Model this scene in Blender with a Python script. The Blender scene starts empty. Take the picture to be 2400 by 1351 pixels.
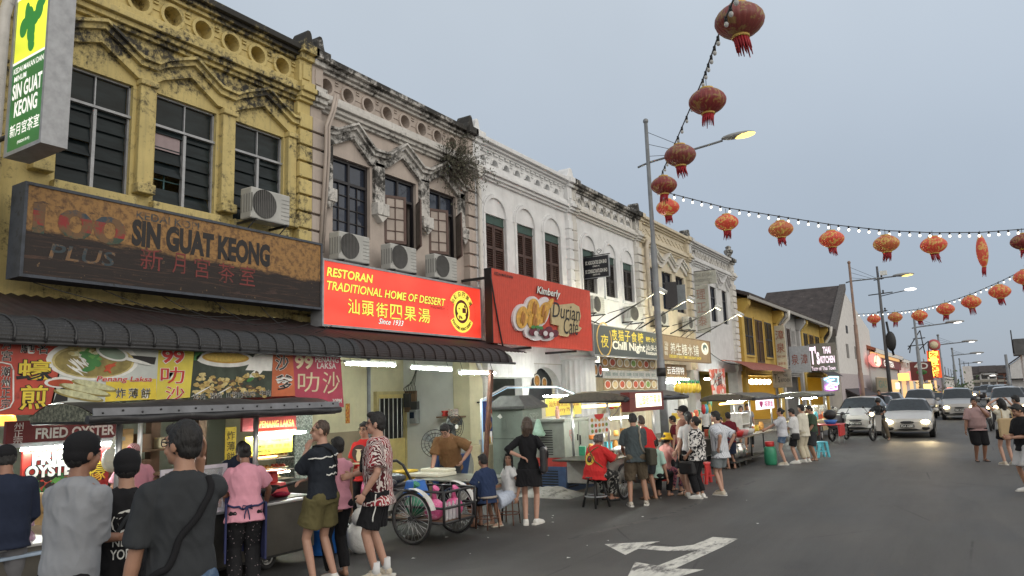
import bpy, bmesh, math, random
import numpy as np
from mathutils import Vector, Matrix, noise
from mathutils.bvhtree import BVHTree
R = math.radians
rnd = random.Random(11)
sc = bpy.context.scene
COL = sc.collection
# ---------------------------------------------------------------- camera
CR = np.array([[0.84284528, -0.1072008, -0.52737067], [0.53719167, 0.10895638, 0.83639322], [-0.03220163, -0.98824921, 0.14942074]])
CAMH = 2.0
cam = bpy.data.objects.new('camera', bpy.data.cameras.new('camera'))
COL.objects.link(cam)
cam.data.sensor_width = 36; cam.data.lens = 36*1708/2400; cam.data.clip_start = .05; cam.data.clip_end = 5000
M = Matrix(((CR[0][0], -CR[0][1], -CR[0][2], 0), (CR[1][0], -CR[1][1], -CR[1][2], 0), (CR[2][0], -CR[2][1], -CR[2][2], CAMH), (0, 0, 0, 1)))
cam.matrix_world = M
sc.camera = cam
# ---------------------------------------------------------------- sky, sun, exposure
SUN_EL, SUN_AZ = R(14), R(62)          # afterglow: soft light from over the roofs across the street (azimuth from +Y to +X)
wd = bpy.data.worlds.new('World'); sc.world = wd; wd.use_nodes = True
nt = wd.node_tree; nt.nodes.clear()
N = nt.nodes.new; L = nt.links.new
out = N('ShaderNodeOutputWorld')
sky = N('ShaderNodeTexSky'); sky.sky_type = 'NISHITA'; sky.sun_disc = False
sky.sun_elevation = SUN_EL; sky.sun_rotation = SUN_AZ; sky.air_density = 1.0; sky.dust_density = 1.5; sky.ozone_density = 2.0
b1 = N('ShaderNodeBackground'); b1.inputs[1].default_value = .015; L(sky.outputs[0], b1.inputs[0])
tc = N('ShaderNodeTexCoord'); sx = N('ShaderNodeSeparateXYZ'); L(tc.outputs['Generated'], sx.inputs[0])
cr = N('ShaderNodeValToRGB'); L(sx.outputs[2], cr.inputs[0])
for i, (p, c) in enumerate([(0.0, (.29, .34, .415)), (.18, (.345, .40, .475)), (.5, (.475, .53, .59)), (1.0, (.51, .56, .61))]):
 e = cr.color_ramp.elements[i] if i < 2 else cr.color_ramp.elements.new(p)
 e.position = p; e.color = (*c, 1)
# thin dusk cloud: slow, soft mottling
cn = N('ShaderNodeTexNoise'); cn.inputs['Scale'].default_value = 1.6; cn.inputs['Detail'].default_value = 4; L(tc.outputs['Generated'], cn.inputs['Vector'])
cm = N('ShaderNodeMapRange'); L(cn.outputs[0], cm.inputs[0]); cm.inputs[1].default_value = .3; cm.inputs[2].default_value = .7; cm.inputs[3].default_value = .93; cm.inputs[4].default_value = 1.07
# unseen sky behind the camera's right, brightened to light the facades
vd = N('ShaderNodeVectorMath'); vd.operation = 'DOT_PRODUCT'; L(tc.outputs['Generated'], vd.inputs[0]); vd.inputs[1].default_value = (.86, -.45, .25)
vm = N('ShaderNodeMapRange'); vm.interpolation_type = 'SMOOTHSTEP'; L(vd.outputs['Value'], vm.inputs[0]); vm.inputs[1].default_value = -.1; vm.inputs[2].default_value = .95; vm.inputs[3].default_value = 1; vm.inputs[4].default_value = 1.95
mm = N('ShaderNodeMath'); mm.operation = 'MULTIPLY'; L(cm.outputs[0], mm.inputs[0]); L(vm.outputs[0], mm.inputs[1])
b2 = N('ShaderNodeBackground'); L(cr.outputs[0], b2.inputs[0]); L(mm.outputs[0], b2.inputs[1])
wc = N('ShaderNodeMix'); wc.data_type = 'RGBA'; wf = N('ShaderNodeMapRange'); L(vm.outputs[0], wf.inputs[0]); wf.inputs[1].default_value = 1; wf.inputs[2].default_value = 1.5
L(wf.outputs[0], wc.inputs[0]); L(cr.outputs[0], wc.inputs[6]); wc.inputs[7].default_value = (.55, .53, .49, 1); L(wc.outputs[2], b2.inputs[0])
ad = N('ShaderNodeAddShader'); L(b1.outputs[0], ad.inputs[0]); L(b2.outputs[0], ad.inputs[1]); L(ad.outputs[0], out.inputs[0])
sl = bpy.data.lights.new('sun', 'SUN'); sl.energy = .55; sl.angle = R(40); sl.color = (1, .94, .86)
so = bpy.data.objects.new('sun', sl); COL.objects.link(so)
so.rotation_euler = Vector((.80, -.42, .42)).to_track_quat('Z', 'Y').to_euler()
sc.view_settings.view_transform = 'Standard'; sc.view_settings.look = 'None'; sc.view_settings.exposure = .12; sc.view_settings.gamma = 1
# ---------------------------------------------------------------- measuring helpers (photo pixel -> point on a known plane)
def ray(px, py):
 return CR @ np.array([px-1200, py-675.5, 1708.])
def fX(px, py, X):
 d = ray(px, py); t = X/d[0]; return (d[1]*t, d[2]*t+CAMH)
def gnd(px, py, z=0):
 d = ray(px, py); t = (z-CAMH)/d[2]; return (d[0]*t, d[1]*t)
def fY(px, py, Y):
 d = ray(px, py); t = Y/d[1]; return (d[0]*t, d[2]*t+CAMH)
# ---------------------------------------------------------------- materials
MATS = {}
def _principled(name):
 m = bpy.data.materials.new(name); m.use_nodes = True
 return m, m.node_tree, m.node_tree.nodes['Principled BSDF']
def mix(nt, fac, a, b, blend='MIX'):
 n = nt.nodes.new('ShaderNodeMix'); n.data_type = 'RGBA'; n.blend_type = blend
 for i, v in ((0, fac), (6, a), (7, b)):
  if hasattr(v, 'is_output'): nt.links.new(v, n.inputs[i])
  else: n.inputs[i].default_value = v if i == 0 else (*v[:3], 1)
 return n.outputs[2]
def noise_node(nt, scale, detail=5, rough=.6, stretch=(1, 1, 1), coord='Object', dist=0):
 tc = nt.nodes.new('ShaderNodeTexCoord'); mp = nt.nodes.new('ShaderNodeMapping')
 mp.inputs['Scale'].default_value = stretch
 nt.links.new(tc.outputs[coord], mp.inputs[0])
 n = nt.nodes.new('ShaderNodeTexNoise'); n.inputs['Scale'].default_value = scale; n.inputs['Detail'].default_value = detail
 n.inputs['Roughness'].default_value = rough; n.inputs['Distortion'].default_value = dist
 nt.links.new(mp.outputs[0], n.inputs['Vector'])
 return n.outputs[0]
def rng(nt, v, a, b, c=0, d=1, smooth=True):
 n = nt.nodes.new('ShaderNodeMapRange'); n.interpolation_type = 'SMOOTHSTEP' if smooth else 'LINEAR'
 nt.links.new(v, n.inputs[0])
 for i, x in enumerate((a, b, c, d)): n.inputs[i+1].default_value = x
 return n.outputs[0]
def math2(nt, op, a, b):
 n = nt.nodes.new('ShaderNodeMath'); n.operation = op
 for i, v in enumerate((a, b)):
  if hasattr(v, 'is_output'): nt.links.new(v, n.inputs[i])
  else: n.inputs[i].default_value = v
 return n.outputs[0]
def mat(name, col=(.5, .5, .5), rough=.6, metal=0, var=.15, scale=7, dirt=None, bump=0, bscale=40, stretch=(1, 1, 1), coat=0, emit=None, es=1, alpha=1, trans=0, spec=.5):
 """procedural paint / cloth / metal: base colour with soft variation, an optional second stain colour and fine bump"""
 if name in MATS: return MATS[name]
 m, nt, b = _principled(name)
 lk = nt.links.new
 n = noise_node(nt, scale, 6, .6, stretch)
 f = rng(nt, n, .3, .7, 1-var, 1+var, False)
 mu = nt.nodes.new('ShaderNodeVectorMath'); mu.operation = 'SCALE'; mu.inputs[0].default_value = col; lk(f, mu.inputs['Scale'])
 c = mu.outputs[0]
 if dirt:
  d = rng(nt, noise_node(nt, dirt[2], 8, .7, stretch), 1-dirt[1]-.08, 1-dirt[1]+.08)
  c = mix(nt, d, c, dirt[0])
 lk(c, b.inputs['Base Color'])
 b.inputs['Roughness'].default_value = rough; b.inputs['Metallic'].default_value = metal
 b.inputs['Specular IOR Level'].default_value = spec
 if coat: b.inputs['Coat Weight'].default_value = coat; b.inputs['Coat Roughness'].default_value = .06
 if alpha < 1: b.inputs['Alpha'].default_value = alpha
 if trans: b.inputs['Transmission Weight'].default_value = trans
 if bump:
  bp = nt.nodes.new('ShaderNodeBump'); bp.inputs['Strength'].default_value = bump; bp.inputs['Distance'].default_value = .02
  lk(noise_node(nt, bscale, 4, .6, stretch), bp.inputs['Height']); lk(bp.outputs[0], b.inputs['Normal'])
 if emit:
  b.inputs['Emission Color'].default_value = (*emit, 1); b.inputs['Emission Strength'].default_value = es
 MATS[name] = m
 return m
def glow(name, col, es, base=None):
 return mat(name, base or tuple(x*.6 for x in col), .5, emit=col, es=es, var=.03)
def wallmat(name, col, dark=(.035, .033, .03), amt=.3, zr=((0, 0), (10, 0)), grey=(.33, .32, .3), streak=.25, fine=.5):
 """painted lime plaster: peeled grey patches, black mould that is densest in the height bands of zr, rain streaks"""
 if name in MATS: return MATS[name]
 m, nt, b = _principled(name); lk = nt.links.new
 tcn = nt.nodes.new('ShaderNodeTexCoord'); s = nt.nodes.new('ShaderNodeSeparateXYZ'); lk(tcn.outputs['Object'], s.inputs[0])
 zn = rng(nt, s.outputs[2], 0, 10, 0, 1, False)
 cr = nt.nodes.new('ShaderNodeValToRGB'); lk(zn, cr.inputs[0])
 els = cr.color_ramp.elements
 while len(els) < len(zr): els.new(.5)
 for e, (z, v) in zip(els, zr): e.position = z/10; e.color = (v, v, v, 1)
 big = noise_node(nt, 1.3, 8, .72, (1, 1, 1), dist=.4)
 fin = noise_node(nt, 9, 8, .8)
 st = noise_node(nt, 3.2, 6, .7, (1, 4.5, .22))
 v = math2(nt, 'ADD', math2(nt, 'MULTIPLY', big, 1-fine), math2(nt, 'MULTIPLY', fin, fine))
 v = math2(nt, 'ADD', v, math2(nt, 'MULTIPLY', cr.outputs[0], 1.0))
 mask = rng(nt, v, 1.02-amt, 1.14-amt)
 soft = rng(nt, math2(nt, 'ADD', st, math2(nt, 'MULTIPLY', cr.outputs[0], .5)), .5, .95, 0, streak)
 tone = rng(nt, noise_node(nt, 2.2, 5, .6), .3, .7, .88, 1.08, False)
 mu = nt.nodes.new('ShaderNodeVectorMath'); mu.operation = 'SCALE'; mu.inputs[0].default_value = col; lk(tone, mu.inputs['Scale'])
 peel = rng(nt, noise_node(nt, 2.6, 8, .75, (1, 1, .6)), .64, .68, 0, .75 if amt > .2 else .25)
 c = mix(nt, peel, mu.outputs[0], grey)
 c = mix(nt, soft, c, tuple(x*.35 for x in grey))
 c = mix(nt, mask, c, dark)
 lk(c, b.inputs['Base Color']); b.inputs['Roughness'].default_value = .85
 bp = nt.nodes.new('ShaderNodeBump'); bp.inputs['Strength'].default_value = .35; bp.inputs['Distance'].default_value = .02
 lk(math2(nt, 'ADD', fin, math2(nt, 'MULTIPLY', peel, -.4)), bp.inputs['Height']); lk(bp.outputs[0], b.inputs['Normal'])
 MATS[name] = m
 return m
# ---------------------------------------------------------------- mesh builder
class MB:
 def __init__(s): s.V = []; s.F = []; s.I = []; s.S = []
 def add(s, vs, fs, m=0, sm=False):
  k = len(s.V); s.V += [tuple(v) for v in vs]
  for f in fs: s.F.append([i+k for i in f]); s.I.append(m); s.S.append(sm)
  return s
 def box(s, x0, x1, y0, y1, z0, z1, m=0):
  v = [(x, y, z) for x in (x0, x1) for y in (y0, y1) for z in (z0, z1)]
  return s.add(v, [(0, 1, 3, 2), (4, 6, 7, 5), (0, 4, 5, 1), (2, 3, 7, 6), (0, 2, 6, 4), (1, 5, 7, 3)], m)
 def obox(s, c, d, rx=0, ry=0, rz=0, m=0):
  from mathutils import Euler
  e = Euler((rx, ry, rz)).to_matrix()
  v = [Vector(c)+e @ Vector((x*d[0]/2, y*d[1]/2, z*d[2]/2)) for x in (-1, 1) for y in (-1, 1) for z in (-1, 1)]
  return s.add(v, [(0, 1, 3, 2), (4, 6, 7, 5), (0, 4, 5, 1), (2, 3, 7, 6), (0, 2, 6, 4), (1, 5, 7, 3)], m)
 def tube(s, a, b, r, r2=None, n=8, m=0, sm=True):
  return s.path([a, b], [r, r if r2 is None else r2], n, m, sm)
 def path(s, pts, r, n=6, m=0, sm=True, closed=False):
  P = [Vector(p) for p in pts]; k = len(P)
  rr = r if isinstance(r, (list, tuple)) else [r]*k
  base = len(s.V); up = None
  for i, p in enumerate(P):
   if closed: t = P[(i+1) % k]-P[i-1]
   else: t = P[min(i+1, k-1)]-P[max(i-1, 0)]
   t = t.normalized() if t.length > 1e-9 else Vector((0, 0, 1))
   if up is None: up = Vector((0, 0, 1)) if abs(t.z) < .9 else Vector((1, 0, 0))
   up = (up-t*up.dot(t)); up = up.normalized() if up.length > 1e-6 else t.orthogonal().normalized()
   sd = t.cross(up)
   for j in range(n):
    a = 2*math.pi*j/n; s.V.append(tuple(p+(up*math.cos(a)+sd*math.sin(a))*rr[i]))
  for i in range(k if closed else k-1):
   q = (i+1) % k
   for j in range(n):
    s.F.append([base+i*n+j, base+i*n+(j+1) % n, base+q*n+(j+1) % n, base+q*n+j]); s.I.append(m); s.S.append(sm)
  if not closed:
   s.F.append([base+j for j in range(n)][::-1]); s.F.append([base+(k-1)*n+j for j in range(n)])
   s.I += [m, m]; s.S += [False, False]
  return s
 def lathe(s, prof, c=(0, 0, 0), n=16, m=0, sm=True, ax='z', caps=True):
  b = len(s.V); k = len(prof)
  for r, z in prof:
   for j in range(n):
    a = 2*math.pi*j/n; x, y = r*math.cos(a), r*math.sin(a)
    v = (x, y, z) if ax == 'z' else ((z, x, y) if ax == 'x' else (y, z, x))
    s.V.append((v[0]+c[0], v[1]+c[1], v[2]+c[2]))
  for i in range(k-1):
   for j in range(n):
    s.F.append([b+i*n+j, b+i*n+(j+1) % n, b+(i+1)*n+(j+1) % n, b+(i+1)*n+j]); s.I.append(m); s.S.append(sm)
  if caps:
   s.F.append([b+j for j in range(n)][::-1]); s.F.append([b+(k-1)*n+j for j in range(n)]); s.I += [m, m]; s.S += [False, False]
  return s
 def ell(s, c, r, n=12, k=8, m=0, rot=None):
  r = r if isinstance(r, (tuple, list)) else (r, r, r)
  vs = []
  for i in range(k+1):
   t = math.pi*i/k
   for j in range(n):
    a = 2*math.pi*j/n
    v = Vector((r[0]*math.sin(t)*math.cos(a), r[1]*math.sin(t)*math.sin(a), -r[2]*math.cos(t)))
    if rot is not None: v = rot @ v
    vs.append(v+Vector(c))
  fs = [(i*n+j, i*n+(j+1) % n, (i+1)*n+(j+1) % n, (i+1)*n+j) for i in range(k) for j in range(n)]
  return s.add(vs, fs, m, True)
 def prism(s, poly, a, b, ax='x', m=0, sm=False):
  k = len(poly)
  f = {'x': lambda p, q: (q, p[0], p[1]), 'y': lambda p, q: (p[0], q, p[1]), 'z': lambda p, q: (p[0], p[1], q)}[ax]
  vs = [f(p, a) for p in poly]+[f(p, b) for p in poly]
  s.add(vs, [list(range(k))[::-1], list(range(k, 2*k))], m)
  i0 = len(s.V)-2*k
  for i in range(k):
   s.F.append([i0+i, i0+(i+1) % k, i0+k+(i+1) % k, i0+k+i]); s.I.append(m); s.S.append(sm)
  return s
 def band(s, pts, h, x0, x1, m=0):
  """moulding strip following a (y,z) polyline, h tall, from x0 to x1"""
  for (ya, za), (yb, zb) in zip(pts, pts[1:]):
   s.prism([(ya, za), (yb, zb), (yb, zb+h), (ya, za+h)], x0, x1, 'x', m)
  return s
 def grid(s, fn, nu, nv, m=0, sm=True, cu=False):
  b = len(s.V)
  for i in range(nu+1):
   for j in range(nv+1): s.V.append(tuple(fn(i/nu, j/nv)))
  for i in range(nu):
   for j in range(nv):
    a = b+i*(nv+1)+j; s.F.append([a, a+1, a+nv+2, a+nv+1]); s.I.append(m); s.S.append(sm)
  return s
 def build(s, name, mats, bevel=0, recalc=True, xf=None):
  me = bpy.data.meshes.new(name)
  V = s.V if xf is None else [tuple(xf @ Vector(v)) for v in s.V]
  me.from_pydata(V, [], s.F)
  for mt in (mats if isinstance(mats, (list, tuple)) else [mats]): me.materials.append(mt)
  me.polygons.foreach_set('material_index', s.I); me.polygons.foreach_set('use_smooth', s.S)
  if bevel or recalc:
   bm = bmesh.new(); bm.from_mesh(me)
   if recalc: bmesh.ops.recalc_face_normals(bm, faces=bm.faces)
   if bevel:
    es = [e for e in bm.edges if len(e.link_faces) == 2 and e.calc_face_angle(0) > .5]
    bmesh.ops.bevel(bm, geom=es, offset=bevel, segments=2, affect='EDGES', profile=.5, clamp_overlap=True)
   bm.to_mesh(me); bm.free()
  me.update()
  return me
XF = {}
def _tag(o, label, cat, group=None, kind=None):
 if label: o['label'] = label
 if cat: o['category'] = cat
 if group: o['group'] = group
 if kind: o['kind'] = kind
 return o
def thing(name, label, cat, loc=(0, 0, 0), rz=0, group=None):
 o = bpy.data.objects.new(name, None); COL.objects.link(o); o.empty_display_size = .2
 o.location = loc; o.rotation_euler = (0, 0, rz)
 XF[o.name] = Matrix.Translation(loc) @ Matrix.Rotation(rz, 4, 'Z')
 return _tag(o, label, cat, group)
def root_of(o):
 while o.parent: o = o.parent
 return o
def part(par, name, mb, mats, world=False, label=None, bevel=0, kind=None):
 xf = XF[root_of(par).name].inverted() if world else None
 me = mb.build(name, mats, bevel, True, xf) if isinstance(mb, MB) else mb
 if not len(me.materials): me.materials.append(mats)
 o = bpy.data.objects.new(name, me); COL.objects.link(o); o.parent = par
 return _tag(o, label, None, None, kind)
def solo(name, label, cat, mb, mats, loc=(0, 0, 0), rz=0, group=None, kind=None, bevel=0, world=True):
 mx = Matrix.Translation(loc) @ Matrix.Rotation(rz, 4, 'Z')
 me = mb.build(name, mats, bevel, True, mx.inverted() if world else None)
 o = bpy.data.objects.new(name, me); COL.objects.link(o); o.location = loc; o.rotation_euler = (0, 0, rz)
 XF[o.name] = mx
 return _tag(o, label, cat, group, kind)
def setting(name, mb, mats, kind='structure'):
 o = bpy.data.objects.new(name, mb.build(name, mats)); COL.objects.link(o); o['kind'] = kind
 return o
def dup(o, loc, rz=0, label=None, scale=1):
 """copy of a thing with its parts and sub-parts (mesh data shared)"""
 r = o.copy(); COL.objects.link(r); r.location = loc; r.rotation_euler = (0, 0, rz); r.scale = (scale,)*3
 XF[r.name] = Matrix.Translation(loc) @ Matrix.Rotation(rz, 4, 'Z')
 if label: r['label'] = label
 for ch in list(o.children):
  c = ch.copy(); COL.objects.link(c); c.parent = r
  for g in list(ch.children):
   d = g.copy(); COL.objects.link(d); d.parent = c
 return r
# ---------------------------------------------------------------- scratch scene for evaluating text and remeshed bodies
TS = bpy.data.scenes.new('scratch'); TV = TS.view_layers[0]
def evaluate(ob):
 TS.collection.objects.link(ob)
 with bpy.context.temp_override(scene=TS, view_layer=TV):
  dg = bpy.context.evaluated_depsgraph_get(); dg.update()
 me = bpy.data.meshes.new_from_object(ob.evaluated_get(dg), depsgraph=dg)
 d = ob.data; TS.collection.objects.unlink(ob); bpy.data.objects.remove(ob)
 (bpy.data.curves if isinstance(d, bpy.types.Curve) else bpy.data.meshes).remove(d)
 return me
TXT = {}
def text_geo(body, off=0, shear=0, space=1.0, line=1.0):
 k = (body, off, shear, space, line)
 if k not in TXT:
  cu = bpy.data.curves.new('t', 'FONT'); cu.body = body; cu.size = 1; cu.offset = off; cu.shear = shear
  cu.align_x = 'CENTER'; cu.space_character = space; cu.space_line = line; cu.resolution_u = 3; cu.fill_mode = 'FRONT'
  me = evaluate(bpy.data.objects.new('t', cu))
  V = np.array([v.co[:2] for v in me.vertices]) if len(me.vertices) else np.zeros((1, 2))
  TXT[k] = (V, [tuple(p.vertices) for p in me.polygons]); bpy.data.meshes.remove(me)
 return TXT[k]
def lettering(mb, body, o, u, v, w=None, h=None, off=0, lift=.004, shear=0, m=0, space=1.0, ref=None, line=1.0, warp=None):
 """text centred at o in the plane (u right, v up), fitted to w x h metres; ref = offset whose box is fitted (keeps outlines aligned)"""
 V, F = text_geo(body, off, shear, space, line)
 B = text_geo(body, 0, shear, space, line)[0]
 lo, hi = B.min(0), B.max(0); c = (lo+hi)/2; d = np.maximum(hi-lo, 1e-3)
 sx = w/d[0] if w else h/d[1]; sy = h/d[1] if h else sx
 u = Vector(u).normalized(); v = Vector(v).normalized(); n = u.cross(v)
 P = []
 for a, b in (V-c):
  a, b = a*sx, b*sy
  if warp: a, b = warp(a, b)
  P.append(Vector(o)+u*a+v*b+n*lift)
 return mb.add(P, F, m)
def words(par, name, items, mats, world=True, label=None):
 """one lettering part made of several text runs: (body, o, u, v, w, h, dict)"""
 mb = MB()
 for it in items:
  kw = it[6] if len(it) > 6 else {}
  lettering(mb, *it[:6], **kw)
 return part(par, name, mb, mats, world, label) if mb.F else None
Uy, Uz, Ux, Uny = (0, 1, 0), (0, 0, 1), (1, 0, 0), (0, -1, 0)
# ================================================================ GROUND
def asphalt():
 m, nt, b = _principled('asphalt'); lk = nt.links.new
 n1 = noise_node(nt, 55, 3, .8); n2 = noise_node(nt, .35, 6, .65); n3 = noise_node(nt, .9, 6, .65, (1.5, .16, 1))
 v = math2(nt, 'ADD', rng(nt, n1, .3, .72, .7, 1.35, False), rng(nt, n2, .3, .7, -.3, .3, False))
 v = math2(nt, 'ADD', v, rng(nt, n3, .35, .7, -.22, .22, False))
 mu = nt.nodes.new('ShaderNodeVectorMath'); mu.operation = 'SCALE'; mu.inputs[0].default_value = (.075, .071, .066); lk(v, mu.inputs['Scale'])
 chips = rng(nt, noise_node(nt, 130, 2, .5), .68, .73)
 c = mix(nt, math2(nt, 'MULTIPLY', chips, .5), mu.outputs[0], (.3, .28, .25))
 oil = rng(nt, noise_node(nt, .8, 5, .55, (1, .5, 1)), .6, .72, 0, .5)
 c = mix(nt, oil, c, (.035, .033, .031))
 # greasy ground where the stalls stand each night, and long cracks
 tx = nt.nodes.new('ShaderNodeTexCoord'); sx = nt.nodes.new('ShaderNodeSeparateXYZ'); lk(tx.outputs['Object'], sx.inputs[0])
 gr = rng(nt, math2(nt, 'ADD', sx.outputs[0], math2(nt, 'MULTIPLY', noise_node(nt, .55, 5, .6), 4)), -4.2, -1.2, .6, 0)
 c = mix(nt, gr, c, (.032, .03, .028))
 vo = nt.nodes.new('ShaderNodeTexVoronoi'); vo.feature = 'DISTANCE_TO_EDGE'; vo.inputs['Scale'].default_value = .33
 wv = nt.nodes.new('ShaderNodeVectorMath'); wv.operation = 'MULTIPLY_ADD'; lk(tx.outputs['Object'], wv.inputs[0]); wv.inputs[1].default_value = (1, .7, 1)
 nw = nt.nodes.new('ShaderNodeTexNoise'); nw.inputs['Scale'].default_value = 1.1; nw.inputs['Detail'].default_value = 6; lk(nw.outputs['Color'], wv.inputs[2]); lk(wv.outputs[0], vo.inputs['Vector'])
 crk = math2(nt, 'MULTIPLY', rng(nt, vo.outputs['Distance'], .0, .007, .7, 0), rng(nt, n2, .48, .6))
 c = mix(nt, crk, c, (.018, .017, .016))
 ptc = rng(nt, noise_node(nt, .22, 2, .4, (1.4, .5, 1)), .56, .575, 0, .28)
 c = mix(nt, ptc, c, (.115, .108, .098))
 lk(c, b.inputs['Base Color'])
 lk(rng(nt, n2, .3, .7, .55, .8, False), b.inputs['Roughness'])
 bp = nt.nodes.new('ShaderNodeBump'); bp.inputs['Strength'].default_value = .6; bp.inputs['Distance'].default_value = .008
 lk(n1, bp.inputs['Height']); lk(bp.outputs[0], b.inputs['Normal'])
 return m
M_ASPH = asphalt()
M_EARTH = mat('ground_earth', (.1, .1, .09), .9, var=.3, scale=.05)
M_PAVE = mat('pavement_concrete', (.2, .19, .175), .85, var=.25, scale=1.2, dirt=((.06, .055, .05), .45, 1.5), bump=.3)
M_CONC = mat('rough_concrete', (.3, .29, .27), .9, var=.25, scale=3, dirt=((.1, .1, .09), .4, 4), bump=.5)
M_WMARK = mat('road_paint', (.62, .6, .54), .7, var=.18, scale=14, dirt=((.11, .1, .095), .44, 6), stretch=(1, .35, 1))
g = MB().box(-2500, 2500, -2500, 2500, -.3, -.02); setting('ground', g, M_EARTH)
g = MB()
g.add([(-9.05, -30, 0), (14, -30, 0), (14, 640, 0), (-9.05, 640, 0)], [(0, 1, 2, 3)]); setting('road', g, M_ASPH)
g = MB()
for y in range(-20, 64, 2):
 g.box(-13.3, -9.05, y, y+1.985, -.02, .13+.004*math.sin(y*7))
 g.box(-9.2, -9.0, y, y+1.99, -.02, .15)
setting('pavement', g, M_PAVE)
def arrow(pts):
 g = MB(); P = [gnd(*p) for p in pts]
 g.add([(x, y, .004) for x, y in P], [list(range(len(P)))]); return g
setting('road_arrow', arrow([(1417, 1276.5), (1547.5, 1269.7), (1512, 1279.5), (1580, 1283), (1625, 1278), (1671, 1259.5), (1730, 1264), (1694, 1283), (1582, 1334), (1650.6, 1336), (1452, 1392), (1488, 1318), (1541, 1327), (1634, 1291), (1565, 1293), (1497, 1287), (1466, 1302)]), M_WMARK)
# an old trench seam along the road
g = MB()
g.add([(*gnd(x, y), .003) for x, y in ((1330, 1262), (1334, 1266), (1560, 1212), (1790, 1122), (1786, 1120), (1556, 1208))], [(0, 1, 2, 5), (5, 2, 3, 4)])
setting('road_seam', g, mat('seam_tar', (.13, .12, .11), .8, var=.4, scale=3, dirt=((.05, .05, .05), .5, 3)))
# ================================================================ SHOPHOUSES (one storey arcade, upper floor, moulded parapet)
FX = -11.0
M_TILE = mat('roof_tile', (.2, .1, .075), .85, var=.4, scale=8, dirt=((.05, .045, .04), .5, 3), bump=.6, bscale=16)
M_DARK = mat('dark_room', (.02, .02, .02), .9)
M_GLASSN = mat('window_glass_night', (.028, .036, .044), .12, var=.4, scale=2, spec=.6)
M_GLASSB = mat('window_glass_blue', (.022, .03, .05), .08, var=.3, scale=2, spec=.7)
M_ALU = mat('grey_aluminium', (.34, .35, .37), .45, .3, var=.2)
M_BROWN = mat('brown_shutter', (.07, .038, .03), .6, var=.25, scale=9)
M_BLACKW = mat('dark_shutter', (.035, .032, .032), .6, var=.3)
M_GREENW = mat('green_transom', (.03, .07, .055), .5, var=.3)
zb = ((0, .25), (3.3, .12), (5.4, .1), (7.35, .12), (7.75, .2), (8.3, .14), (8.55, .07), (8.85, .14), (9.1, .3), (9.6, .36))
WY = wallmat('yellow_plaster', (.58, .47, .2), amt=.40, zr=zb, streak=.5)
WYP = wallmat('yellow_plaster_pilaster', (.58, .47, .2), amt=.385, zr=((0, .12), (4, .14), (7.3, .14), (8, .05), (9, .12), (9.5, .3)), streak=.4)
zp = ((0, .2), (4, .05), (7.2, .0), (7.5, .05), (8.0, .02), (8.6, .0), (8.9, .1), (9.15, .24))
WP = wallmat('pink_plaster', (.46, .395, .35), amt=.22, zr=zp, streak=.5)
WPT = wallmat('white_trim_mouldy', (.6, .58, .55), amt=.35, zr=((0, .1), (5.5, .15), (7, .25), (7.9, .22), (8.3, .12), (8.9, .18), (9.15, .3)), streak=.5)
WW = wallmat('white_plaster', (.73, .735, .74), amt=.12, zr=((0, .12), (4, .04), (7.9, .0), (8.3, .06), (9.1, .08)), streak=.36)
WWD = wallmat('white_plaster_mouldy', (.64, .62, .58), amt=.32, zr=((0, .1), (8.2, .1), (8.6, .2), (9.1, .3)), streak=.55)
WC = wallmat('cream_plaster', (.62, .55, .42), amt=.2, zr=((0, .15), (7, .05), (8, .12), (9, .18)), streak=.5)
WG = wallmat('grey_white_plaster', (.6, .6, .6), amt=.28, zr=((0, .12), (7, .08), (8.3, .16), (9, .2)), streak=.5)
def wall_holes(mb, X, y0, y1, z0, z1, holes, depth=.28, m=0):
 ys = sorted({y0, y1, *[h[0] for h in holes], *[h[1] for h in holes]}); zs = sorted({z0, z1, *[h[2] for h in holes], *[h[3] for h in holes]})
 for a, b in zip(ys, ys[1:]):
  for c, d in zip(zs, zs[1:]):
   yc, zc = (a+b)/2, (c+d)/2
   if any(h[0] < yc < h[1] and h[2] < zc < h[3] for h in holes): continue
   mb.add([(X, a, c), (X, b, c), (X, b, d), (X, a, d)], [(0, 1, 2, 3)], m)
 for a, b, c, d in holes:
  for p, q in (((a, c), (b, c)), ((b, c), (b, d)), ((b, d), (a, d)), ((a, d), (a, c))):
   mb.add([(X, *p), (X, *q), (X-depth, *q), (X-depth, *p)], [(0, 1, 2, 3)], m)
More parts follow.
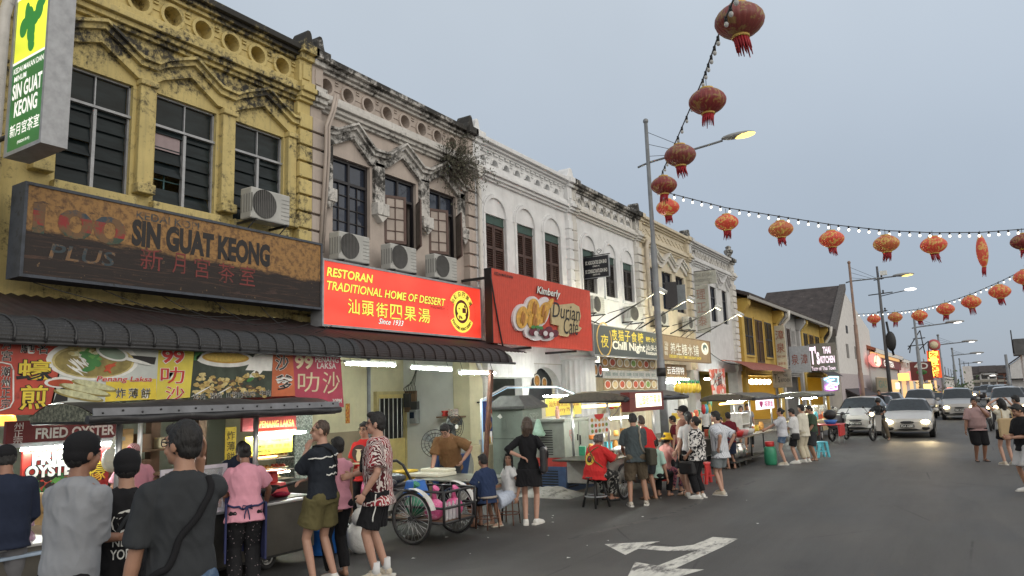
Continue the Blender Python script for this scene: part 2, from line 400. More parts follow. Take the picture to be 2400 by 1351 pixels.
def port(mb, X, yc, zc, r, a, b, c, d, depth=.24, m=0, half=False, n=16):
 """square plaster cell with a round (or half-round) opening that runs back into the parapet"""
 C = []
 for i in range(n):
  t = 2*math.pi*(i+.5)/n; y, z = yc+r*math.cos(t), zc+r*math.sin(t)
  if half: z = max(z, zc-.02)
  C.append((y, z))
 def bd(y, z):
  dy, dz = y-yc, z-zc
  k = min([((b if dy > 0 else a)-yc)/dy if abs(dy) > 1e-6 else 9e9, ((d if dz > 0 else c)-zc)/dz if abs(dz) > 1e-6 else 9e9])
  return (yc+dy*k, zc+dz*k)
 O = []
 for i in range(n):
  t = 2*math.pi*(i+.5)/n; O.append(bd(yc+math.cos(t), zc+math.sin(t)))
 for i in range(n):
  j = (i+1) % n
  pts = [(X, *C[i]), (X, *O[i])]
  # keep the square's corners
  for cy, cz in ((a, c), (a, d), (b, c), (b, d)):
   if abs(O[i][0]-O[j][0]) > 1e-4 and abs(O[i][1]-O[j][1]) > 1e-4 and abs(cy-(O[i][0] if abs(O[i][0]-cy) < 1e-4 else O[j][0])) < 1e-4 and abs(cz-(O[i][1] if abs(O[i][1]-cz) < 1e-4 else O[j][1])) < 1e-4:
    pts.append((X, cy, cz))
  pts += [(X, *O[j]), (X, *C[j])]
  mb.add(pts, [list(range(len(pts)))], m)
  mb.add([(X, *C[i]), (X, *C[j]), (X-depth, *C[j]), (X-depth, *C[i])], [(0, 1, 2, 3)], m)
 mb.add([(X-depth, *p) for p in C], [list(range(n))], m)
def ring(mb, X, yc, zc, r, w, t, n=20, a0=0, a1=2*math.pi, m=0):
 P = []
 for i in range(n+1):
  a = a0+(a1-a0)*i/n
  P.append((yc+r*math.cos(a), zc+r*math.sin(a)))
 Q = [(yc+(y-yc)*(r+w)/r, zc+(z-zc)*(r+w)/r) for y, z in P]
 for i in range(n):
  mb.prism([P[i], P[i+1], Q[i+1], Q[i]], X+.001, X+t, 'x', m)
def cornice(mb, y0, y1, z, lv, m=0):
 """stepped moulding: lv = list of (height, projection)"""
 for h, p in lv:
  mb.box(FX-.05, FX+p, y0, y1, z, z+h, m); z += h
def pilaster(par, yc, w0, w1, mt, name='pilaster', quoin=True, X=FX, trim=None):
 mb = MB(); a, b = yc-w0, yc+w1
 z = 3.0
 while z < 7.72:
  mb.box(X-.1, X+.13, a+.03, b-.03, z, z+.05); mb.box(X-.1, X+(.2 if quoin else .15), a, b, z+.05, z+.34)
  z += .34
 mb.box(X-.1, X+.12, a, b, z, 8.02)
 cap = trim or mt
 part(par, 'pilaster_panel', MB().box(X-.1, X+.16, a, b, 8.44, 8.9).box(X-.1, X+.19, a+.07, b-.07, 8.5, 8.82), mt, True, bevel=.012)
 o = part(par, name, mb, mt, True, bevel=.012)
 mb = MB()
 for i, (h, p) in enumerate(((.07, .2), (.1, .27), (.1, .34), (.13, .27))):
  mb.box(X-.1, X+p, a-p*.1, b+p*.1, 8.02+sum((0, .07, .17, .27)[i:i+1]), 8.02+(0, .07, .17, .27)[i]+h)
 part(par, 'capital', mb, cap, True, bevel=.01); mb = MB()
 mb.box(X-.1, X+.24, a-.02, b+.02, 8.9, 9.02); mb.box(X-.1, X+.34, a-.05, b+.05, 9.02, 9.2)
 part(par, 'pilaster_cap', mb, cap, True, bevel=.01)
 return o
def finial(par, yc, mt, w=.3, h=.36, z=9.2, urn=False):
 mb = MB()
 if urn:
  mb.lathe([(.16, 0), (.2, .06), (.1, .14), (.24, .34), (.26, .46), (.12, .56), (.17, .66), (.06, .74)], (FX+.05, yc, z), 12)
 else:
  P = [(yc-w, z), (yc-w*.86, z+h*.16), (yc-w*.62, z+h*.42), (yc-w*.42, z+h*.82), (yc-w*.2, z+h), (yc+w*.2, z+h), (yc+w*.42, z+h*.82), (yc+w*.62, z+h*.42), (yc+w*.86, z+h*.16), (yc+w, z)]
  mb.prism(P, FX-.2, FX+.22, 'x')
 part(par, 'finial', mb, mt, True, bevel=.015 if not urn else 0)
def body(par, y0, y1, wm, holes, ports, pr, half=False, zs=8.42, ze=8.9, corn=None, trim=None, strz=8.02):
 mb = MB()
 wall_holes(mb, FX, y0, y1, 3.0, zs, holes)
 if ports:
  e = [y0]+[(p+q)/2 for p, q in zip(ports, ports[1:])]+[y1]
  for p, a, b in zip(ports, e, e[1:]): port(mb, FX, p, 8.64 if not half else 8.56, pr, a, b, zs, ze, half=half)
 else: mb.add([(FX, y0, zs), (FX, y1, zs), (FX, y1, ze), (FX, y0, ze)], [(0, 1, 2, 3)])
 # back, sides and inner faces of the block
 mb.box(-24, FX-.29, y0+.02, y1-.02, 3.32, 3.45)
 mb.box(-24, -23.7, y0, y1, 0, 8.3); mb.box(-23.7, FX-.3, y0+.001, y0+.16, 3.45, 8.9); mb.box(-23.7, FX-.3, y1-.16, y1-.001, 3.45, 8.9)
 mb.box(FX-.3, FX-.28, y0, y1, zs, 9.0); mb.box(FX-.3, FX-.001, y0, y1, ze, 9.0)
 # room behind the windows
 mb.box(FX-2.2, FX-2.1, y0+.16, y1-.16, 3.45, 8.3)
 o = part(par, 'wall', mb, wm, True)
 mb = MB(); cornice(mb, y0, y1, strz, [(.07, .08), (.09, .15), (.1, .23), (.14, .14)])
 part(par, 'string_course', mb, trim or wm, True, bevel=.012)
 mb = MB(); cornice(mb, y0, y1, ze, corn or [(.07, .08), (.08, .16), (.12, .26)])
 part(par, 'cornice', mb, trim or wm, True, bevel=.012)
 mb = MB()
 mb.prism([(-24, 8.0), (-24, 8.15), (-17, 10.0), (FX-.3, 8.45), (FX-.3, 8.3), (-17, 9.85)], y0, y1, 'y')
 part(par, 'roof', mb, M_TILE, True)
 return o
def hood(par, pts, mt, th=.2):
 mb = MB(); mb.band(pts, -th, FX-.02, FX+.1); mb.band([(y, z+.001) for y, z in pts], .09, FX-.02, FX+.18); mb.band([(y, z+.091) for y, z in pts], .05, FX-.02, FX+.25)
 part(par, 'hood_mould', mb, mt, True)
def shutter(mb, y0, y1, z0, z1, X, m=0):
 """two louvred leaves: stiles, rails and tilted slats"""
 mid = (y0+y1)/2
 for a, b in ((y0, mid-.008), (mid+.008, y1)):
  for c, d in ((a, a+.06), (b-.06, b)): mb.box(X, X+.05, c, d, z0, z1, m)
  for c, d in ((z0, z0+.09), ((z0+z1)/2-.04, (z0+z1)/2+.04), (z1-.08, z1)): mb.box(X, X+.046, a+.06, b-.06, c, d, m)
  z = z0+.12
  while z < z1-.1:
   mb.obox((X+.02, (a+b)/2, z), (.05, b-a-.12, .014), ry=R(38), m=m); z += .065
 mb.box(X-.02, X-.012, y0, y1, z0, z1, m)
# ---------------------------------------------------------------- 1 yellow coffee shop
SH1 = thing('shophouse', 'weathered yellow two-storey shophouse with black mould and round parapet holes', 'shophouse', (FX, 4.15, 0))
w1 = [(5.1, 6.2, 5.32, 7.18), (6.6, 7.73, 5.32, 7.2), (8.12, 9.23, 5.32, 7.2)]
pp = [4.46+.585*i for i in range(9)]
body(SH1, 3.0, 9.8, WY, w1, [3.3, 3.88]+pp, .17)
mb = MB()
for p in [3.88]+pp: ring(mb, FX, p, 8.64, .165, .055, .05)
for p in pp: mb.box(FX-.02, FX+.035, p+.25, p+.335, 8.74, 8.77); mb.box(FX-.02, FX+.035, p+.25, p+.335, 8.8, 8.83); mb.box(FX-.02, FX+.02, p+.2, p+.39, 8.63, 8.65)
part(SH1, 'parapet_ring', mb, WY, True)
hood(SH1, [(4.3, 7.55), (4.9, 7.55), (5.1, 7.66), (5.62, 7.86), (6.22, 7.5), (6.5, 7.5), (6.66, 7.62), (7.16, 7.85), (7.68, 7.52), (8.0, 7.5), (8.18, 7.61), (8.68, 7.84), (9.3, 7.5), (9.46, 7.5)], WY)
for a, b in ((4.75, 5.0), (6.26, 6.52), (7.79, 8.05), (9.26, 9.46)):
 mb = MB().box(FX-.02, FX+.12, a, b, 5.55, 7.32); mb.box(FX-.02, FX+.19, a-.02, b+.02, 5.4, 5.56); mb.box(FX-.02, FX+.17, a-.02, b+.02, 7.2, 7.3)
 part(SH1, 'window_pier', mb, WYP, True, bevel=.015)
pilaster(SH1, 9.8, .33, -.01, WYP); pilaster(SH1, 4.05, .45, .3, WYP); finial(SH1, 9.66, WYP, .16)
M_LOUV = mat('louvre_glass', (.014, .02, .022), .2, var=.5, scale=3, stretch=(1, .6, 3), spec=.22, dirt=((.06, .06, .06), .2, 5))
M_TEAL = mat('teal_grille', (.05, .13, .14), .6)
for i, (a, b, c, d) in enumerate(w1):
 X = FX-.13
 f = MB()
 tz = c+(d-c)*.72
 for y in (a, b-.03): f.box(X, X+.06, y, y+.03, c, d)
 f.box(X, X+.06, a, b, c, c+.03); f.box(X, X+.06, a, b, d-.03, d); f.box(X, X+.1, a, b, tz-.03, tz+.01)
 f.box(X, X+.08, (a+b)/2-.025, (a+b)/2+.025, c+.05, tz-.04); f.box(X, X+.05, (a+b)/2-.01, (a+b)/2+.01, tz+.01, d-.03)
 w = part(SH1, 'window', f, M_ALU, True)
 p = MB()
 for y0, y1 in ((a+.05, (a+b)/2-.035), ((a+b)/2+.035, b-.05)):
  z = c+.06
  while z < tz-.1:
   if not (i == 1 and y0 < 7 and .25 < (z-c) < .42): p.obox((X+.02, (y0+y1)/2, z+.12), (.008, y1-y0, .25), ry=R(-9 if rnd.random() < .8 else -22))
   z += .232
 p.box(X+.01, X+.016, a+.05, (a+b)/2-.015, tz+.03, d-.05); p.box(X+.01, X+.016, (a+b)/2+.015, b-.05, tz+.03, d-.05)
 part(w, 'pane', p, M_LOUV, True)
 gm = MB()
 for k in range(7): gm.box(X-.06, X-.045, a+.06, b-.06, c+.1+.18*k, c+.115+.18*k)
 for y in (a+.28, (a+b)/2+.25): gm.box(X-.06, X-.04, y, y+.02, c+.05, c+1.0)
 part(w, 'grille', gm, M_TEAL, True)
 sill = MB().box(FX-.1, FX+.14, a-.06, b+.06, c-.16, c); part(w, 'sill', sill, WYP, True, bevel=.01)
# a pinkish replacement pane in the second window
part(SH1, 'replacement_pane', MB().box(FX-.1, FX-.09, 6.65, 7.1, 6.28, 6.6), mat('pink_board', (.3, .23, .24), .5, var=.1), True, label='pinkish board in place of a missing pane')
# ---------------------------------------------------------------- 2 pink dessert shop
SH2 = thing('shophouse', 'pale pink shophouse with white mouldings, three air conditioners and a bush on its cornice', 'shophouse', (FX, 9.8, 0))
w2 = [(10.53, 11.65, 5.55, 7.2), (12.12, 13.24, 5.55, 7.2), (13.72, 14.84, 5.55, 7.22)]
pk = [10.31+.628*i for i in range(8)]
body(SH2, 9.8, 15.45, WP, w2, pk, .165, trim=WPT)
mb = MB()
for p in pk: ring(mb, FX, p, 8.64, .16, .05, .045); mb.box(FX-.02, FX+.03, p+.27, p+.36, 8.76, 8.78); mb.box(FX-.02, FX+.03, p+.27, p+.36, 8.82, 8.84); mb.box(FX-.02, FX+.02, p+.21, p+.42, 8.62, 8.64)
part(SH2, 'parapet_ring', mb, WP, True)
hood(SH2, [(10.15, 7.55), (10.45, 7.58), (11.05, 7.88), (11.6, 7.45), (12.0, 7.47), (12.12, 7.5), (12.66, 7.88), (13.3, 7.48), (13.6, 7.5), (13.7, 7.56), (14.2, 7.84), (14.9, 7.4), (15.15, 7.4)], WPT)
for a, b in ((10.2, 10.45), (11.72, 12.04), (13.32, 13.64), (14.9, 15.12)):
 mb = MB().box(FX-.02, FX+.1, a, b, 6.35, 7.35); mb.box(FX-.02, FX+.2, a-.03, b+.03, 6.12, 6.4); mb.prism([(a-.02, 6.12), (b+.02, 6.12), ((a+b)/2, 5.96)], FX-.02, FX+.17)
 part(SH2, 'corbel', mb, WPT, True, bevel=.015)
pilaster(SH2, 9.8, .0, .3, WP, trim=WPT); pilaster(SH2, 15.45, .32, -.005, WP, trim=WPT); finial(SH2, 9.97, WPT, .15); finial(SH2, 15.3, WPT, .16)
M_DWOOD = mat('dark_window_wood', (.022, .02, .024), .45)
M_BWOOD = mat('brown_casement_wood', (.085, .045, .035), .5, var=.2)
M_FROST = mat('frosted_pane', (.36, .3, .26), .25, var=.2, scale=2)
for i, (a, b, c, d) in enumerate(w2):
 X = FX-.16; tz = c+(d-c)*.7; mid = (a+b)/2
 f = MB()
 for y in (a, b-.06, mid-.035): f.box(X, X+.07, y, y+.06, c, d)
 for z in (c, tz-.03, d-.06): f.box(X, X+.075, a, b, z, z+.06)
 if i == 0:
  for y in (a+.27, mid+.26): f.box(X+.02, X+.05, y, y+.02, c, tz)
  for k in range(1, 4): f.box(X+.02, X+.05, a, b, c+(tz-c)*k/4, c+(tz-c)*k/4+.02)
 w = part(SH2, 'window', f, M_DWOOD, True)
 p = MB().box(X+.015, X+.02, a+.05, b-.05, tz, d-.05)
 if i == 0: p.box(X+.016, X+.02, a+.05, b-.05, c+.05, tz-.01)
 part(w, 'pane', p, M_GLASSB, True)
 if i:
  # casements swung outwards, hinged at the jambs
  for y0, ang, wd in ((a, R(24), .54), (b, R(52), .5)):
   q = MB(); q2 = MB()
   sg = 1 if y0 == a else -1
   mt = Matrix.Translation((FX-.02, y0, 0)) @ Matrix.Rotation(-ang*sg if sg > 0 else ang, 4, 'Z')
   def T(mbx, y0_, y1_, z0_, z1_, t=.035):
    vs = [mt @ Vector((x, sg*y, z)) for x in (0, t) for y in (y0_, y1_) for z in (z0_, z1_)]
    mbx.add(vs, [(0, 1, 3, 2), (4, 6, 7, 5), (0, 4, 5, 1), (2, 3, 7, 6), (0, 2, 6, 4), (1, 5, 7, 3)])
   z0, z1 = c+.02, tz-.02
   T(q, 0, .055, z0, z1); T(q, wd-.055, wd, z0, z1); T(q, .055, wd-.055, z0, z0+.07); T(q, .055, wd-.055, z1-.06, z1); T(q, wd/2-.01, wd/2+.01, z0, z1)
   for k in (1, 2, 3): T(q, .055, wd-.055, z0+(z1-z0)*k/4, z0+(z1-z0)*k/4+.018)
   T(q2, .05, wd-.05, z0+.05, z1-.04, .012)
   cs = part(w, 'casement', q, M_BWOOD, True); part(w, 'casement_pane', q2, M_FROST, True)
# ---------------------------------------------------------------- 3 and 4 white shophouses with arched windows
def arched(par, ws, sm, wm, top=7.62):
 for a, b, c, d in ws:
  mb = MB(); yc = (a+b)/2; r = (b-a)/2
  ring(mb, FX, yc, d-.02, r, .09, .06, 14, 0, math.pi); ring(mb, FX, yc, d-.02, r+.1, .05, .035, 14, 0, math.pi)
  for s in (-1, 1): mb.box(FX-.01, FX+.05, yc+s*(r+.045)-.045, yc+s*(r+.045)+.045, c, d-.02)
  mb.box(FX-.1, FX+.07, a-.12, b+.12, c-.1, c)
  part(par, 'arch_mould', mb, wm, True)
  s = MB(); shutter(s, a+.02, b-.02, c, d-.26, FX-.1)
  w = part(par, 'window_shutter', s, sm, True)
  t = MB().box(FX-.1, FX-.04, a, b, d-.25, d-.21); t.box(FX-.09, FX-.06, a, b, d-.21, d)
  part(w, 'transom', t, M_GREENW, True)
SH3 = thing('shophouse', 'clean white shophouse with three arched windows and brown shutters', 'shophouse', (FX, 15.45, 0))
w3 = [(16.13, 17.18, 5.5, 7.08), (17.75, 18.79, 5.5, 7.1), (19.38, 20.43, 5.5, 7.12)]
pw = [16.1+.6*i for i in range(8)]
body(SH3, 15.45, 21.15, WW, w3, pw, .15, half=True)
mb = MB()
for p in pw: ring(mb, FX, p, 8.56, .15, .04, .04, 10, 0, math.pi); mb.box(FX-.02, FX+.03, p+.24, p+.36, 8.78, 8.81); mb.box(FX-.02, FX+.03, p+.24, p+.36, 8.7, 8.72)
for k in range(18): mb.box(FX-.02, FX+.05, 15.8+.29*k, 16.0+.29*k, 8.84, 8.9)
part(SH3, 'parapet_relief', mb, WW, True)
arched(SH3, w3, M_BROWN, WW)
pilaster(SH3, 15.45, .0, .34, WW); pilaster(SH3, 21.15, .3, -.005, WW, quoin=False); finial(SH3, 15.6, WW, .16); finial(SH3, 21.0, WW, .28, .34)
SH4 = thing('shophouse', 'white shophouse with blackened parapet, dark louvred shutters and hanging black signboard', 'shophouse', (FX, 21.15, 0))
w4 = [(21.95, 22.97, 5.5, 7.0), (23.73, 24.68, 5.5, 7.02), (25.3, 26.3, 5.5, 7.0)]
body(SH4, 21.15, 26.9, WW, w4, [21.9+.6*i for i in range(8)], .15, half=True, trim=WWD)
mb = MB()
for i in range(8):
 ring(mb, FX, 21.9+.6*i, 8.56, .15, .05, .05, 10, 0, math.pi)
 mb.box(FX-.02, FX+.04, 22.1+.6*i, 22.27+.6*i, 8.44, 8.86)
part(SH4, 'parapet_relief', mb, WWD, True)
arched(SH4, w4, M_BLACKW, WW)
pilaster(SH4, 21.15, .0, .3, WWD, quoin=False); pilaster(SH4, 26.9, .35, -.005, WWD); finial(SH4, 26.75, WWD, .2)
# ---------------------------------------------------------------- 5 cream and 6 grey-white shophouses
SH5 = thing('shophouse', 'cream shophouse with zigzag window hoods, dark windows and one open casement', 'shophouse', (FX, 26.9, 0))
w5 = [(27.8, 29.0, 5.55, 7.2), (29.5, 30.75, 5.55, 7.2), (31.2, 32.3, 5.55, 7.2)]
body(SH5, 26.9, 32.9, WC, w5, None, 0)
mb = MB()
for k in range(22):
 y = 27.4+.25*k; mb.band([(y, 8.5+.12*(k % 2)), (y+.25, 8.62-.12*(k % 2))], .03, FX-.01, FX+.03); mb.band([(y, 8.75-.12*(k % 2)), (y+.25, 8.63+.12*(k % 2))], .03, FX-.01, FX+.03)
part(SH5, 'parapet_relief', mb, WC, True)
hood(SH5, [(27.5, 7.5), (27.8, 7.55), (28.4, 7.9), (29.1, 7.5), (29.4, 7.5), (30.1, 7.9), (30.8, 7.5), (31.1, 7.5), (31.7, 7.88), (32.5, 7.5)], WWD)
pilaster(SH5, 26.9, .0, .3, WC); pilaster(SH5, 32.9, .3, -.005, WC); finial(SH5, 32.8, WWD, .25)
SH6 = thing('shophouse', 'grey white shophouse with floral parapet, tall narrow windows and an urn on its corner', 'shophouse', (FX, 32.9, 0))
w6 = [(36.2, 37.2, 5.5, 7.3), (38.2, 39.1, 5.5, 7.3), (33.9, 34.9, 5.5, 7.3)]
body(SH6, 32.9, 40.3, WG, w6, None, 0)
mb = MB()
for k in range(15):
 y = 33.5+.44*k; ring(mb, FX, y, 8.64, .1, .05, .04, 8); mb.box(FX-.01, FX+.03, y+.2, y+.24, 8.46, 8.84)
part(SH6, 'parapet_relief', mb, WWD, True)
hood(SH6, [(35.7, 7.5), (36.1, 7.6), (36.7, 8.0), (37.4, 7.5), (37.9, 7.5), (38.65, 8.0), (39.3, 7.5)], WG)
pilaster(SH6, 32.9, .0, .3, WG); pilaster(SH6, 40.3, .6, -.005, WWD); finial(SH6, 39.9, WWD, urn=True, z=9.2)
for par, ws in ((SH5, w5), (SH6, w6)):
 for i, (a, b, c, d) in enumerate(ws):
  X = FX-.16; f = MB()
  for y in (a, b-.06, (a+b)/2-.03): f.box(X, X+.07, y, y+.06, c, d)
  for z in (c, c+(d-c)*.68, d-.06): f.box(X, X+.075, a, b, z, z+.06)
  w = part(par, 'window', f, M_DWOOD, True)
  part(w, 'pane', MB().box(X+.015, X+.02, a+.05, b-.05, c+.05, d-.05), M_GLASSB, True)
q = MB().obox((FX+.35, 29.55, 6.12), (.5, .04, 1.1), rz=R(25)); part(SH5, 'casement', q, M_DWOOD, True);
q = MB().obox((FX+.3, 30.6, 6.12), (.6, .04, 1.1), rz=R(12)); part(SH5, 'casement', q, mat('pale_casement_glass', (.2, .22, .24), .2), True)
# ================================================================ GROUND FLOOR OF THE ARCADE
def Tx(body, X, l, r, m=0, **kw):
 """text run measured on the photo: left edge (x, top, bottom) and right edge (x, top, bottom) on the plane X"""
 y0, a = fX(l[0], l[1], X); _, b = fX(l[0], l[2], X); y1, c = fX(r[0], r[1], X); _, d = fX(r[0], r[2], X)
 kw['m'] = m
 return (body, (X, (y0+y1)/2, (a+b+c+d)/4), Uy, Uz, abs(y1-y0), (a-b+c-d)/2, kw)
def outl(items, off=.05, m=1, d=.003):
 """a fatter copy behind each run for the printed outline"""
 res = []
 for it in items:
  k = dict(it[6])
  if ord(it[0][0]) > 2000: k['off'] = k.get('off', 0)*.4
  o_ = off*(.42 if ord(it[0][0]) > 2000 else .7)
  lf = k.get('lift', .004); k2 = dict(k); k2['off'] = k.get('off', 0)+o_; k2['m'] = m; k2['lift'] = lf; k['lift'] = lf+d
  res += [it[:6]+(k2,), it[:6]+(k,)]
 return res
def disc(mb, X, y, z, ry, rz, lift=.004, m=0, n=22, a0=0, a1=6.2832, rot=0):
 c, s = math.cos(rot), math.sin(rot); P = []
 for i in range(n):
  t = a0+(a1-a0)*i/(n if a1-a0 > 6.28 else n-1); u, v = ry*math.cos(t), rz*math.sin(t); P.append((X+lift, y+u*c-v*s, z+u*s+v*c))
 mb.add(P, [list(range(n))], m)
def blob(mb, X, y, z, ry, rz, lift=.004, m=0, n=14, j=.22):
 P = []
 for i in range(n):
  t = 6.2832*i/n; k = 1+rnd.uniform(-j, j); P.append((X+lift, y+ry*k*math.cos(t), z+rz*k*math.sin(t)))
 mb.add(P, [list(range(n))], m)
def quad(mb, X, pts, lift=0, m=0):
 mb.add([(X+lift, *fX(x, y, X)) for x, y in pts], [list(range(len(pts)))], m)
P_ = lambda n, c, **k: mat(n, c, k.pop('rough', .55), **k)
INK_BLACK = P_('ink_black', (.012, .012, .013)); INK_WHITE = P_('ink_white', (.72, .72, .68)); INK_RED = P_('ink_red', (.5, .035, .03)); INK_YELLOW = P_('ink_yellow', (.68, .52, .05))
INK_GREEN = P_('ink_green', (.05, .2, .05)); INK_BROWN = P_('ink_brown', (.2, .09, .03)); INK_CREAM = P_('ink_cream', (.66, .58, .38)); INK_GOLD = P_('ink_gold', (.6, .4, .1))
M_CREAMW = wallmat('cream_ground_wall', (.66, .62, .42), amt=.12, zr=((0, .1), (1, .04), (3, 0)), streak=.25)
M_TANW = wallmat('tan_dado', (.30, .25, .17), amt=.12, zr=((0, .12), (2, 0)))
M_GRUB = wallmat('grubby_green_wall', (.22, .24, .19), amt=.25, zr=((0, .15), (3, .08)))
M_METAL = mat('stainless_steel', (.6, .6, .6), .3, .75, var=.15, scale=4)
M_DKMETAL = mat('dark_steel', (.04, .04, .042), .5, .4, var=.3)
M_RUST = mat('rusty_steel', (.13, .06, .04), .8, .2, var=.4, scale=9)
M_WOOD = mat('old_wood', (.16, .1, .06), .75, var=.35, scale=5, stretch=(1, 1, .12))
M_PIPE = mat('white_pipe', (.62, .6, .56), .5, var=.12, dirt=((.2, .18, .15), .35, 3))
M_CABLE = mat('black_cable', (.015, .015, .016), .6)
M_TUBE = glow('fluorescent_tube', (.92, 1, .93), 125)
M_TUBEW = glow('warm_tube', (1, .86, .6), 14)
# party walls, piers and back walls of the arcade
def arcade(par, y0, y1, wm, dado=None, back=-13.2):
 mb = MB().box(back-.2, back, y0, y1, .1, 3.33); part(par, 'arcade_wall', mb, wm, True)
 if dado: part(par, 'dado', MB().box(back, back+.012, y0, y1, .12, 1.32), dado, True)
def pier(par, y, w, wm, X0=FX-.45, X1=FX+.08):
 part(par, 'pier', MB().box(X0, X1, y-w, y+w, .1, 3.02), wm, True, bevel=.02)
arcade(SH1, 3.0, 9.7, M_GRUB); arcade(SH2, 9.9, 15.25, M_CREAMW, M_TANW); arcade(SH3, 15.55, 21.1, WW); arcade(SH4, 21.2, 26.9, WC); arcade(SH5, 26.9, 32.9, WC); arcade(SH6, 32.9, 40.3, WG)
pier(SH1, 9.75, .22, mat('mosaic_pier', (.3, .33, .29), .6, var=.6, scale=40, dirt=((.1, .12, .1), .5, 30))); pier(SH2, 15.45, .3, M_CREAMW); pier(SH4, 26.9, .3, WC); pier(SH5, 32.9, .3, WG); pier(SH6, 40.1, .4, WWD)
part(SH2, 'party_wall', MB().box(-13.2, -11.46, 15.25, 15.55, .12, 3.33), mat('white_board_wall', (.66, .68, .66), .7, var=.08, scale=2), True)
part(SH1, 'party_wall', MB().box(-13.2, -11.46, 9.7, 9.9, .12, 3.33), M_CREAMW, True)
for p, a in ((SH1, 3.0), (SH2, 9.9), (SH3, 15.55), (SH4, 21.2), (SH5, 26.9), (SH6, 32.9)):
 part(p, 'fascia_beam', MB().box(FX-.28, FX-.02, a, a+(5.5 if a < 30 else 7.2), 2.98, 3.34), wallmat('beam_plaster', (.5, .48, .43), amt=.2, zr=((0, .1), (3, .1))), True)
# doorway of the dessert shop: frame, lower panel and barred window
d = MB()
for a, b, c, e in ((14.08, 14.16, .13, 2.2), (15.2, 15.25, .13, 2.2), (14.08, 15.25, 2.2, 2.28)): d.box(-13.2, -13.08, a, b, c, e)
dr = part(SH2, 'door', MB().box(-13.19, -13.12, 14.16, 15.2, .13, 1.05).box(-13.19, -13.12, 14.16, 15.2, 2.1, 2.2), mat('yellow_door_paint', (.62, .5, .2), .5, var=.1), True)
part(dr, 'door_frame', d, mat('door_frame_paint', (.5, .42, .2), .5), True)
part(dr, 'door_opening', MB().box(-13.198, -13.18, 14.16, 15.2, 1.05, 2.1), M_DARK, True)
for k in range(6): part(dr, 'bar', MB().tube((-13.14, 14.25+.17*k, 1.05), (-13.14, 14.25+.17*k, 2.1), .012), INK_WHITE, True)
part(SH2, 'conduit', MB().tube((-13.17, 13.88, .2), (-13.17, 13.88, 3.3), .05), mat('grey_conduit', (.3, .32, .36), .5), True)
part(SH2, 'red_paper_scroll', MB().box(-13.185, -13.18, 13.08, 13.22, 1.52, 2.0), mat('scroll_paper', (.45, .12, .02), .6, var=.5, scale=16, dirt=((.6, .4, .06), .45, 18)), True)
# electricity meters and switch boards on the party wall
mt = thing('electric_meter', 'grey electricity meter and fuse box with looping wires on the white wall', 'electric meter', (-12.9, 15.2, 1.9))
part(mt, 'backboard', MB().box(-13.1, -12.72, 15.16, 15.24, 1.72, 2.28), M_WOOD, True)
part(mt, 'fuse_box', MB().box(-13.05, -12.85, 15.06, 15.16, 1.85, 2.22).box(-12.82, -12.6, 15.08, 15.2, 1.78, 2.0), mat('meter_black', (.05, .05, .05), .4), True, bevel=.015)
part(mt, 'meter_case', MB().box(-12.82, -12.58, 15.02, 15.2, 1.42, 1.78), mat('meter_grey', (.25, .26, .26), .4), True, bevel=.03)
part(mt, 'meter_glass', MB().box(-12.78, -12.64, 15.0, 15.03, 1.56, 1.72), M_GLASSB, True)
w = MB()
for k in range(6): w.path([(-12.95+.06*k, 15.08, 2.2), (-12.98+.08*k, 15.0, 2.34+.03*(k % 3)), (-12.9+.05*k, 15.05, 2.42), (-12.85+.04*k, 15.2, 2.5+.1*k)], .009, 5)
part(mt, 'wiring', w, M_CABLE, True)
# small wall shrine shelf with red offering cup
sh = thing('shrine_shelf', 'small wall shelf with red offering cup and joss box on cream pier', 'shelf', (-11.3, 15.0, 1.6))
part(sh, 'shelf_board', MB().box(-11.75, -11.05, 14.82, 15.2, 1.56, 1.6).prism([(-11.5, 1.56), (-11.15, 1.56), (-11.25, 1.42), (-11.4, 1.42)], 14.9, 15.15, 'y'), M_WOOD, True)
part(sh, 'offering_cup', MB().lathe([(.05, 0), (.1, .02), (.06, .06), (.1, .13), (.1, .14)], (-11.6, 15.0, 1.6), 12), INK_RED, True)
part(sh, 'joss_box', MB().box(-11.42, -11.22, 14.9, 15.05, 1.6, 1.78), mat('joss_paper', (.6, .55, .5), .6, var=.6, scale=12, dirt=((.3, .02, .02), .4, 14)), True)
# rain pipe and leaning post at the corner of the dessert shop
rp = thing('drain_pipe', 'white drain pipe with elbow running down the pink and white party line', 'drain pipe', (FX+.3, 15.5, 0))
part(rp, 'pipe', MB().path([(FX+.24, 15.5, 7.9), (FX+.26, 15.55, 7.5), (FX+.3, 15.5, 7.0), (FX+.3, 15.5, 3.3), (FX+.32, 15.2, 2.9), (FX+.34, 15.45, 2.5), (FX+.34, 15.5, .2)], .06, 8), M_PIPE, True)
part(rp, 'bracket', MB().box(FX+.1, FX+.38, 15.42, 15.58, 5.1, 5.14).box(FX+.1, FX+.4, 15.42, 15.58, 1.9, 1.94), M_DKMETAL, True)
part(rp, 'rain_head', MB().prism([(15.3, 8.2), (15.65, 8.2), (15.55, 7.85), (15.43, 7.85)], FX+.12, FX+.36), M_PIPE, True)
solo('drain_pipe', 'grimy white pipe at the far left behind the green lightbox', 'drain pipe', MB().path([(FX+.3, 4.9, 9.3), (FX+.3, 4.45, 8.2), (FX+.3, 4.3, 8.0), (FX+.3, 4.2, 7.4), (FX+.3, 4.2, 3.6)], .075, 8), M_PIPE, (FX+.3, 4.3, 3.6))
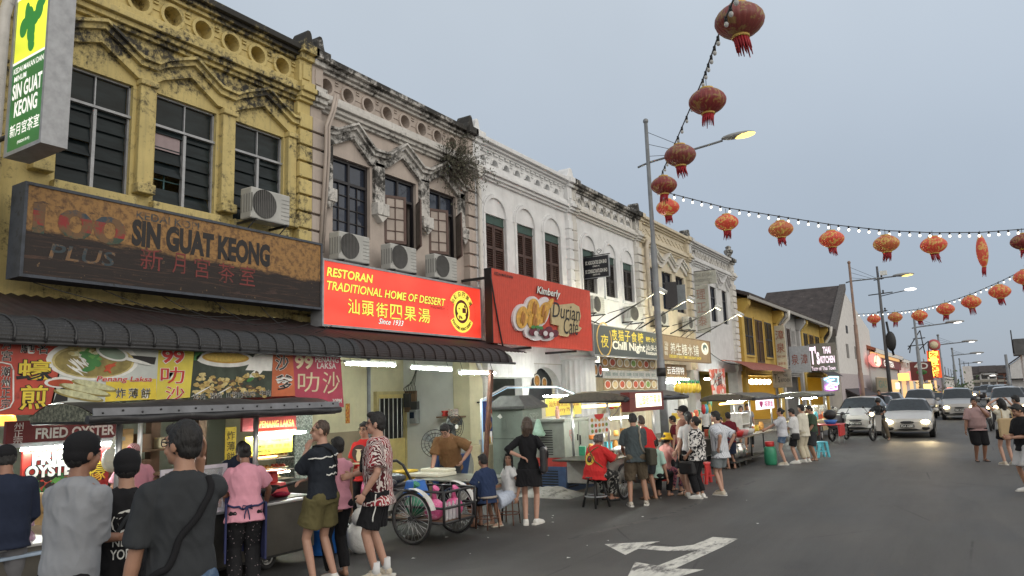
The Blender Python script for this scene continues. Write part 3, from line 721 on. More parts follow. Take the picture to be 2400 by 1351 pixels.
solo('cable_bundle', 'pink conduits looping down the party wall between yellow and pink shophouses', 'conduit', MB().path([(FX+.3, 10.3, 8.35), (FX+.32, 10.2, 8.0), (FX+.34, 10.02, 7.6), (FX+.3, 10.05, 7.0), (FX+.2, 10.0, 4.9)], .035, 6).path([(FX+.3, 10.38, 8.4), (FX+.32, 10.27, 8.0), (FX+.34, 10.1, 7.6), (FX+.3, 10.14, 7.0), (FX+.2, 10.08, 5.0)], .03, 6), WP, (FX+.3, 10.1, 5))
rp = thing('drain_pipe', 'cream drain pipe between white and cream shophouses', 'drain pipe', (FX+.3, 27.1, 0))
part(rp, 'pipe', MB().path([(FX+.3, 27.8, 8.1), (FX+.3, 27.3, 8.05), (FX+.3, 27.2, 7.8), (FX+.28, 27.25, 5.0)], .09, 8), mat('cream_pipe', (.5, .44, .36), .6), True)
po = solo('awning_post', 'rust brown steel post leaning under the end of the awning', 'post', MB().obox((-9.2, 13.4, 1.35), (.07, .1, 2.6), rx=R(-9)), M_RUST, (-9.2, 13.6, .1))
# fluted white column and arched opening of the durian shop
fc = thing('fluted_column', 'thick white fluted column with ringed capital under the red billboard', 'column', (-10.7, 20.7, 0))
prof = MB(); nF = 20
for i in range(nF*4):
 pass
def flute(u, v):
 a = 2*math.pi*u; r = .56-.045*abs(math.sin(a*nF/2))**.6; return (-10.7+r*math.cos(a), 20.7+r*math.sin(a), .13+3.0*v)
part(fc, 'shaft', MB().grid(flute, nF*6, 2), WW, True)
part(fc, 'capital', MB().lathe([(.56, 3.1), (.64, 3.12), (.64, 3.2), (.58, 3.22), (.58, 3.3), (.68, 3.33), (.68, 3.42), (.62, 3.45)], (-10.7, 20.7, 0), 28), WW, True)
aw = MB(); Yc, Zs, ra = 19.25, 1.85, 1.05
pts = [(16.0, .13), (16.0, 3.33), (20.6, 3.33), (20.6, .13), (Yc+ra, .13)]+[(Yc+ra*math.cos(math.pi*i/16), Zs+ra*math.sin(math.pi*i/16)) for i in range(17)]+[(Yc-ra, .13), (17.9, .13), (17.9, 2.55), (16.3, 2.55), (16.3, .13)]
aw.prism(pts, FX-.3, FX-.05); part(SH3, 'arched_screen_wall', aw, WW, True)
part(SH3, 'beam_box', MB().box(FX-.05, FX+.25, 15.75, 18.1, 2.56, 3.3), WW, True, bevel=.01)
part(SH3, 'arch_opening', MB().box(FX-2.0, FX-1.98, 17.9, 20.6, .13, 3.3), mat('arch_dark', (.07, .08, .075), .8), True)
# ================================================================ PENT ROOF, AWNING AND BANNERS
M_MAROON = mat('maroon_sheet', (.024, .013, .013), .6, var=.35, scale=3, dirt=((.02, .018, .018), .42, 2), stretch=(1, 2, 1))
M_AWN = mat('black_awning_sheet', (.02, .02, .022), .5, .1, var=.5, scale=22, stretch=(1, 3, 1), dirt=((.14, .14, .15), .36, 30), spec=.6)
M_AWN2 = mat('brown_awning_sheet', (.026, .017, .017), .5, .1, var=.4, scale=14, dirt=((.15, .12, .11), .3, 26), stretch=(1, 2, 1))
def pent(name, label, y0, y1, mt, X0=-10.98, z0=3.62, X1=-9.15, z1=3.08):
 g = MB(); n = int((y1-y0)/.04)
 def f(u, v): return (X0+(X1-X0)*v, y0+(y1-y0)*u, z0+(z1-z0)*v+.018*math.sin(u*n*math.pi*.5))
 g.grid(f, n*1, 3); b = len(g.V)
 return solo(name, label, 'roof', g, mt, (X0, y0, z1))
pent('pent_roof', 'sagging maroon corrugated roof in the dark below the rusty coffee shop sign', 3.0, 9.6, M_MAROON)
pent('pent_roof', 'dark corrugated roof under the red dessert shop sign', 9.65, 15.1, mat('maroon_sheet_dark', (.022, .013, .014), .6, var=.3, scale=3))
def rolled_awning(label, y0, y1, mt, r=.29, Xc=-9.06, zc=2.8, taper=0):
 t = thing('rolled_awning', label, 'awning', (Xc, y0, zc))
 def f(u, v):
  a = R(115)-R(122)*v; y = y0+(y1-y0)*u; k = .009*math.sin(v*90)
  q = 1-taper*max(0, (u-.9)/.1)**2
  return (Xc+(r*1.15+k)*math.cos(a)*q, y, zc+(r+k)*math.sin(a)*q)
 part(t, 'sheet', MB().grid(f, int((y1-y0)/.15), 44), mt, True)
 rib = MB(); y = y0+.1
 while y < y1:
  rib.path([(Xc+(r*1.15+.012)*math.cos(a), y+.02*math.sin(a*3), zc+(r+.012)*math.sin(a)) for a in [R(115-118*i/9) for i in range(10)]], .016, 5)
  y += .32
 part(t, 'rib', rib, mt, True)
 part(t, 'edge_rail', MB().tube((Xc+r*1.15-.02, y0, zc-.03), (Xc+r*1.15-.02, y1, zc-.03), .025), M_DKMETAL, True)
 return t
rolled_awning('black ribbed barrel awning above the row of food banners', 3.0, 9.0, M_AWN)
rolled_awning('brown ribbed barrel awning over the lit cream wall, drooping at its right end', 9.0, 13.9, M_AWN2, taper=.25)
XB = -8.92
def sheet(name, label, pts, mt, cat='banner', thick=.008, X=XB, bev=0):
 g = MB(); g.prism([fX(x, y, X) for x, y in pts], X-thick, X)
 y, z = fX(*pts[-1], X)
 t = thing(name, label, cat, (X, y, z)); part(t, 'sheet', g, mt, True); return t
# red oyster banner
bn = sheet('food_banner', 'red banner with yellow and black Chinese characters for fried oyster at far left', [(-60, 788), (158, 796), (118, 972), (-60, 974)], mat('red_vinyl', (.42, .055, .035), .5, var=.25, scale=3, dirt=((.2, .03, .02), .35, 4)))
M5 = [INK_YELLOW, INK_BLACK, INK_WHITE, INK_RED, INK_CREAM]
its = outl([Tx('馳', XB, (50, 800, 828), (82, 801, 829), 1, off=.02), Tx('名', XB, (88, 801, 830), (112, 802, 830), 1, off=.02), Tx('月', XB, (6, 796, 818), (26, 797, 819), 1, off=.02), Tx('宮', XB, (4, 822, 846), (29, 823, 847), 1, off=.02)]+[Tx(c, XB, (3, 860+25*i, 882+25*i), (24, 860+25*i, 882+25*i), 1, off=.02) for i, c in enumerate('潮州正宗')], .05, 2)
its += outl([Tx('蠔', XB, (44, 842, 892), (120, 846, 890), 0, off=.035), Tx('煎', XB, (50, 904, 960), (112, 904, 958), 0, off=.035)], .07, 1)
words(bn, 'lettering', its, M5)
fr = MB(); cy, ca = fX(14, 915, XB); y1, z1 = fX(31, 868, XB); y2, z2 = fX(31, 940, XB)
fr.path([(XB+.004, y1, z1), (XB+.004, y2, z2), (XB+.004, y2-.03, z2-.07), (XB+.004, y2-.12, z2-.1), (XB+.004, y2-.25, z2-.1)], .009, 4).path([(XB+.004, y1, z1), (XB+.004, y1-.03, z1+.06), (XB+.004, y1-.12, z1+.08), (XB+.004, y1-.25, z1+.08)], .009, 4)
part(bn, 'outline', fr, INK_WHITE, True)
# Penang laksa picture banner
bn = sheet('food_banner', 'picture banner of a laksa bowl with a spoon and spring rolls beside yellow panel', [(156, 796), (372, 806), (366, 935), (118, 950)], mat('pale_photo_paper', (.5, .53, .5), .5, var=.15, scale=2))
def F(px, py): return fX(px, py, XB)
g = MB()
def D(px, py, rx, ry, m, l, rot=0, fn=disc, **k):
 y, z = F(px, py); s = .0052; fn(g, XB, y, z, rx*s*1.42, ry*s, l, m, **({'rot': rot, **k} if fn is disc else k))
D(222, 845, 74, 46, 2, .002); D(222, 847, 66, 39, 4, .004); D(222, 848, 62, 35, 6, .005)
quad(g, XB, [(296, 832), (366, 838), (362, 855), (300, 845)], .003, 1)
for i in range(26): D(200+rnd.uniform(-40, 30), 822+rnd.uniform(-10, 10), rnd.uniform(3, 8), rnd.uniform(2, 4), rnd.choice((4, 9)), .006+.0001*i, fn=blob)
for i in range(16): D(182+rnd.uniform(-14, 20), 855+rnd.uniform(-14, 16), rnd.uniform(8, 13), 1.6, 2, .0085+.0001*i, rnd.uniform(-1.1, -.3))
for i in range(14): D(218+rnd.uniform(-22, 22), 840+rnd.uniform(-16, 26), rnd.uniform(6, 11), rnd.uniform(3, 6), rnd.choice((5, 5, 10)), .011+.0001*i, rnd.uniform(-1, 1))
for i in range(12): D(250+rnd.uniform(-14, 18), 862+rnd.uniform(-10, 8), rnd.uniform(3, 7), rnd.uniform(1.5, 3), 3, .013+.0001*i, rnd.uniform(-1, 1))
D(262, 828, 28, 17, 2, .015, -.25); D(262, 828, 23, 13, 8, .016, -.25); D(315, 846, 30, 4, 2, .0155, -.22)
D(142, 897, 24, 12, 2, .004); D(142, 898, 19, 8, 3, .005)
quad(g, XB, [(135, 915), (160, 900), (158, 940), (124, 945)], .003, 1)
for a, b, w in ((200, 915, 42), (185, 928, 40), (222, 905, 38)): D(a, b, w, 9, 6, .006, -.22); D(a, b-2, w-4, 7, 9, .007, -.22)
quad(g, XB, [(248, 894), (366, 888), (366, 936), (246, 942)], .004, 0)
part(bn, 'picture', g, [INK_YELLOW, INK_BLACK, INK_WHITE, mat('ink_chili', (.42, .06, .02), .5, var=.3), mat('ink_noodle', (.5, .42, .18), .5, var=.3), INK_GREEN, mat('ink_broth', (.25, .2, .06), .5, var=.4), INK_BROWN, mat('ink_soup_green', (.17, .24, .18), .4), mat('ink_roll', (.5, .5, .3), .5, var=.3, scale=20), mat('ink_leaf', (.1, .3, .06), .5)], True)
words(bn, 'lettering', outl([Tx('Penang Laksa', XB, (226, 882, 899), (355, 884, 897), 0, off=.015, lift=.009, shear=.15)], .05, 1)+outl([Tx(c, XB, (272+29*i, 911, 934), (294+29*i, 910, 933), 2, off=.01, lift=.009) for i, c in enumerate('炸薄餅')], .05, 1), [INK_RED, INK_WHITE, INK_BLACK])
# 99 laksa yellow strip
bn = sheet('food_banner', 'yellow banner strip with large red number 99 and laksa characters', [(372, 806), (456, 812), (445, 932), (366, 938)], mat('yellow_vinyl', (.62, .52, .07), .5, var=.18, scale=3))
words(bn, 'lettering', outl([Tx('99', XB, (381, 820, 850), (430, 821, 851), 0, off=.03), Tx('叻', XB, (377, 860, 898), (432, 862, 900), 0, off=.01), Tx('沙', XB, (388, 906, 940), (432, 906, 938), 0, off=.01)], .05, 1), [INK_RED, INK_WHITE])
# satay banner
bn = sheet('food_banner', 'picture banner of grilled satay skewers with a bowl of peanut sauce', [(456, 812), (640, 828), (636, 930), (445, 938)], mat('dark_green_photo', (.035, .05, .035), .5, var=.5, scale=5))
g = MB()
quad(g, XB, [(600, 826), (640, 828), (637, 870), (575, 868)], .002, 2)
D(530, 842, 64, 22, 2, .003); D(530, 839, 52, 15, 0, .004); D(530, 838, 46, 12, 1, .005)
quad(g, XB, [(458, 822), (478, 824), (462, 845), (453, 845)], .003, 4)
for i in range(130):
 t = rnd.random(); k = rnd.choice((0, 1, 2)); x = 455+t*165; y = (910-t*30, 925-t*8, 880+t*42)[k]+rnd.uniform(-9, 9)
 D(x, y, rnd.uniform(3, 8), rnd.uniform(3, 6), rnd.choice((3, 3, 5, 6)), .006+.00005*i, fn=blob)
for x in (520, 470): D(x, 918, 22, 1.5, 2, .013, .45)
D(600, 875, 18, 9, 2, .006, .5); D(585, 890, 9, 5, 4, .0135, .4)
part(bn, 'picture', g, [mat('ink_sauce', (.5, .3, .04), .5), mat('ink_sauce_light', (.6, .42, .09), .5, var=.2, scale=30), INK_WHITE, mat('ink_satay', (.42, .3, .1), .6, var=.4, scale=30), INK_GREEN, mat('ink_char', (.1, .06, .03), .6, var=.4), mat('ink_satay_pale', (.55, .45, .2), .6, var=.3, scale=30)], True)
words(bn, 'lettering', outl([Tx(c, XB, (452+39*i, 924-2.2*i, 938-2.2*i), (452+39*i+w_, 923-2.2*i, 937-2.2*i), 0, lift=.014) for i, (c, w_) in enumerate(zip(('鸡肉', '猪肉', '山猪肉', '羊肉', '牛肉'), (28, 28, 38, 28, 26)))], .06, 1), [INK_BLACK, INK_WHITE])
bn = sheet('food_banner', 'narrow orange banner with two black satay characters', [(640, 828), (686, 832), (692, 928), (636, 930)], mat('orange_vinyl', (.5, .13, .05), .5, var=.25, scale=4))
words(bn, 'lettering', outl([Tx('沙', XB, (646, 833, 868), (676, 834, 868), 0, off=.03), Tx('爹', XB, (648, 878, 914), (684, 880, 914), 0, off=.03)], .06, 1), [INK_BLACK, INK_WHITE])
bn = sheet('food_banner', 'crimson banner reading 99 Penang Laksa with torn lower edge', [(686, 832), (798, 838), (806, 955), (770, 950), (692, 930)], mat('crimson_vinyl', (.40, .05, .09), .5, var=.2, scale=3))
words(bn, 'lettering', [Tx('99', XB, (692, 834, 864), (732, 836, 864), 0, off=.03), Tx('PENANG', XB, (739, 836, 849), (793, 840, 851), 1, off=.01), Tx('LAKSA', XB, (743, 850, 864), (787, 853, 865), 1, off=.01), Tx('叻', XB, (698, 872, 918), (748, 874, 920), 0), Tx('沙', XB, (756, 870, 922), (796, 874, 924), 0), Tx('30PM', XB, (779, 935, 944), (800, 936, 946), 1, off=.02)], [INK_CREAM, INK_WHITE])
# fluorescent battens under the awning
for i, (l, r, lab) in enumerate((((812, 853), (925, 857), 'lit fluorescent tube beside the crimson banner'), ((965, 862), (1057, 868), 'lit fluorescent tube above the barred door'), ((1078, 875), (1160, 875), 'lit fluorescent tube hanging at the right end of the awning'))):
 X = -9.35; a, za = fX(*l, X); b, zb_ = fX(*r, X)
 t = thing('tube_light', lab, 'light', (X, (a+b)/2, za), group='fluorescent tubes under the awning')
 part(t, 'tube', MB().tube((X, a, za), (X, b, zb_), .022), M_TUBE, True)
 part(t, 'batten', MB().obox((X-.02, (a+b)/2, (za+zb_)/2+.045), (.06, b-a+.06, .05)), INK_WHITE, True)
 part(t, 'hanger', MB().tube((X, a+.1, za+.06), (X-.1, a+.1, za+.35), .006, n=4).tube((X, b-.1, zb_+.06), (X-.1, b-.1, zb_+.35), .006, n=4), M_DKMETAL, True)
# ================================================================ SIGNBOARDS
def board(name, label, X, y0, y1, z0, z1, face, frame=None, th=.25, fw=.04, cat='sign'):
 t = thing(name, label, cat, (X, (y0+y1)/2, z0))
 part(t, 'face', MB().box(X-.02, X, y0, y1, z0, z1), face, True)
 f = MB().box(X-th, X-.021, y0, y1, z0, z1)
 for a, b, c, d in ((y0-fw, y0, z0-fw, z1+fw), (y1, y1+fw, z0-fw, z1+fw), (y0, y1, z0-fw, z0), (y0, y1, z1, z1+fw)): f.box(X-th-.01, X+.02, a, b, c, d)
 part(t, 'frame', f, frame or M_DKMETAL, True); return t
def rustface():
 m, nt, b = _principled('rusted_sign_face'); lk = nt.links.new
 t = nt.nodes.new('ShaderNodeTexCoord'); s = nt.nodes.new('ShaderNodeSeparateXYZ'); lk(t.outputs['Object'], s.inputs[0])
 n1 = noise_node(nt, 2.2, 8, .75, (1, .5, 2)); n2 = noise_node(nt, 11, 6, .7); n3 = noise_node(nt, 3, 6, .7, (1, .3, 6), dist=1.5)
 # painted ochre upper band over a dark brown lower field, both eaten by rust; the border dips to the right
 e = math2(nt, 'ADD', math2(nt, 'ADD', s.outputs[2], math2(nt, 'MULTIPLY', s.outputs[1], .02)), math2(nt, 'MULTIPLY', math2(nt, 'SUBTRACT', n1, .5), .35))
 up = rng(nt, e, .5, .58)
 c1 = mix(nt, rng(nt, n2, .42, .66), (.33, .18, .06), (.12, .06, .026))
 c2 = mix(nt, rng(nt, n3, .5, .7), (.016, .010, .009), (.075, .038, .025))
 c2 = mix(nt, rng(nt, n2, .62, .7), c2, (.2, .12, .06))
 c = mix(nt, up, c2, c1)
 c = mix(nt, rng(nt, n1, .6, .66), c, (.055, .03, .025))
 lk(c, b.inputs['Base Color']); b.inputs['Roughness'].default_value = .65
 bp = nt.nodes.new('ShaderNodeBump'); bp.inputs['Strength'].default_value = .4; bp.inputs['Distance'].default_value = .01; lk(n2, bp.inputs['Height']); lk(bp.outputs[0], b.inputs['Normal'])
 return m
X1 = -10.2
S1 = board('shop_sign', 'long rusted coffee shop signboard with peeling ochre paint and black capitals', X1, 4.42, 9.46, 3.78, 4.96, rustface(), mat('blue_grey_frame', (.055, .065, .085), .6, var=.4, scale=5, dirt=((.02, .02, .02), .4, 5)), th=.34)
def stripes():
 m, nt, b = _principled('faded_striped_paint'); t = nt.nodes.new('ShaderNodeTexCoord'); s = nt.nodes.new('ShaderNodeSeparateXYZ'); nt.links.new(t.outputs['Object'], s.inputs[0])
 r = nt.nodes.new('ShaderNodeValToRGB'); r.color_ramp.interpolation = 'CONSTANT'; nt.links.new(rng(nt, s.outputs[2], .45, 1.05, 0, 1, False), r.inputs[0])
 for i, (p, c) in enumerate(((0, (.04, .07, .05)), (.36, (.27, .03, .03)), (.68, (.035, .06, .085)))):
  e = r.color_ramp.elements[i] if i < 2 else r.color_ramp.elements.new(p); e.position = p; e.color = (*c, 1)
 c = mix(nt, rng(nt, noise_node(nt, 5, 7, .75), .42, .56), r.outputs[0], (.16, .09, .045)); nt.links.new(c, b.inputs['Base Color']); b.inputs['Roughness'].default_value = .7
 return m
words(S1, 'lettering', [Tx('SIN GUAT KEONG', X1, (313, 517, 572), (631, 578, 624), 0, off=.055), Tx('KEDAI KOPI', X1, (320, 494, 512), (466, 524, 541), 1, off=.01), Tx('PLUS', X1, (116, 572, 610), (270, 592, 622), 1, off=.01, shear=.15)]+[Tx(c, X1, (x, y, y+h_), (x+w_, y+4, y+h_+4), 2) for c, x, y, w_, h_ in (('新', 330, 580, 52, 52), ('月', 405, 592, 30, 48), ('宮', 456, 602, 36, 48), ('茶', 512, 616, 38, 46), ('室', 562, 622, 36, 46))]+[Tx('100', X1, (84, 484, 556), (292, 512, 566), 3, off=.03)], [mat('flaking_black', (.016, .013, .013), .6, dirt=((.3, .17, .06), .3, 9)), mat('flaking_blue', (.03, .048, .06), .6, dirt=((.2, .11, .05), .5, 6)), mat('flaking_red', (.19, .03, .028), .6, dirt=((.06, .03, .02), .45, 6)), stripes()])
# red lightbox
X2 = -10.2
def litface(name, col, es, var=.25):
 """back-lit acrylic: tubes behind it make broad brighter bands"""
 m, nt, b = _principled(name)
 n = noise_node(nt, .9, 2, .4, (1, .9, 2.2)); k = rng(nt, n, .3, .7, 1-var, 1+var)
 b.inputs['Base Color'].default_value = (*[x*.7 for x in col], 1); b.inputs['Emission Color'].default_value = (*col, 1); b.inputs['Roughness'].default_value = .35
 nt.links.new(math2(nt, 'MULTIPLY', k, es), b.inputs['Emission Strength']); return m
S2 = board('shop_sign', 'glowing red lightbox sign with yellow lettering of a traditional dessert restaurant', X2, 9.54, 14.68, 3.48, 4.69, litface('red_lightbox', (.85, .06, .035), .85, .35), M_ALU, th=.28)
E_YEL = glow('lit_yellow', (.95, .8, .1), .8); E_DK = mat('sign_maroon', (.12, .012, .01), .4)
rl = [Tx('RESTORAN', X2, (766, 627, 648), (873, 645, 663), 0, off=.03, shear=.15), Tx('TRADITIONAL HOME OF DESSERT', X2, (766, 659, 680), (1043, 701, 717), 0, off=.02, shear=.2)]
rl += [Tx(c, X2, (815+33*i, 700+4.4*i, 735+4*i), (815+33*i+27, 704+4.4*i, 738+4*i), 0, off=.025) for i, c in enumerate('汕頭街四果湯')]
words(S2, 'lettering', outl(rl, .05, 1)+outl([Tx('Since 1933', X2, (887, 746, 760), (945, 753, 764), 2, shear=.35, off=.01)], .06, 1)+[Tx('PG0238475-V', X2, (1009, 717, 723), (1042, 722, 727), 1)], [E_YEL, E_DK, glow('lit_white', (.95, .93, .85), .8)])
g = MB(); yc, zc = fX(1082, 731, X2)
for k in range(44):
 a = 2*math.pi*k/44; disc(g, X2, yc+.55*math.cos(a), zc+.56*math.sin(a), .012, .012, .004, 1, 6)
for a0, a1 in ((R(28), R(152)), (R(208), R(332))):
 P = [(X2+.004, yc+.5*math.cos(a0+(a1-a0)*i/14), zc+.5*math.sin(a0+(a1-a0)*i/14)) for i in range(15)]+[(X2+.004, yc+.33*math.cos(a1-(a1-a0)*i/14), zc+.33*math.sin(a1-(a1-a0)*i/14)) for i in range(15)]
 g.add(P, [list(range(30))], 0)
disc(g, X2, yc, zc, .32, .33, .004, 0, 28); disc(g, X2, yc, zc, .27, .28, .006, 1, 28); disc(g, X2, yc, zc+.05, .2, .16, .008, 0, 20)
disc(g, X2, yc-.02, zc-.12, .17, .09, .009, 0, 16); g.box(X2+.004, X2+.0095, yc+.02, yc+.16, zc-.03, zc+.09, 1)
for k in range(9): disc(g, X2, yc+rnd.uniform(-.17, .17), zc+rnd.uniform(-.2, .15), .028, .022, .0105, 1, 8)
for k, c in enumerate('汕頭街四果湯'):
 a = R(148-23*k); lettering(g, c, (X2, yc+.415*math.cos(a), zc+.415*math.sin(a)), (0, math.sin(a), -math.cos(a)), (0, math.cos(a), math.sin(a)), None, .12, .02, .007, m=1)
for k, c in enumerate('Traditional Home of Dessert'):
 a = R(212+4.4*k)
 if c != ' ': lettering(g, c, (X2, yc+.415*math.cos(a), zc+.415*math.sin(a)), (0, -math.sin(a), math.cos(a)), (0, -math.cos(a), -math.sin(a)), None, .07, .01, .007, m=1)
part(S2, 'round_emblem', g, [E_YEL, E_DK], True)
# corrugated red billboard of the durian cafe
X3 = -9.8; ya, yb, za, zb2 = 14.62, 20.02, 3.34, 5.18
S3 = thing('shop_sign', 'red corrugated billboard with cut-out durian fruit artwork', 'sign', (X3, 17.3, za))
g = MB(); nn = 56
P = []
for i in range(nn*4+1):
 y = ya+(yb-ya)*(i//2*2+(.3 if i % 2 else 0))/(nn*4+.3); P.append((X3 if i % 4 in (0, 1) else X3-.05, y))
g.prism(P+[(X3-.18, yb), (X3-.18, ya)], za, zb2, 'z'); part(S3, 'corrugated_panel', g, mat('red_corrugated', (.58, .062, .03), .45, var=.08), True)
part(S3, 'bracket', MB().box(X3-1.2, X3-.15, 16.6, 16.66, 3.28, 3.34).box(X3-1.2, X3-.15, 19.2, 19.26, 3.28, 3.34).box(X3-1.2, X3-.15, 15, 15.06, 5.0, 5.06), M_DKMETAL, True)
part(S3, 'sign_edge', MB().box(X3-.2, X3+.006, ya-.03, ya, za, zb2), INK_BLACK, True)
def cut(pxpts, th, lift, m, mb, X=X3): mb.prism([fX(x, y, X) for x, y in pxpts], X+lift, X+lift+th, 'x', m)
def ov(px, py, rx, ry, rot=0, n=18): return [(px+rx*math.cos(t)*math.cos(rot)-ry*math.sin(t)*math.sin(rot), py+rx*math.cos(t)*math.sin(rot)+ry*math.sin(t)*math.cos(rot)) for t in [2*math.pi*i/n for i in range(n)]]
g = MB()
for i, (x, y, rx, ry, ro) in enumerate(((1217, 745, 20, 32, .1), (1243, 725, 19, 30, 0), (1267, 722, 15, 26, .3), (1244, 772, 20, 22, 0), (1265, 738, 16, 30, .3), (1250, 785, 20, 14, .2), (1275, 786, 20, 14, .1), (1235, 778, 12, 15, 0))): cut(ov(x, y, rx, ry, ro), .06, .01+.002*i, 0, g)
for i, (x, y, rx, ry, ro) in enumerate(((1217, 745, 14, 26, .1), (1243, 725, 14, 24, 0), (1266, 735, 12, 27, .3), (1243, 755, 14, 20, 0), (1280, 715, 6, 16, .5))): cut(ov(x, y, rx, ry, ro), .012, .09+.003*i, 1, g)
for i, (x, y) in enumerate(((1215, 745), (1219, 750), (1242, 722), (1246, 728), (1264, 730), (1268, 744), (1242, 752), (1246, 760))): cut(ov(x, y, 2.5, 15, .15), .006, .112+.003*i, 4, g)
for i, (x, y, r) in enumerate(((1240, 779, 10), (1262, 780, 9), (1276, 775, 9), (1290, 783, 9), (1270, 788, 8))): cut(ov(x, y, r, r*.95), .012, .128+.003*i, 2, g)
for i, (x, y) in enumerate(((1244, 783), (1266, 783), (1280, 786))): cut(ov(x, y, 5, 6), .008, .16+.002*i, 0, g)
for i, (x, y) in enumerate(((1238, 768), (1248, 768), (1256, 770))): cut(ov(x, y, 5, 4), .008, .15+.002*i, 5, g)
part(S3, 'fruit_cutout', g, [mat('cutout_white', (.66, .62, .64), .5, var=.1), mat('durian_flesh', (.6, .33, .06), .5, var=.35, scale=9), mat('mangosteen', (.13, .015, .03), .5, var=.4), INK_BROWN, mat('durian_deep', (.38, .16, .03), .5), INK_GREEN], True)
g = MB(); cut([(1285, 712), (1300, 716), (1338, 712), (1352, 720), (1356, 742), (1350, 765), (1358, 770), (1352, 778), (1330, 782), (1326, 790), (1312, 788), (1304, 784), (1305, 764), (1288, 760)], .05, .03, 0, g)
part(S3, 'name_plaque', g, [mat('beige_plaque', (.5, .4, .22), .5, var=.08)], True)
g = MB()
for (b_, l_, r_, k) in (('Durian', (1287, 708, 748), (1352, 720, 750), dict(shear=.25, lift=.09)), ('Café', (1314, 745, 786), (1348, 748, 784), dict(shear=.3, lift=.09))): it = Tx(b_, X3, l_, r_, 0, **k); lettering(g, *it[:6], **it[6])
for it in outl([Tx('Kimberly', X3, (1254, 675, 696), (1308, 680, 700), 1, shear=.25, off=.025, lift=.05)], .05, 0, .012): lettering(g, *it[:6], **it[6])
it = Tx('KEDAI MAKANAN', X3, (1158, 638, 645), (1201, 646, 652), 0, off=.02, lift=.01); lettering(g, *it[:6], **it[6])
part(S3, 'lettering', g, [INK_BLACK, INK_WHITE], True)
# floodlit dark sign and brown wooden sign
X4 = -9.8
S4 = board('shop_sign', 'dark grey signboard with yellow and white lettering and a gold brush ring', X4, 20.1, 25.8, 3.24, 4.16, mat('charcoal_board', (.055, .065, .072), .5, var=.1, scale=1.5), M_ALU, th=.1, fw=.025)
words(S4, 'lettering', [Tx(c, X4, (1433+15.3*i, 771+2.2*i, 797+1.6*i), (1433+15.3*i+12.5, 773+2.2*i, 799+1.6*i), 0, off=.004) for i, c in enumerate('夜猫子食糖')]+[Tx('糖水铺', X4, (1513, 790, 802), (1545, 793, 805), 0, off=.003), Tx('Chill Night', X4, (1435, 798, 823), (1511, 809, 831), 1, off=.03), Tx('汕头街', X4, (1513, 808, 822), (1545, 811, 824), 1, off=.01), Tx('Restaurant', X4, (1514, 822, 831), (1547, 826, 834), 1, off=.02), Tx('夜', X4, (1407, 783, 815), (1425, 786, 815), 0)], [mat('sign_yellow', (.72, .58, .06), .5), INK_WHITE])
g = MB(); yc, zc = fX(1416, 796, X4); ring(g, X4, yc, zc, .5, .045, .008, 26, R(60), R(395)); part(S4, 'brush_ring', g, INK_GOLD, True)
S5 = board('shop_sign', 'brown wood-plank sign with white brush characters and pale round logo', X4, 25.9, 31.6, 3.24, 4.16, mat('plank_print', (.22, .155, .095), .6, var=.5, scale=9, stretch=(1, 4, .15)), M_WOOD, th=.1, fw=.025)
words(S5, 'lettering', outl([Tx(c, X4, (1570+13.5*i, 803+1.5*i, 830+1.2*i), (1570+13.5*i+12, 804+1.5*i, 831+1.2*i), 0) for i, c in enumerate('养生糖水铺')], .05, 2)+[Tx('汕', X4, (1557, 800, 810), (1565, 801, 811), 0), Tx('頭', X4, (1557, 812, 821), (1565, 813, 822), 0), Tx('街', X4, (1557, 823, 832), (1565, 824, 833), 0), Tx('DESSERT OLD TIME DELIGHT SHOP', X4, (1569, 831, 837), (1643, 839, 845), 1, off=.02)], [INK_WHITE, mat('sign_yellow', (.72, .58, .06), .5), INK_BLACK])
g = MB(); yc, zc = fX(1652, 818, X4); disc(g, X4, yc, zc, .48, .26, .005, 0); disc(g, X4, yc, zc+.04, .3, .15, .007, 1); disc(g, X4, yc+.05, zc-.05, .15, .1, .009, 0); part(S5, 'logo', g, [INK_WHITE, mat('logo_teal', (.06, .1, .11), .5)], True)
# swan-neck floodlights above the two signs
for i, (l, r) in enumerate((((1425, 757), (1518, 706)), ((1503, 770), (1590, 726)), ((1577, 782), (1667, 738)), ((1636, 793), (1724, 750)))):
 y, z = fX(*l, X4)
 t = thing('sign_floodlight', ('first', 'second', 'third', 'fourth')[i]+' black arm floodlight from the left above the dark and brown signs', 'floodlight', (X4, y, z), group='floodlights above the signs')
 e = (X4+1.75, y+.35, z+.95)
 part(t, 'arm', MB().path([(X4-.1, y, z), (X4, y, z+.03), e], .025, 6).path([(X4, y, z+.3), (X4+.9, y+.18, z+.5)], .012, 5), M_DKMETAL, True)
 part(t, 'lamp_head', MB().obox((e[0], e[1], e[2]-.05), (.22, .3, .1), ry=R(35)), INK_WHITE, True)
 part(t, 'lens', MB().obox((e[0]-.05, e[1], e[2]-.115), (.17, .24, .012), ry=R(35)), glow('flood_lens', (1, .95, .7), 5), True)
 ld = bpy.data.lights.new('sign_flood', 'SPOT'); ld.energy = 260; ld.color = (1, .93, .62); ld.spot_size = R(110); ld.spot_blend = .6; ld.shadow_soft_size = .12
 lo = bpy.data.objects.new('flood_lamp', ld); COL.objects.link(lo); lo.parent = t; lo.location = (1.65, .35, .8)
 lo.rotation_euler = Vector((1.5, .1, .75)).to_track_quat('Z', 'Y').to_euler()
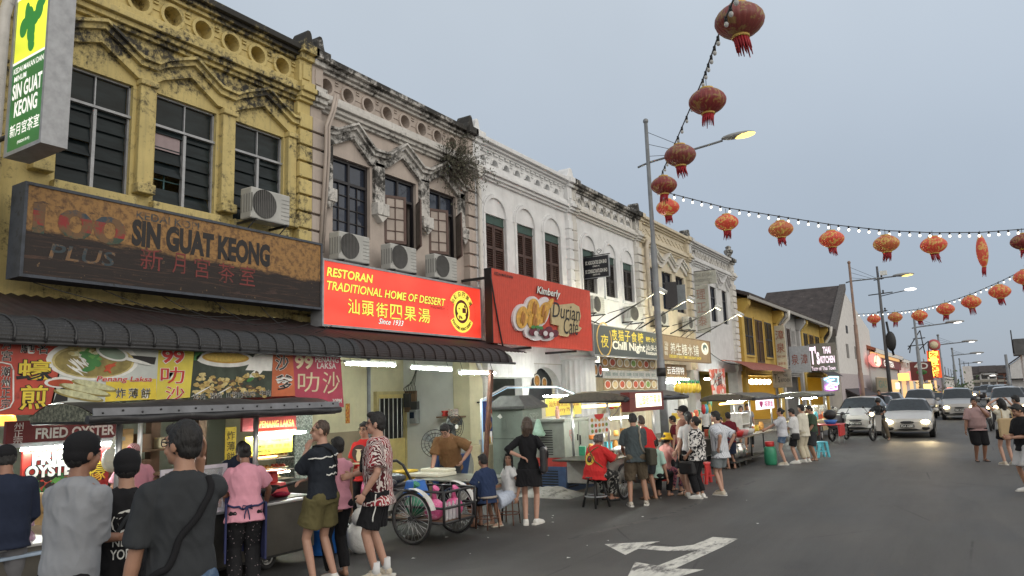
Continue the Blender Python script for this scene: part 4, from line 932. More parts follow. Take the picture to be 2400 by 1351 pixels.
# hanging black office sign on a wrought bracket
Yk = 22.3
S6 = thing('hanging_sign', 'black hanging office sign with white capitals on a scrolled iron bracket', 'sign', (FX, Yk, 5.9))
part(S6, 'panel', MB().box(-11.08, -10.16, Yk-.03, Yk+.03, 5.98, 6.7), mat('black_panel', (.018, .019, .026), .4), True)
part(S6, 'edge', MB().box(-10.16, -10.14, Yk-.035, Yk+.035, 5.97, 6.71).box(-11.08, -10.16, Yk-.035, Yk+.035, 5.96, 5.98), M_ALU, True)
part(S6, 'bracket', MB().tube((-11.25, Yk, 6.74), (-10.1, Yk, 6.74), .018).tube((-11.25, Yk, 5.94), (-10.6, Yk, 5.94), .018).path([(-10.5+.1*math.cos(a)*(1-a/14), Yk, 6.86+.1*math.sin(a)*(1-a/14)) for a in [i*.5 for i in range(18)]], .01, 5).path([(-10.75+.08*math.cos(a)*(1-a/14), Yk, 6.84-.08*math.sin(a)*(1-a/14)) for a in [i*.5 for i in range(18)]], .01, 5), M_DKMETAL, True)
words(S6, 'lettering', [(b_, (-10.62, Yk-.031, z), Ux, Uz, w_, h_, dict(off=.03)) for b_, z, w_, h_ in (('SC ASSOCIATES SDN BHD', 6.5, .8, .12), ('(578093-W)', 6.36, .26, .06), ('SC CONSULTANTS SDN BHD', 6.2, .82, .12), ('(380751-M)', 6.07, .26, .06))], [INK_WHITE])
# faded projecting board of the photo shop
S7 = thing('hanging_sign', 'faded grey projecting board with washed-out red characters on the grey white shophouse', 'sign', (-10.2, 33.2, 4.8))
M_FADE = mat('faded_board', (.42, .42, .38), .7, var=.15, dirt=((.25, .24, .2), .4, 4))
part(S7, 'panel', MB().box(-10.95, -9.76, 33.17, 33.23, 6.95, 7.58).box(-10.9, -10.18, 33.17, 33.23, 4.7, 6.93), M_FADE, True)
words(S7, 'lettering', [('KEDAI GAMBAR', (-10.35, 33.165, 7.4), Ux, Uz, .95, .16, {'m': 1}), ('FOTO STUDIO', (-10.35, 33.165, 7.15), Ux, Uz, .8, .12, {'m': 1})]+[(c, (-10.53, 33.165, 6.5-.62*i), Ux, Uz, .42, .46, {}) for i, c in enumerate('理正泰')], [mat('washed_red', (.33, .18, .15), .7), mat('washed_grey', (.25, .25, .23), .7)])
part(S7, 'bracket', MB().tube((FX, 33.2, 7.6), (-9.8, 33.2, 7.6), .02).tube((FX, 33.2, 4.9), (-10.2, 33.2, 4.9), .02), M_DKMETAL, True)
# green vertical lightbox at the left edge
Yg = 4.0
S8 = thing('projecting_lightbox', 'tall green and yellow lightbox sign projecting over the street at top left', 'sign', (-9.4, Yg, 5.15))
part(S8, 'case', MB().box(-9.87, -8.99, Yg+.02, Yg+.27, 5.16, 8.6), mat('grey_sheet_case', (.34, .37, .42), .45, .2, var=.12, scale=3), True)
fr = MB()
for a, b, c, d in ((-9.89, -9.84, 5.14, 8.62), (-9.02, -8.97, 5.14, 8.62), (-9.84, -9.02, 5.14, 5.19), (-9.84, -9.02, 8.57, 8.62)): fr.box(a, b, Yg-.015, Yg+.285, c, d)
part(S8, 'frame', fr, M_ALU, True)
[part(S8, 'face', MB().box(-9.84, -9.02, Yg, Yg+.02, *z_), litface('lit_green%d' % z_[0], (.02, .13, .03), .75, .3), True) for z_ in ((5.19, 6.33), (7.24, 8.57))]
yp = part(S8, 'picture_panel', MB().box(-9.82, -9.04, Yg-.003, Yg+.018, 6.36, 7.2), litface('lit_lime', (.75, .8, .05), .9, .3), True)
g = MB()
for x, z, rx, rz in ((-9.18, 7.05, .09, .13), (-9.25, 6.92, .1, .14), (-9.36, 6.83, .12, .1), (-9.5, 6.88, .12, .15), (-9.55, 6.98, .06, .12), (-9.62, 6.78, .1, .13), (-9.42, 6.68, .1, .15), (-9.4, 6.55, .08, .14), (-9.38, 6.47, .07, .07)):
 P = [(x+rx*math.cos(t), Yg-.004-.0005*len(g.F), z+rz*math.sin(t)) for t in [6.2832*i/20 for i in range(20)]]; g.add(P, [list(range(20))])
part(yp, 'green_leaf_shape', g, glow('lit_leaf', (.03, .25, .04), .6), True)
E_WHT = glow('lit_white', (.95, .93, .85), .8)
part(S8, 'divider', MB().box(-9.84, -9.02, Yg-.002, Yg+.02, 6.33, 6.36).box(-9.84, -9.02, Yg-.002, Yg+.02, 7.2, 7.24), E_WHT, True)
def gl(b, z, w_, h_, x=-9.43, off=.02): return (b, (x, Yg-.001, z), Ux, Uz, w_, h_, dict(off=off))
words(S8, 'lettering', [gl('KEDAI MAKAN DAN', 6.24, .74, .07), gl('MINUM', 6.13, .3, .07, -9.62), gl('SIN GUAT', 5.96, .72, .19, off=.03), gl('KEONG', 5.72, .56, .19, off=.03), gl('新月宮茶室', 5.45, .72, .16, off=.01), gl('(PG0224118-W)', 5.27, .3, .045)], [E_WHT])
part(S8, 'bracket', MB().tube((FX, Yg+.1, 5.5), (-9.85, Yg+.1, 5.5), .03).tube((FX, Yg+.1, 8.2), (-9.85, Yg+.1, 8.2), .03), M_DKMETAL, True)
# ================================================================ AIR CONDITIONERS, CABLES, BUSH
M_ACW = mat('ac_casing', (.42, .42, .4), .5, var=.12, scale=3, dirt=((.25, .22, .18), .3, 5))
M_ACG = mat('ac_grille', (.06, .06, .058), .6)
def make_ac(lab, loc, w=.86, h=.57, dp=.3, group='outdoor air conditioners', mt=None):
 t = thing('air_conditioner', lab, 'air conditioner', loc, group=group)
 part(t, 'casing', MB().box(-dp, 0, -w/2, w/2, 0, h), mt or M_ACW, bevel=.025)
 g = MB().lathe([(.01, .003), (.265*h/.6, .003), (.275*h/.6, .012)], (0, -w*.17, h*.52), 24, ax='x', caps=False)
 g.lathe([(.001, .006), (.07, .006)], (0, -w*.17, h*.52), 12, ax='x', caps=False)
 part(t, 'fan_recess', g, M_ACG)
 q = MB()
 for k in range(-6, 7):
  y = -w*.17+k*.04; hh = math.sqrt(max(0, .27**2*(h/.6)**2-(k*.04)**2)); q.box(.012, .018, y-.004, y+.004, h*.52-hh, h*.52+hh)
 part(t, 'guard', q, mat('ac_guard', (.16, .155, .15), .5))
 q = MB()
 for k in range(6): q.box(0, .006, w*.27, w*.48, h*(.15+.13*k), h*(.15+.13*k)+.008)
 for k in range(5): q.box(-dp*.9+k*.07, -dp*.9+k*.07+.03, -w/2-.006, -w/2, .12, h-.12)
 part(t, 'panel_lines', q, mat('ac_line', (.24, .24, .23), .5))
 part(t, 'bracket', MB().box(-dp-.25, .05, -w*.42, -w*.38, -.04, 0).box(-dp-.25, .05, w*.38, w*.42, -.04, 0).path([(-dp-.2, -w*.4, -.35), (0, -w*.4, -.03)], .015, 4).path([(-dp-.2, w*.4, -.35), (0, w*.4, -.03)], .015, 4), M_DKMETAL)
 return t
ac = make_ac('yellowed air conditioner under the third window of the yellow shophouse', (-10.4, 8.47, 5.26))
for y, lab in ((10.52, 'left of the three air conditioners above the red lightbox'), (12.02, 'middle of the three air conditioners above the red lightbox'), (13.53, 'right of the three air conditioners above the red lightbox')): dup(ac, (-10.35, y, 4.82), 0, lab)
dup(ac, (-10.5, 22.1, 4.72), 0, 'air conditioner with round fan right of the red billboard, under the black hanging sign')
dup(ac, (-10.5, 25.3, 4.66), R(-12), 'air conditioner over the dark grey signboard near the lamp post')
dup(ac, (-10.5, 28.2, 4.72), 0, 'air conditioner behind the lamp post above the brown sign')
dup(ac, (-10.5, 31.5, 4.74), 0, 'air conditioner at the right end above the brown sign')
def cab(pts, r=.018): return MB().path(pts, r, 5)
def droop(a, b, sag, n=8):
 a, b = Vector(a), Vector(b); return [tuple(a.lerp(b, i/n)-Vector((0, 0, sag*4*(i/n)*(1-i/n)))) for i in range(n+1)]
for i, (a, b, s, lab) in enumerate((((FX+.1, 20.3, 4.75), (FX+.1, 33.5, 4.3), .35, 'black cable drooping along the wall above the dark signs'), ((FX+.15, 33.5, 4.3), (FX+.1, 41.5, 3.6), .5, 'black cable sagging across the grey white shophouse'), ((FX+.15, 20.2, 4.3), (FX+.1, 27.6, 4.2), .3, 'thin cable looping behind the floodlights'), ((-9.75, 15.0, 3.15), (-9.75, 14.5, 5.0), .1, 'cable knot between red lightbox and red billboard'))):
 g = cab(droop(a, b, s), .022)
 if i == 3:
  for k in range(9): g.path(droop((-9.9+rnd.uniform(-.1, .1), 14.75+rnd.uniform(-.05, .1), 3.0+k*.1), (-9.9, 14.85+rnd.uniform(0, .2), 4.4+rnd.uniform(-.3, .3)), rnd.uniform(-.2, .2)), .014, 4)
 solo('wall_cable', lab, 'cable', g, M_CABLE, a)
g = MB()
for k in range(5): g.path(droop((-10.3, 4.6+k*.9, 3.7), (-9.4, 7.0+k*.5, 3.35), .12+.04*k), .006, 4)
solo('wall_cable', 'thin wires hanging over the maroon pent roof', 'cable', g, M_CABLE, (-10, 6, 3.4))
# dry bush rooted on the pink cornice
bs = thing('wild_bush', 'dry brown bush growing out of the pink shophouse cornice', 'plant', (FX+.2, 14.6, 7.9))
tw = MB(); lf = MB()
for k in range(190):
 d = Vector((abs(rnd.gauss(.25, .3)), rnd.gauss(0, .5), rnd.gauss(-.05, .45))); p = Vector((FX+.12, 14.6+rnd.uniform(-.4, .3), 7.95+rnd.uniform(-.2, .2)))
 q = p+d*.5+Vector((0, 0, .08)); e = p+d*rnd.uniform(.8, 1.2)+Vector((0, 0, -.1*rnd.random()))
 tw.path([p, q, e], [.008, .006, .003], 3)
 for j in range(10):
  c = q.lerp(e, rnd.random()); o = Vector((rnd.gauss(0, .05), rnd.gauss(0, .05), rnd.gauss(0, .05))); s = rnd.uniform(.02, .05)
  lf.add([c+o, c+o+Vector((rnd.uniform(-s, s), s, rnd.uniform(-s, s))), c+o+Vector((s*.6, s*.5, s))], [(0, 1, 2)])
part(bs, 'twigs', tw, mat('dry_twig', (.07, .055, .045), .9, var=.4), True); part(bs, 'leaves', lf, mat('dry_leaf', (.075, .075, .05), .8, var=.5, scale=14), True)
# ================================================================ PEOPLE
def remesh(mb, vox, it=4, wr=0, wsc=(9, 9, 4), seed=0):
 me = mb.build('m', [])
 ob = bpy.data.objects.new('m', me)
 m = ob.modifiers.new('r', 'REMESH'); m.mode = 'VOXEL'; m.voxel_size = vox; m.use_smooth_shade = True
 if it: q = ob.modifiers.new('s', 'SMOOTH'); q.iterations = it; q.factor = .5
 res = evaluate(ob)
 if wr:
  off = Vector((seed*3.1, seed*1.7, seed))
  for v, nr in zip(res.vertices, [v.normal.copy() for v in res.vertices]):
   c = v.co; p = Vector((c.x*wsc[0], c.y*wsc[1], c.z*wsc[2]))+off
   k = noise.noise(p+Vector((0, 0, c.x*5)))+.6*(1-2*abs(noise.noise(p*1.9+Vector((c.z*6, 0, 0)))))-.2
   v.co = c+nr*(k*wr)
 return res
def ik(a, t, l1, l2, pole):
 a, t = Vector(a), Vector(t); d = t-a; L_ = d.length
 mx = (l1+l2)*.999
 if L_ > mx: d = d*(mx/L_); L_ = mx; t = a+d
 u = d.normalized(); x = (l1*l1-l2*l2+L_*L_)/(2*L_); h = math.sqrt(max(0, l1*l1-x*x))
 p = Vector(pole); p = p-u*p.dot(u)
 return a+u*x+p.normalized()*h, t
SKINS = [mat('skin_light', (.44, .25, .18), .5, var=.08, scale=12), mat('skin_tan', (.35, .19, .125), .5, var=.08, scale=12), mat('skin_brown', (.25, .125, .08), .5, var=.1, scale=12)]
HAIR = mat('hair_black', (.010, .009, .009), .62, var=.5, scale=60, stretch=(1, 1, .25), bump=.5, bscale=90)
HAIRB = mat('hair_brown', (.05, .03, .02), .45, var=.5, scale=60, stretch=(1, 1, .25), bump=.5, bscale=90)
HAIRG = mat('hair_grey', (.1, .09, .085), .5, var=.6, scale=60, stretch=(1, 1, .25), bump=.5, bscale=90)
M_EYE = mat('eye_dark', (.012, .01, .01), .2); M_LIP = mat('lip', (.26, .1, .08), .5); M_EYEW = mat('eye_white', (.6, .58, .55), .3)
M_LENS = mat('spectacle_frame', (.02, .02, .022), .3); M_LENSG = mat('gold_spectacle_frame', (.4, .28, .12), .3, .8)
def cloth(name, c, **k):
 k.setdefault('var', .07); k.setdefault('scale', 9); k.setdefault('bump', .18); k.setdefault('bscale', 160)
 return mat('cloth_'+name, c, k.pop('rough', .9), spec=.2, **k)
M_SOLE = mat('sole_white', (.6, .58, .54), .6)
def person(label, xy, heading, H=1.7, pose={}, skin=1, hair='short', hcol=None, hat=None, hatm=None, top=None, bot=None, shoes=None, build=1., fem=False, face=True, glasses=None, hi=False, z0=0, group=None, belly=0):
 s = H/1.75; g = lambda k, d: pose.get(k, d)
 rz = R(heading-90)
 root = thing('person', label, 'person', (xy[0], xy[1], z0), rz, group)
 n0 = len(bpy.data.objects)
 SC = lambda mb: setattr(mb, 'V', [(x*s, y*s, z*s) for x, y, z in mb.V]) or mb
 pz = g('pz', .93); a = R(g('lean', 0)); tw = R(g('twist', 0)); sd = R(g('side', 0)); py = g('py', 0); px = g('px', 0)
 def frame(t):
  k = min(1, max(0, (t+.05)/.4)); k = k*k*(3-2*k); al = a*(.35+.65*k)
  Rm = Matrix.Rotation(tw*k, 3, 'Z') @ Matrix.Rotation(-al, 3, 'X') @ Matrix.Rotation(sd*k, 3, 'Y')
  return Rm @ Vector((1, 0, 0)), Rm @ Vector((0, 1, 0)), Rm @ Vector((0, 0, 1))
 cs = {0: Vector((px, py, pz))}; p = cs[0].copy(); ts = [i*.02 for i in range(1, 36)]
 for t in ts: p = p+frame(t-.01)[2]*.02; cs[round(t, 2)] = p.copy()
 def C(t):
  if t <= 0: return cs[0]+frame(0)[2]*t
  k = min(34*.02, int(t/.02)*.02); return cs[round(k, 2)]+frame(t)[2]*(t-k)
 def loft(mb, rings, n=20):
  b = len(mb.V)
  for t, rx, ry, yo in rings:
   S, Fw, U = frame(t); c = C(t)+Fw*yo
   for j in range(n):
    q = 2*math.pi*j/n; cx_, sy_ = math.cos(q), math.sin(q)
    mb.V.append(tuple(c+S*(rx*math.copysign(abs(cx_)**.85, cx_))+Fw*(ry*math.copysign(abs(sy_)**.85, sy_))))
  for i in range(len(rings)-1):
   for j in range(n): mb.F.append([b+i*n+j, b+i*n+(j+1) % n, b+(i+1)*n+(j+1) % n, b+(i+1)*n+j]); mb.I.append(0); mb.S.append(True)
  mb.F.append([b+j for j in range(n)][::-1]); mb.F.append([b+(len(rings)-1)*n+j for j in range(n)]); mb.I += [0, 0]; mb.S += [True, True]
  return mb
 build *= .93; w = build; dq = build**1.35; hw = 1.07 if fem else 1.0; sw = .92 if fem else 1.0; wst = .86 if fem else 1
 TR = [(-.12, .08, .07, 0), (-.04, .155*hw, .11, -.01), (.05, .165*hw, .112, -.01), (.16, .145*wst, .1, .0), (.27, .152*wst**.5, .108, .0), (.39, .168*sw, .116, .0), (.46, .15*sw, .098, -.005), (.52, .095, .074, -.01), (.57, .055, .06, -.005), (.66, .052, .058, .012)]
 TR = [(t, rx*(w if t < .5 else 1+(w-1)*.5), ry*(dq if t < .5 else 1+(dq-1)*.4)+(belly*.5 if .0 <= t <= .3 else 0), yo+(belly*.5 if .0 <= t <= .3 else 0)) for t, rx, ry, yo in TR]
 body = MB(); loft(body, TR)
 S, Fw, U = frame(.5); sh = {}
 arms = {}; legs = {}
 for sg, nm in ((1, 'r'), (-1, 'l')):
  sp = C(.455)+S*(sg*.17*sw*(1+(w-1)*.6))-Fw*.005+U*g('shrug', 0)
  tgt = g('hand_'+nm, (sg*(.25*w+.02), .06, pz-.14))
  pole = g('elbow_'+nm, (sg*.35, -1, -.25))
  el, wr = ik(sp, tgt, .29, .255, pole); arms[nm] = (sp, el, wr)
  k = w**.7*(.9 if fem else 1)
  body.ell(sp, (.062*k, .06*k, .062*k), 10, 8)
  body.path([C(.53), sp], [.045, .05*k], 10)
  body.path([sp, sp.lerp(el, .5), el, el.lerp(wr, .3), wr], [.054*k, .05*k, .041*k, .043*k, .028], 10)
  # hand: palm, four fingers, thumb
  d = (wr-el).normalized(); d = (d+Vector(g('bend_'+nm, (0, 0, 0)))).normalized()
  inn = Vector((-sg, 0, 0)) if abs(d.x) < .8 else Vector((0, 0, -1))
  pn = (inn-d*inn.dot(d)).normalized(); sdv = d.cross(pn)*sg
  if sdv.y < 0: sdv = -sdv
  pc = wr+d*.052
  ex = Matrix((pn, sdv, d)).transposed()
  body.ell(pc, (.017, .042, .055), 10, 8, rot=ex)
  cu = g('curl_'+nm, .5)
  for i, (o, ln) in enumerate(((.03, .072), (.01, .08), (-.01, .075), (-.03, .058))):
   b0 = wr+d*.095+sdv*o; d1 = (d*math.cos(cu)+pn*math.sin(cu)); d2 = (d*math.cos(cu*2.3)+pn*math.sin(cu*2.3))
   body.path([b0-d*.03, b0, b0+d1*ln*.5, b0+d1*ln*.5+d2*ln*.5], [.0095, .0095, .009, .0075], 7)
  tb = wr+d*.03+sdv*.033
  body.path([tb-sdv*.015, tb+(sdv*.6+d*.8)*.028+pn*.006, tb+(sdv*.45+d)*.055+pn*.015], [.012, .0105, .0085], 7)
  # leg
  hp = cs[0]+Vector((sg*.088*hw, 0, -.035))
  ft = Vector(g('foot_'+nm, (sg*.105, 0, .0))); yaw = R(g('toe_'+nm, sg*-10))
  kn, an = ik(hp, ft+Vector((0, -.02, .085)), .425, .415, g('knee_'+nm, (sg*.08, 1, 0)))
  legs[nm] = (hp, kn, an, yaw)
  body.path([hp, hp.lerp(kn, .45), kn, kn.lerp(an, .3), kn.lerp(an, .7), an, an-Vector((0, 0, .04))], [.086*hw*w, .073*w, .053*w**.6, .054*w**.6, .042, .034, .036], 12)
  body.ell(hp+Vector((0, -.045, .01)), (.085*w, .075*dq, .085), 10, 8)
  fd = Vector((-math.sin(yaw), math.cos(yaw), 0))
  b0 = an-Vector((0, 0, .05)); body.path([b0-fd*.045+Vector((0, 0, -.005)), b0+fd*.03, b0+fd*.11-Vector((0, 0, .012)), b0+fd*.185-Vector((0, 0, .017))], [.03, .038, .034, .018], 10)
 hm = Matrix.Rotation(R(g('hyaw', 0)), 3, 'Z') @ Matrix.Rotation(-a*.5-R(g('hpitch', 0)), 3, 'X')
 nb = C(.585); hc = nb+(hm @ Vector((0, .018, .12)))
 def hp_(x, y, z): return hc+hm @ Vector((x, y, z))
 def he(mb, x, y, z, r, n=12, k=10): mb.ell(hp_(x, y, z), r, n, k, rot=hm)
 he(body, 0, -.008, .012, (.074, .092, .103), 16, 12); he(body, 0, .03, -.055, (.056, .06, .062)); he(body, 0, .062, -.092, (.028, .024, .02))
 he(body, 0, .072, .03, (.05, .022, .018)); he(body, 0, .098, -.022, (.014, .018, .014)); body.path([hp_(0, .086, .022), hp_(0, .104, -.02)], [.009, .013], 7)
 for sg in (1, -1): he(body, sg*.076, -.008, -.012, (.011, .024, .034), 8, 8); he(body, sg*.036, .066, -.04, (.022, .02, .022), 8, 8)
 he(body, 0, .088, -.058, (.022, .012, .008), 8, 6)
 body.path([C(.56), nb.lerp(hc, .3), hc], [.054, .05, .05], 10)
 vb = .0078 if hi else .0095
 sk = SKINS[skin]
 o = part(root, 'body', remesh(SC(body), vb/max(s, .8), 2), sk);
 hcol = hcol or HAIR
 def piece(name, mb, m, vox=None, it=3, wr=0, ws=(9, 9, 4)): return part(root, name, remesh(SC(mb), vox, it, wr, ws, n0 % 17) if vox else SC(mb), m)
 # hair
 if hair:
  h = MB()
  if hair == 'buzz': he(h, 0, -.016, .02, (.077, .09, .1), 16, 12)
  else:
   he(h, 0, -.018, .026, (.083, .094, .107), 16, 12); he(h, 0, -.05, -.03, (.07, .052, .06))
   for sg in (1, -1): he(h, sg*.068, -.015, .012, (.016, .045, .05), 8, 8)
   if hair in ('short', 'fringe'): he(h, 0, .05, .075, (.062, .042, .035 if hair == 'short' else .045))
  if hair == 'quiff': he(h, 0, .05, .095, (.055, .05, .035))
  if hair in ('long', 'bob'):
   e = -.2 if hair == 'long' else -.1
   h.path([hp_(0, -.06, .04), hp_(0, -.085, -.06), hp_(0, -.09, e)], [.07, .078, .05], 12)
   for sg in (1, -1): h.path([hp_(sg*.06, -.02, .05), hp_(sg*.078, -.02, -.05), hp_(sg*.07, -.03, e+.02)], [.03, .034, .02], 8)
  if hair == 'plait':
   for sg in (1, -1): h.path([hp_(sg*.06, -.01, .05), hp_(sg*.08, 0, -.05), hp_(sg*.085, .03, -.14), hp_(sg*.07, .05, -.24)], [.024, .024, .02, .01], 8)
   he(h, 0, .03, .085, (.065, .05, .03))
  if hair in ('pony',): h.path([hp_(0, -.1, .06), hp_(0, -.135, .03), hp_(0, -.135, -.06), hp_(0, -.12, -.15)], [.026, .036, .032, .012], 9)
  if hair in ('bun',): he(h, 0, -.115, .02, (.045, .04, .045))
  piece('hair', h, hcol, .0095, 1, .006, (60, 60, 22))
 if hat in ('cap', 'capback'):
  h = MB(); he(h, 0, -.012, .048, (.09, .104, .092), 18, 12); he(h, 0, -.02, .03, (.09, .1, .06), 18, 10)
  sg = 1 if hat == 'cap' else -1
  h.path([hp_(-.045, sg*.07, .035), hp_(-.03, sg*.145, .03), hp_(0, sg*.16, .032), hp_(.03, sg*.145, .03), hp_(.045, sg*.07, .035)], .012, 6)
  he(h, 0, sg*.1, .034, (.062, .065, .009)); piece('cap', h, hatm or INK_BLACK, .0085, 2)
 if hat == 'dome':
  h = MB(); he(h, 0, -.014, .04, (.092, .106, .098), 18, 12); he(h, 0, -.03, -.005, (.086, .088, .075), 16, 10); piece('cap', h, hatm, .0085, 2)
 if hat == 'bucket':
  h = MB(); h.lathe([(.02, .13), (.075, .125), (.092, .06), (.1, .02), (.15, -.03), (.152, -.02), (.1, .04), (.03, .09)], (0, 0, 0), 18)
  h.V = [tuple(hp_(x, y-.01, z+.005)) for x, y, z in h.V]; piece('bucket_hat', h, hatm)
 if hat == 'helmet':
  h = MB(); he(h, 0, -.012, .04, (.115, .135, .12), 18, 12); he(h, 0, .1, .05, (.08, .06, .012)); piece('helmet', h, hatm, .011, 2)
 if face:
  for sg in (1, -1):
   e = MB(); he(e, sg*.032, .079, .008, (.014, .008, .0075), 8, 6); piece('eye', e, M_EYE)
   e = MB(); e.path([hp_(sg*.016, .089, .028), hp_(sg*.032, .088, .034), hp_(sg*.05, .076, .029)], [.004, .0045, .003], 5); piece('eyebrow', e, hcol)
  e = MB(); he(e, 0, .091, -.06, (.022, .01, .0065), 8, 6); piece('mouth', e, M_LIP)
 if glasses:
  e = MB()
  for sg in (1, -1):
   e.path([hp_(sg*.035+.026*math.cos(t), .1-.012*abs(math.cos(t)), .006+.02*math.sin(t)) for t in [i*.628 for i in range(10)]], .0032, 5, closed=True)
   e.path([hp_(sg*.06, .09, .012), hp_(sg*.08, .03, .012), hp_(sg*.08, -.02, .004)], .003, 4)
  e.path([hp_(-.01, .104, .008), hp_(.01, .104, .008)], .003, 4); piece('spectacles', e, glasses)
 vc = .0095 if hi else .013; wr = .012 if hi else .007
 info = dict(root=root, C=C, frame=frame, arms=arms, legs=legs, hp=hp_, s=s)
 if bot:
  kind, bm_, ln, lo = bot['kind'], bot['mat'], bot.get('len', .5), bot.get('loose', .02)
  m = MB(); hi_t = bot.get('waist', .1)
  loft(m, [(-.08, .14*hw*w+lo, .1*dq+lo, -.01), (-.03, .162*hw*w+lo*.6, .113*dq+lo*.6, -.012), (.04, .158*hw*w+lo*.15, .108*dq+lo*.1, -.012), (min(hi_t, .1), .142*(.9 if fem else 1)*w+.004, .098*dq+.002, -.005)])
  if kind == 'skirt':
   loft(m, [(-.02-ln, .2*hw*w+lo, .16*dq+lo, 0), (-.03, .17*hw*w+lo, .125*dq+lo, -.01)])
  else:
   for nm in 'rl':
    hp, kn, an, _ = legs[nm]
    if ln <= .5: e = hp.lerp(kn, ln/.5); pts = [hp+Vector((0, 0, .02)), hp.lerp(e, .5), e]; rr = [.088*hw*w+lo, .085*w+lo, .078*w+lo*1.4]
    else: e = kn.lerp(an, (ln-.5)/.5); pts = [hp, hp.lerp(kn, .5), kn, kn.lerp(e, .5), e]; rr = [.088*hw*w+lo, .076*w+lo, .06*w+lo, .056+lo, (.048+lo) if ln > .9 else .055+lo]
    m.path(pts, rr, 14); m.ell(hp+Vector((0, -.048, .01)), (.088*w+lo*.6, .08*dq+lo*.6, .088+lo*.4), 10, 8)
  ob = piece(bot.get('name', 'shorts' if ln < .8 and kind != 'skirt' else ('skirt' if kind == 'skirt' else 'trousers')), m, bm_, vc, 3, wr)
  info['bot'] = ob
 if top:
  lo = top.get('loose', .022); hem = top.get('hem', -.08); sl = top.get('slv', .62); m = MB()
  fl = top.get('flare', .012)
  rings = [(hem, .165*hw*w+lo+fl, .118*dq+lo+fl+belly*.3, -.008+belly*.4)]
  for t, rx, ry, yo in TR[1:8]:
   if t > hem+.03: rings.append((t, rx+lo*(1.3 if .1 < t < .3 else 1), ry+lo*(1.25 if .1 < t < .3 else 1), yo))
  rings.append((.56, .066, .068, -.008))
  loft(m, rings, 24)
  for nm in 'rl':
   sp, el, wt = arms[nm]; k = w**.7
   m.ell(sp, (.06*k+lo*.5, .062*k+lo*.5, .058*k+lo*.4), 10, 8); m.path([C(.51), sp], [.062, .058*k], 10)
   if sl > 0:
    if sl <= 1: e = sp.lerp(el, sl); m.path([sp, sp.lerp(e, .5), e], [.06*k+lo*.6, .06*k+lo*.8, .058*k+lo*1.1], 12)
    else: e = el.lerp(wt, sl-1); m.path([sp, el, e], [.06*k+lo*.5, .05*k+lo*.5, .04*k+lo*.7], 12)
  ob = piece(top.get('name', 'shirt'), m, top['mat'], vc, 3 if hi else 2, wr)
  info['top'] = ob
 if shoes:
  for nm in 'rl':
   _, _, an, yaw = legs[nm]; fd = Vector((-math.sin(yaw), math.cos(yaw), 0)); b0 = an-Vector((0, 0, .05)); sdv = Vector((fd.y, -fd.x, 0))
   m = MB()
   if shoes[0] == 'sandal':
    m.path([b0-fd*.06-Vector((0, 0, .025)), b0+fd*.07-Vector((0, 0, .025)), b0+fd*.2-Vector((0, 0, .027))], [.03, .042, .034], 10)
    m.V = [(x, y, min(z, b0.z-.012)) for x, y, z in m.V]
    m.path([b0+fd*.06+sdv*.045-Vector((0, 0, .02)), b0+fd*.07+Vector((0, 0, .038)), b0+fd*.08-sdv*.045-Vector((0, 0, .02))], .012, 6)
    piece('sandal', m, shoes[1])
   else:
    m.path([b0-fd*.055, b0+fd*.03+Vector((0, 0, .012)), b0+fd*.12-Vector((0, 0, .008)), b0+fd*.2-Vector((0, 0, .014))], [.042, .05, .045, .03], 12)
    if shoes[0] == 'shoe': m.ell(an-Vector((0, 0, .015)), (.048, .052, .035), 10, 8)
    so_ = piece('shoe', m, shoes[1], .0095, 2)
    q = MB(); q.prism([(b0.x+fd.x*u+sdv.x*v, b0.y+fd.y*u+sdv.y*v) for u, v in ((-.1, .03), (-.08, .042), (.06, .05), (.16, .046), (.225, .02), (.225, -.02), (.16, -.046), (.06, -.05), (-.08, -.042), (-.1, -.03))], b0.z-.036, b0.z-.012, 'z')
    part(so_, 'sole', SC(q), shoes[2] if len(shoes) > 2 else M_SOLE)
 info['off'] = None
 return info
def bvh_of(ob):
 me = ob.data
 return BVHTree.FromPolygons([v.co for v in me.vertices], [p.vertices for p in me.polygons])
def drape(info, key, pts, r, name, m, n=6, off=.006, flat=True):
 """strap lying on a garment: each point is pulled on to the cloth's surface"""
 bt = bvh_of(info[key]); P = []
 for p in pts:
  c, nr, _, _ = bt.find_nearest(Vector(p)*info['s'])
  P.append(c+nr*off)
 for _ in range(3): P = [P[0]]+[(a+b*2+c)/4 for a, b, c in zip(P, P[1:], P[2:])]+[P[-1]]
 return part(info['root'], name, MB().path(P, r, n), m)
def print_on(info, key, items, mats, name='print', side=-1):
 """lettering laid on the back (side -1) or chest (+1): every vertex is dropped on to the cloth"""
 bt = bvh_of(info[key]); mb = MB()
 for it in items: lettering(mb, *it[:6], **(it[6] if len(it) > 6 else {}))
 V = []
 for x, y, z in mb.V:
  h_ = bt.ray_cast(Vector((x, side*2, z)), Vector((0, -side, 0)))[0]
  if h_ is None: h_ = bt.find_nearest(Vector((x, side*.2, z)))[0]
  V.append((x, h_.y+side*.004, z))
 mb.V = V
 return part(info['root'], name, mb, mats)
def line(pts, n=10):
 r = []
 for p, q in zip(pts, pts[1:]):
  for i in range(n): r.append(tuple(Vector(p).lerp(Vector(q), i/n)))
 return r+[pts[-1]]
def bag(info, name, c, d, m, rot=0, bevel=.03):
 """soft bag hanging at a local point"""
 mb = MB().obox(Vector(c)*info['s'], d, rz=rot)
 return part(info['root'], name, mb, m, bevel=bevel)
def at(px, py, z): return gnd(px, py, z)
def atX(px, py, X):
 y, z = fX(px, py, X); return (X, y), z
def stand(px, py, H, xy=None): return gnd(px, py, H)
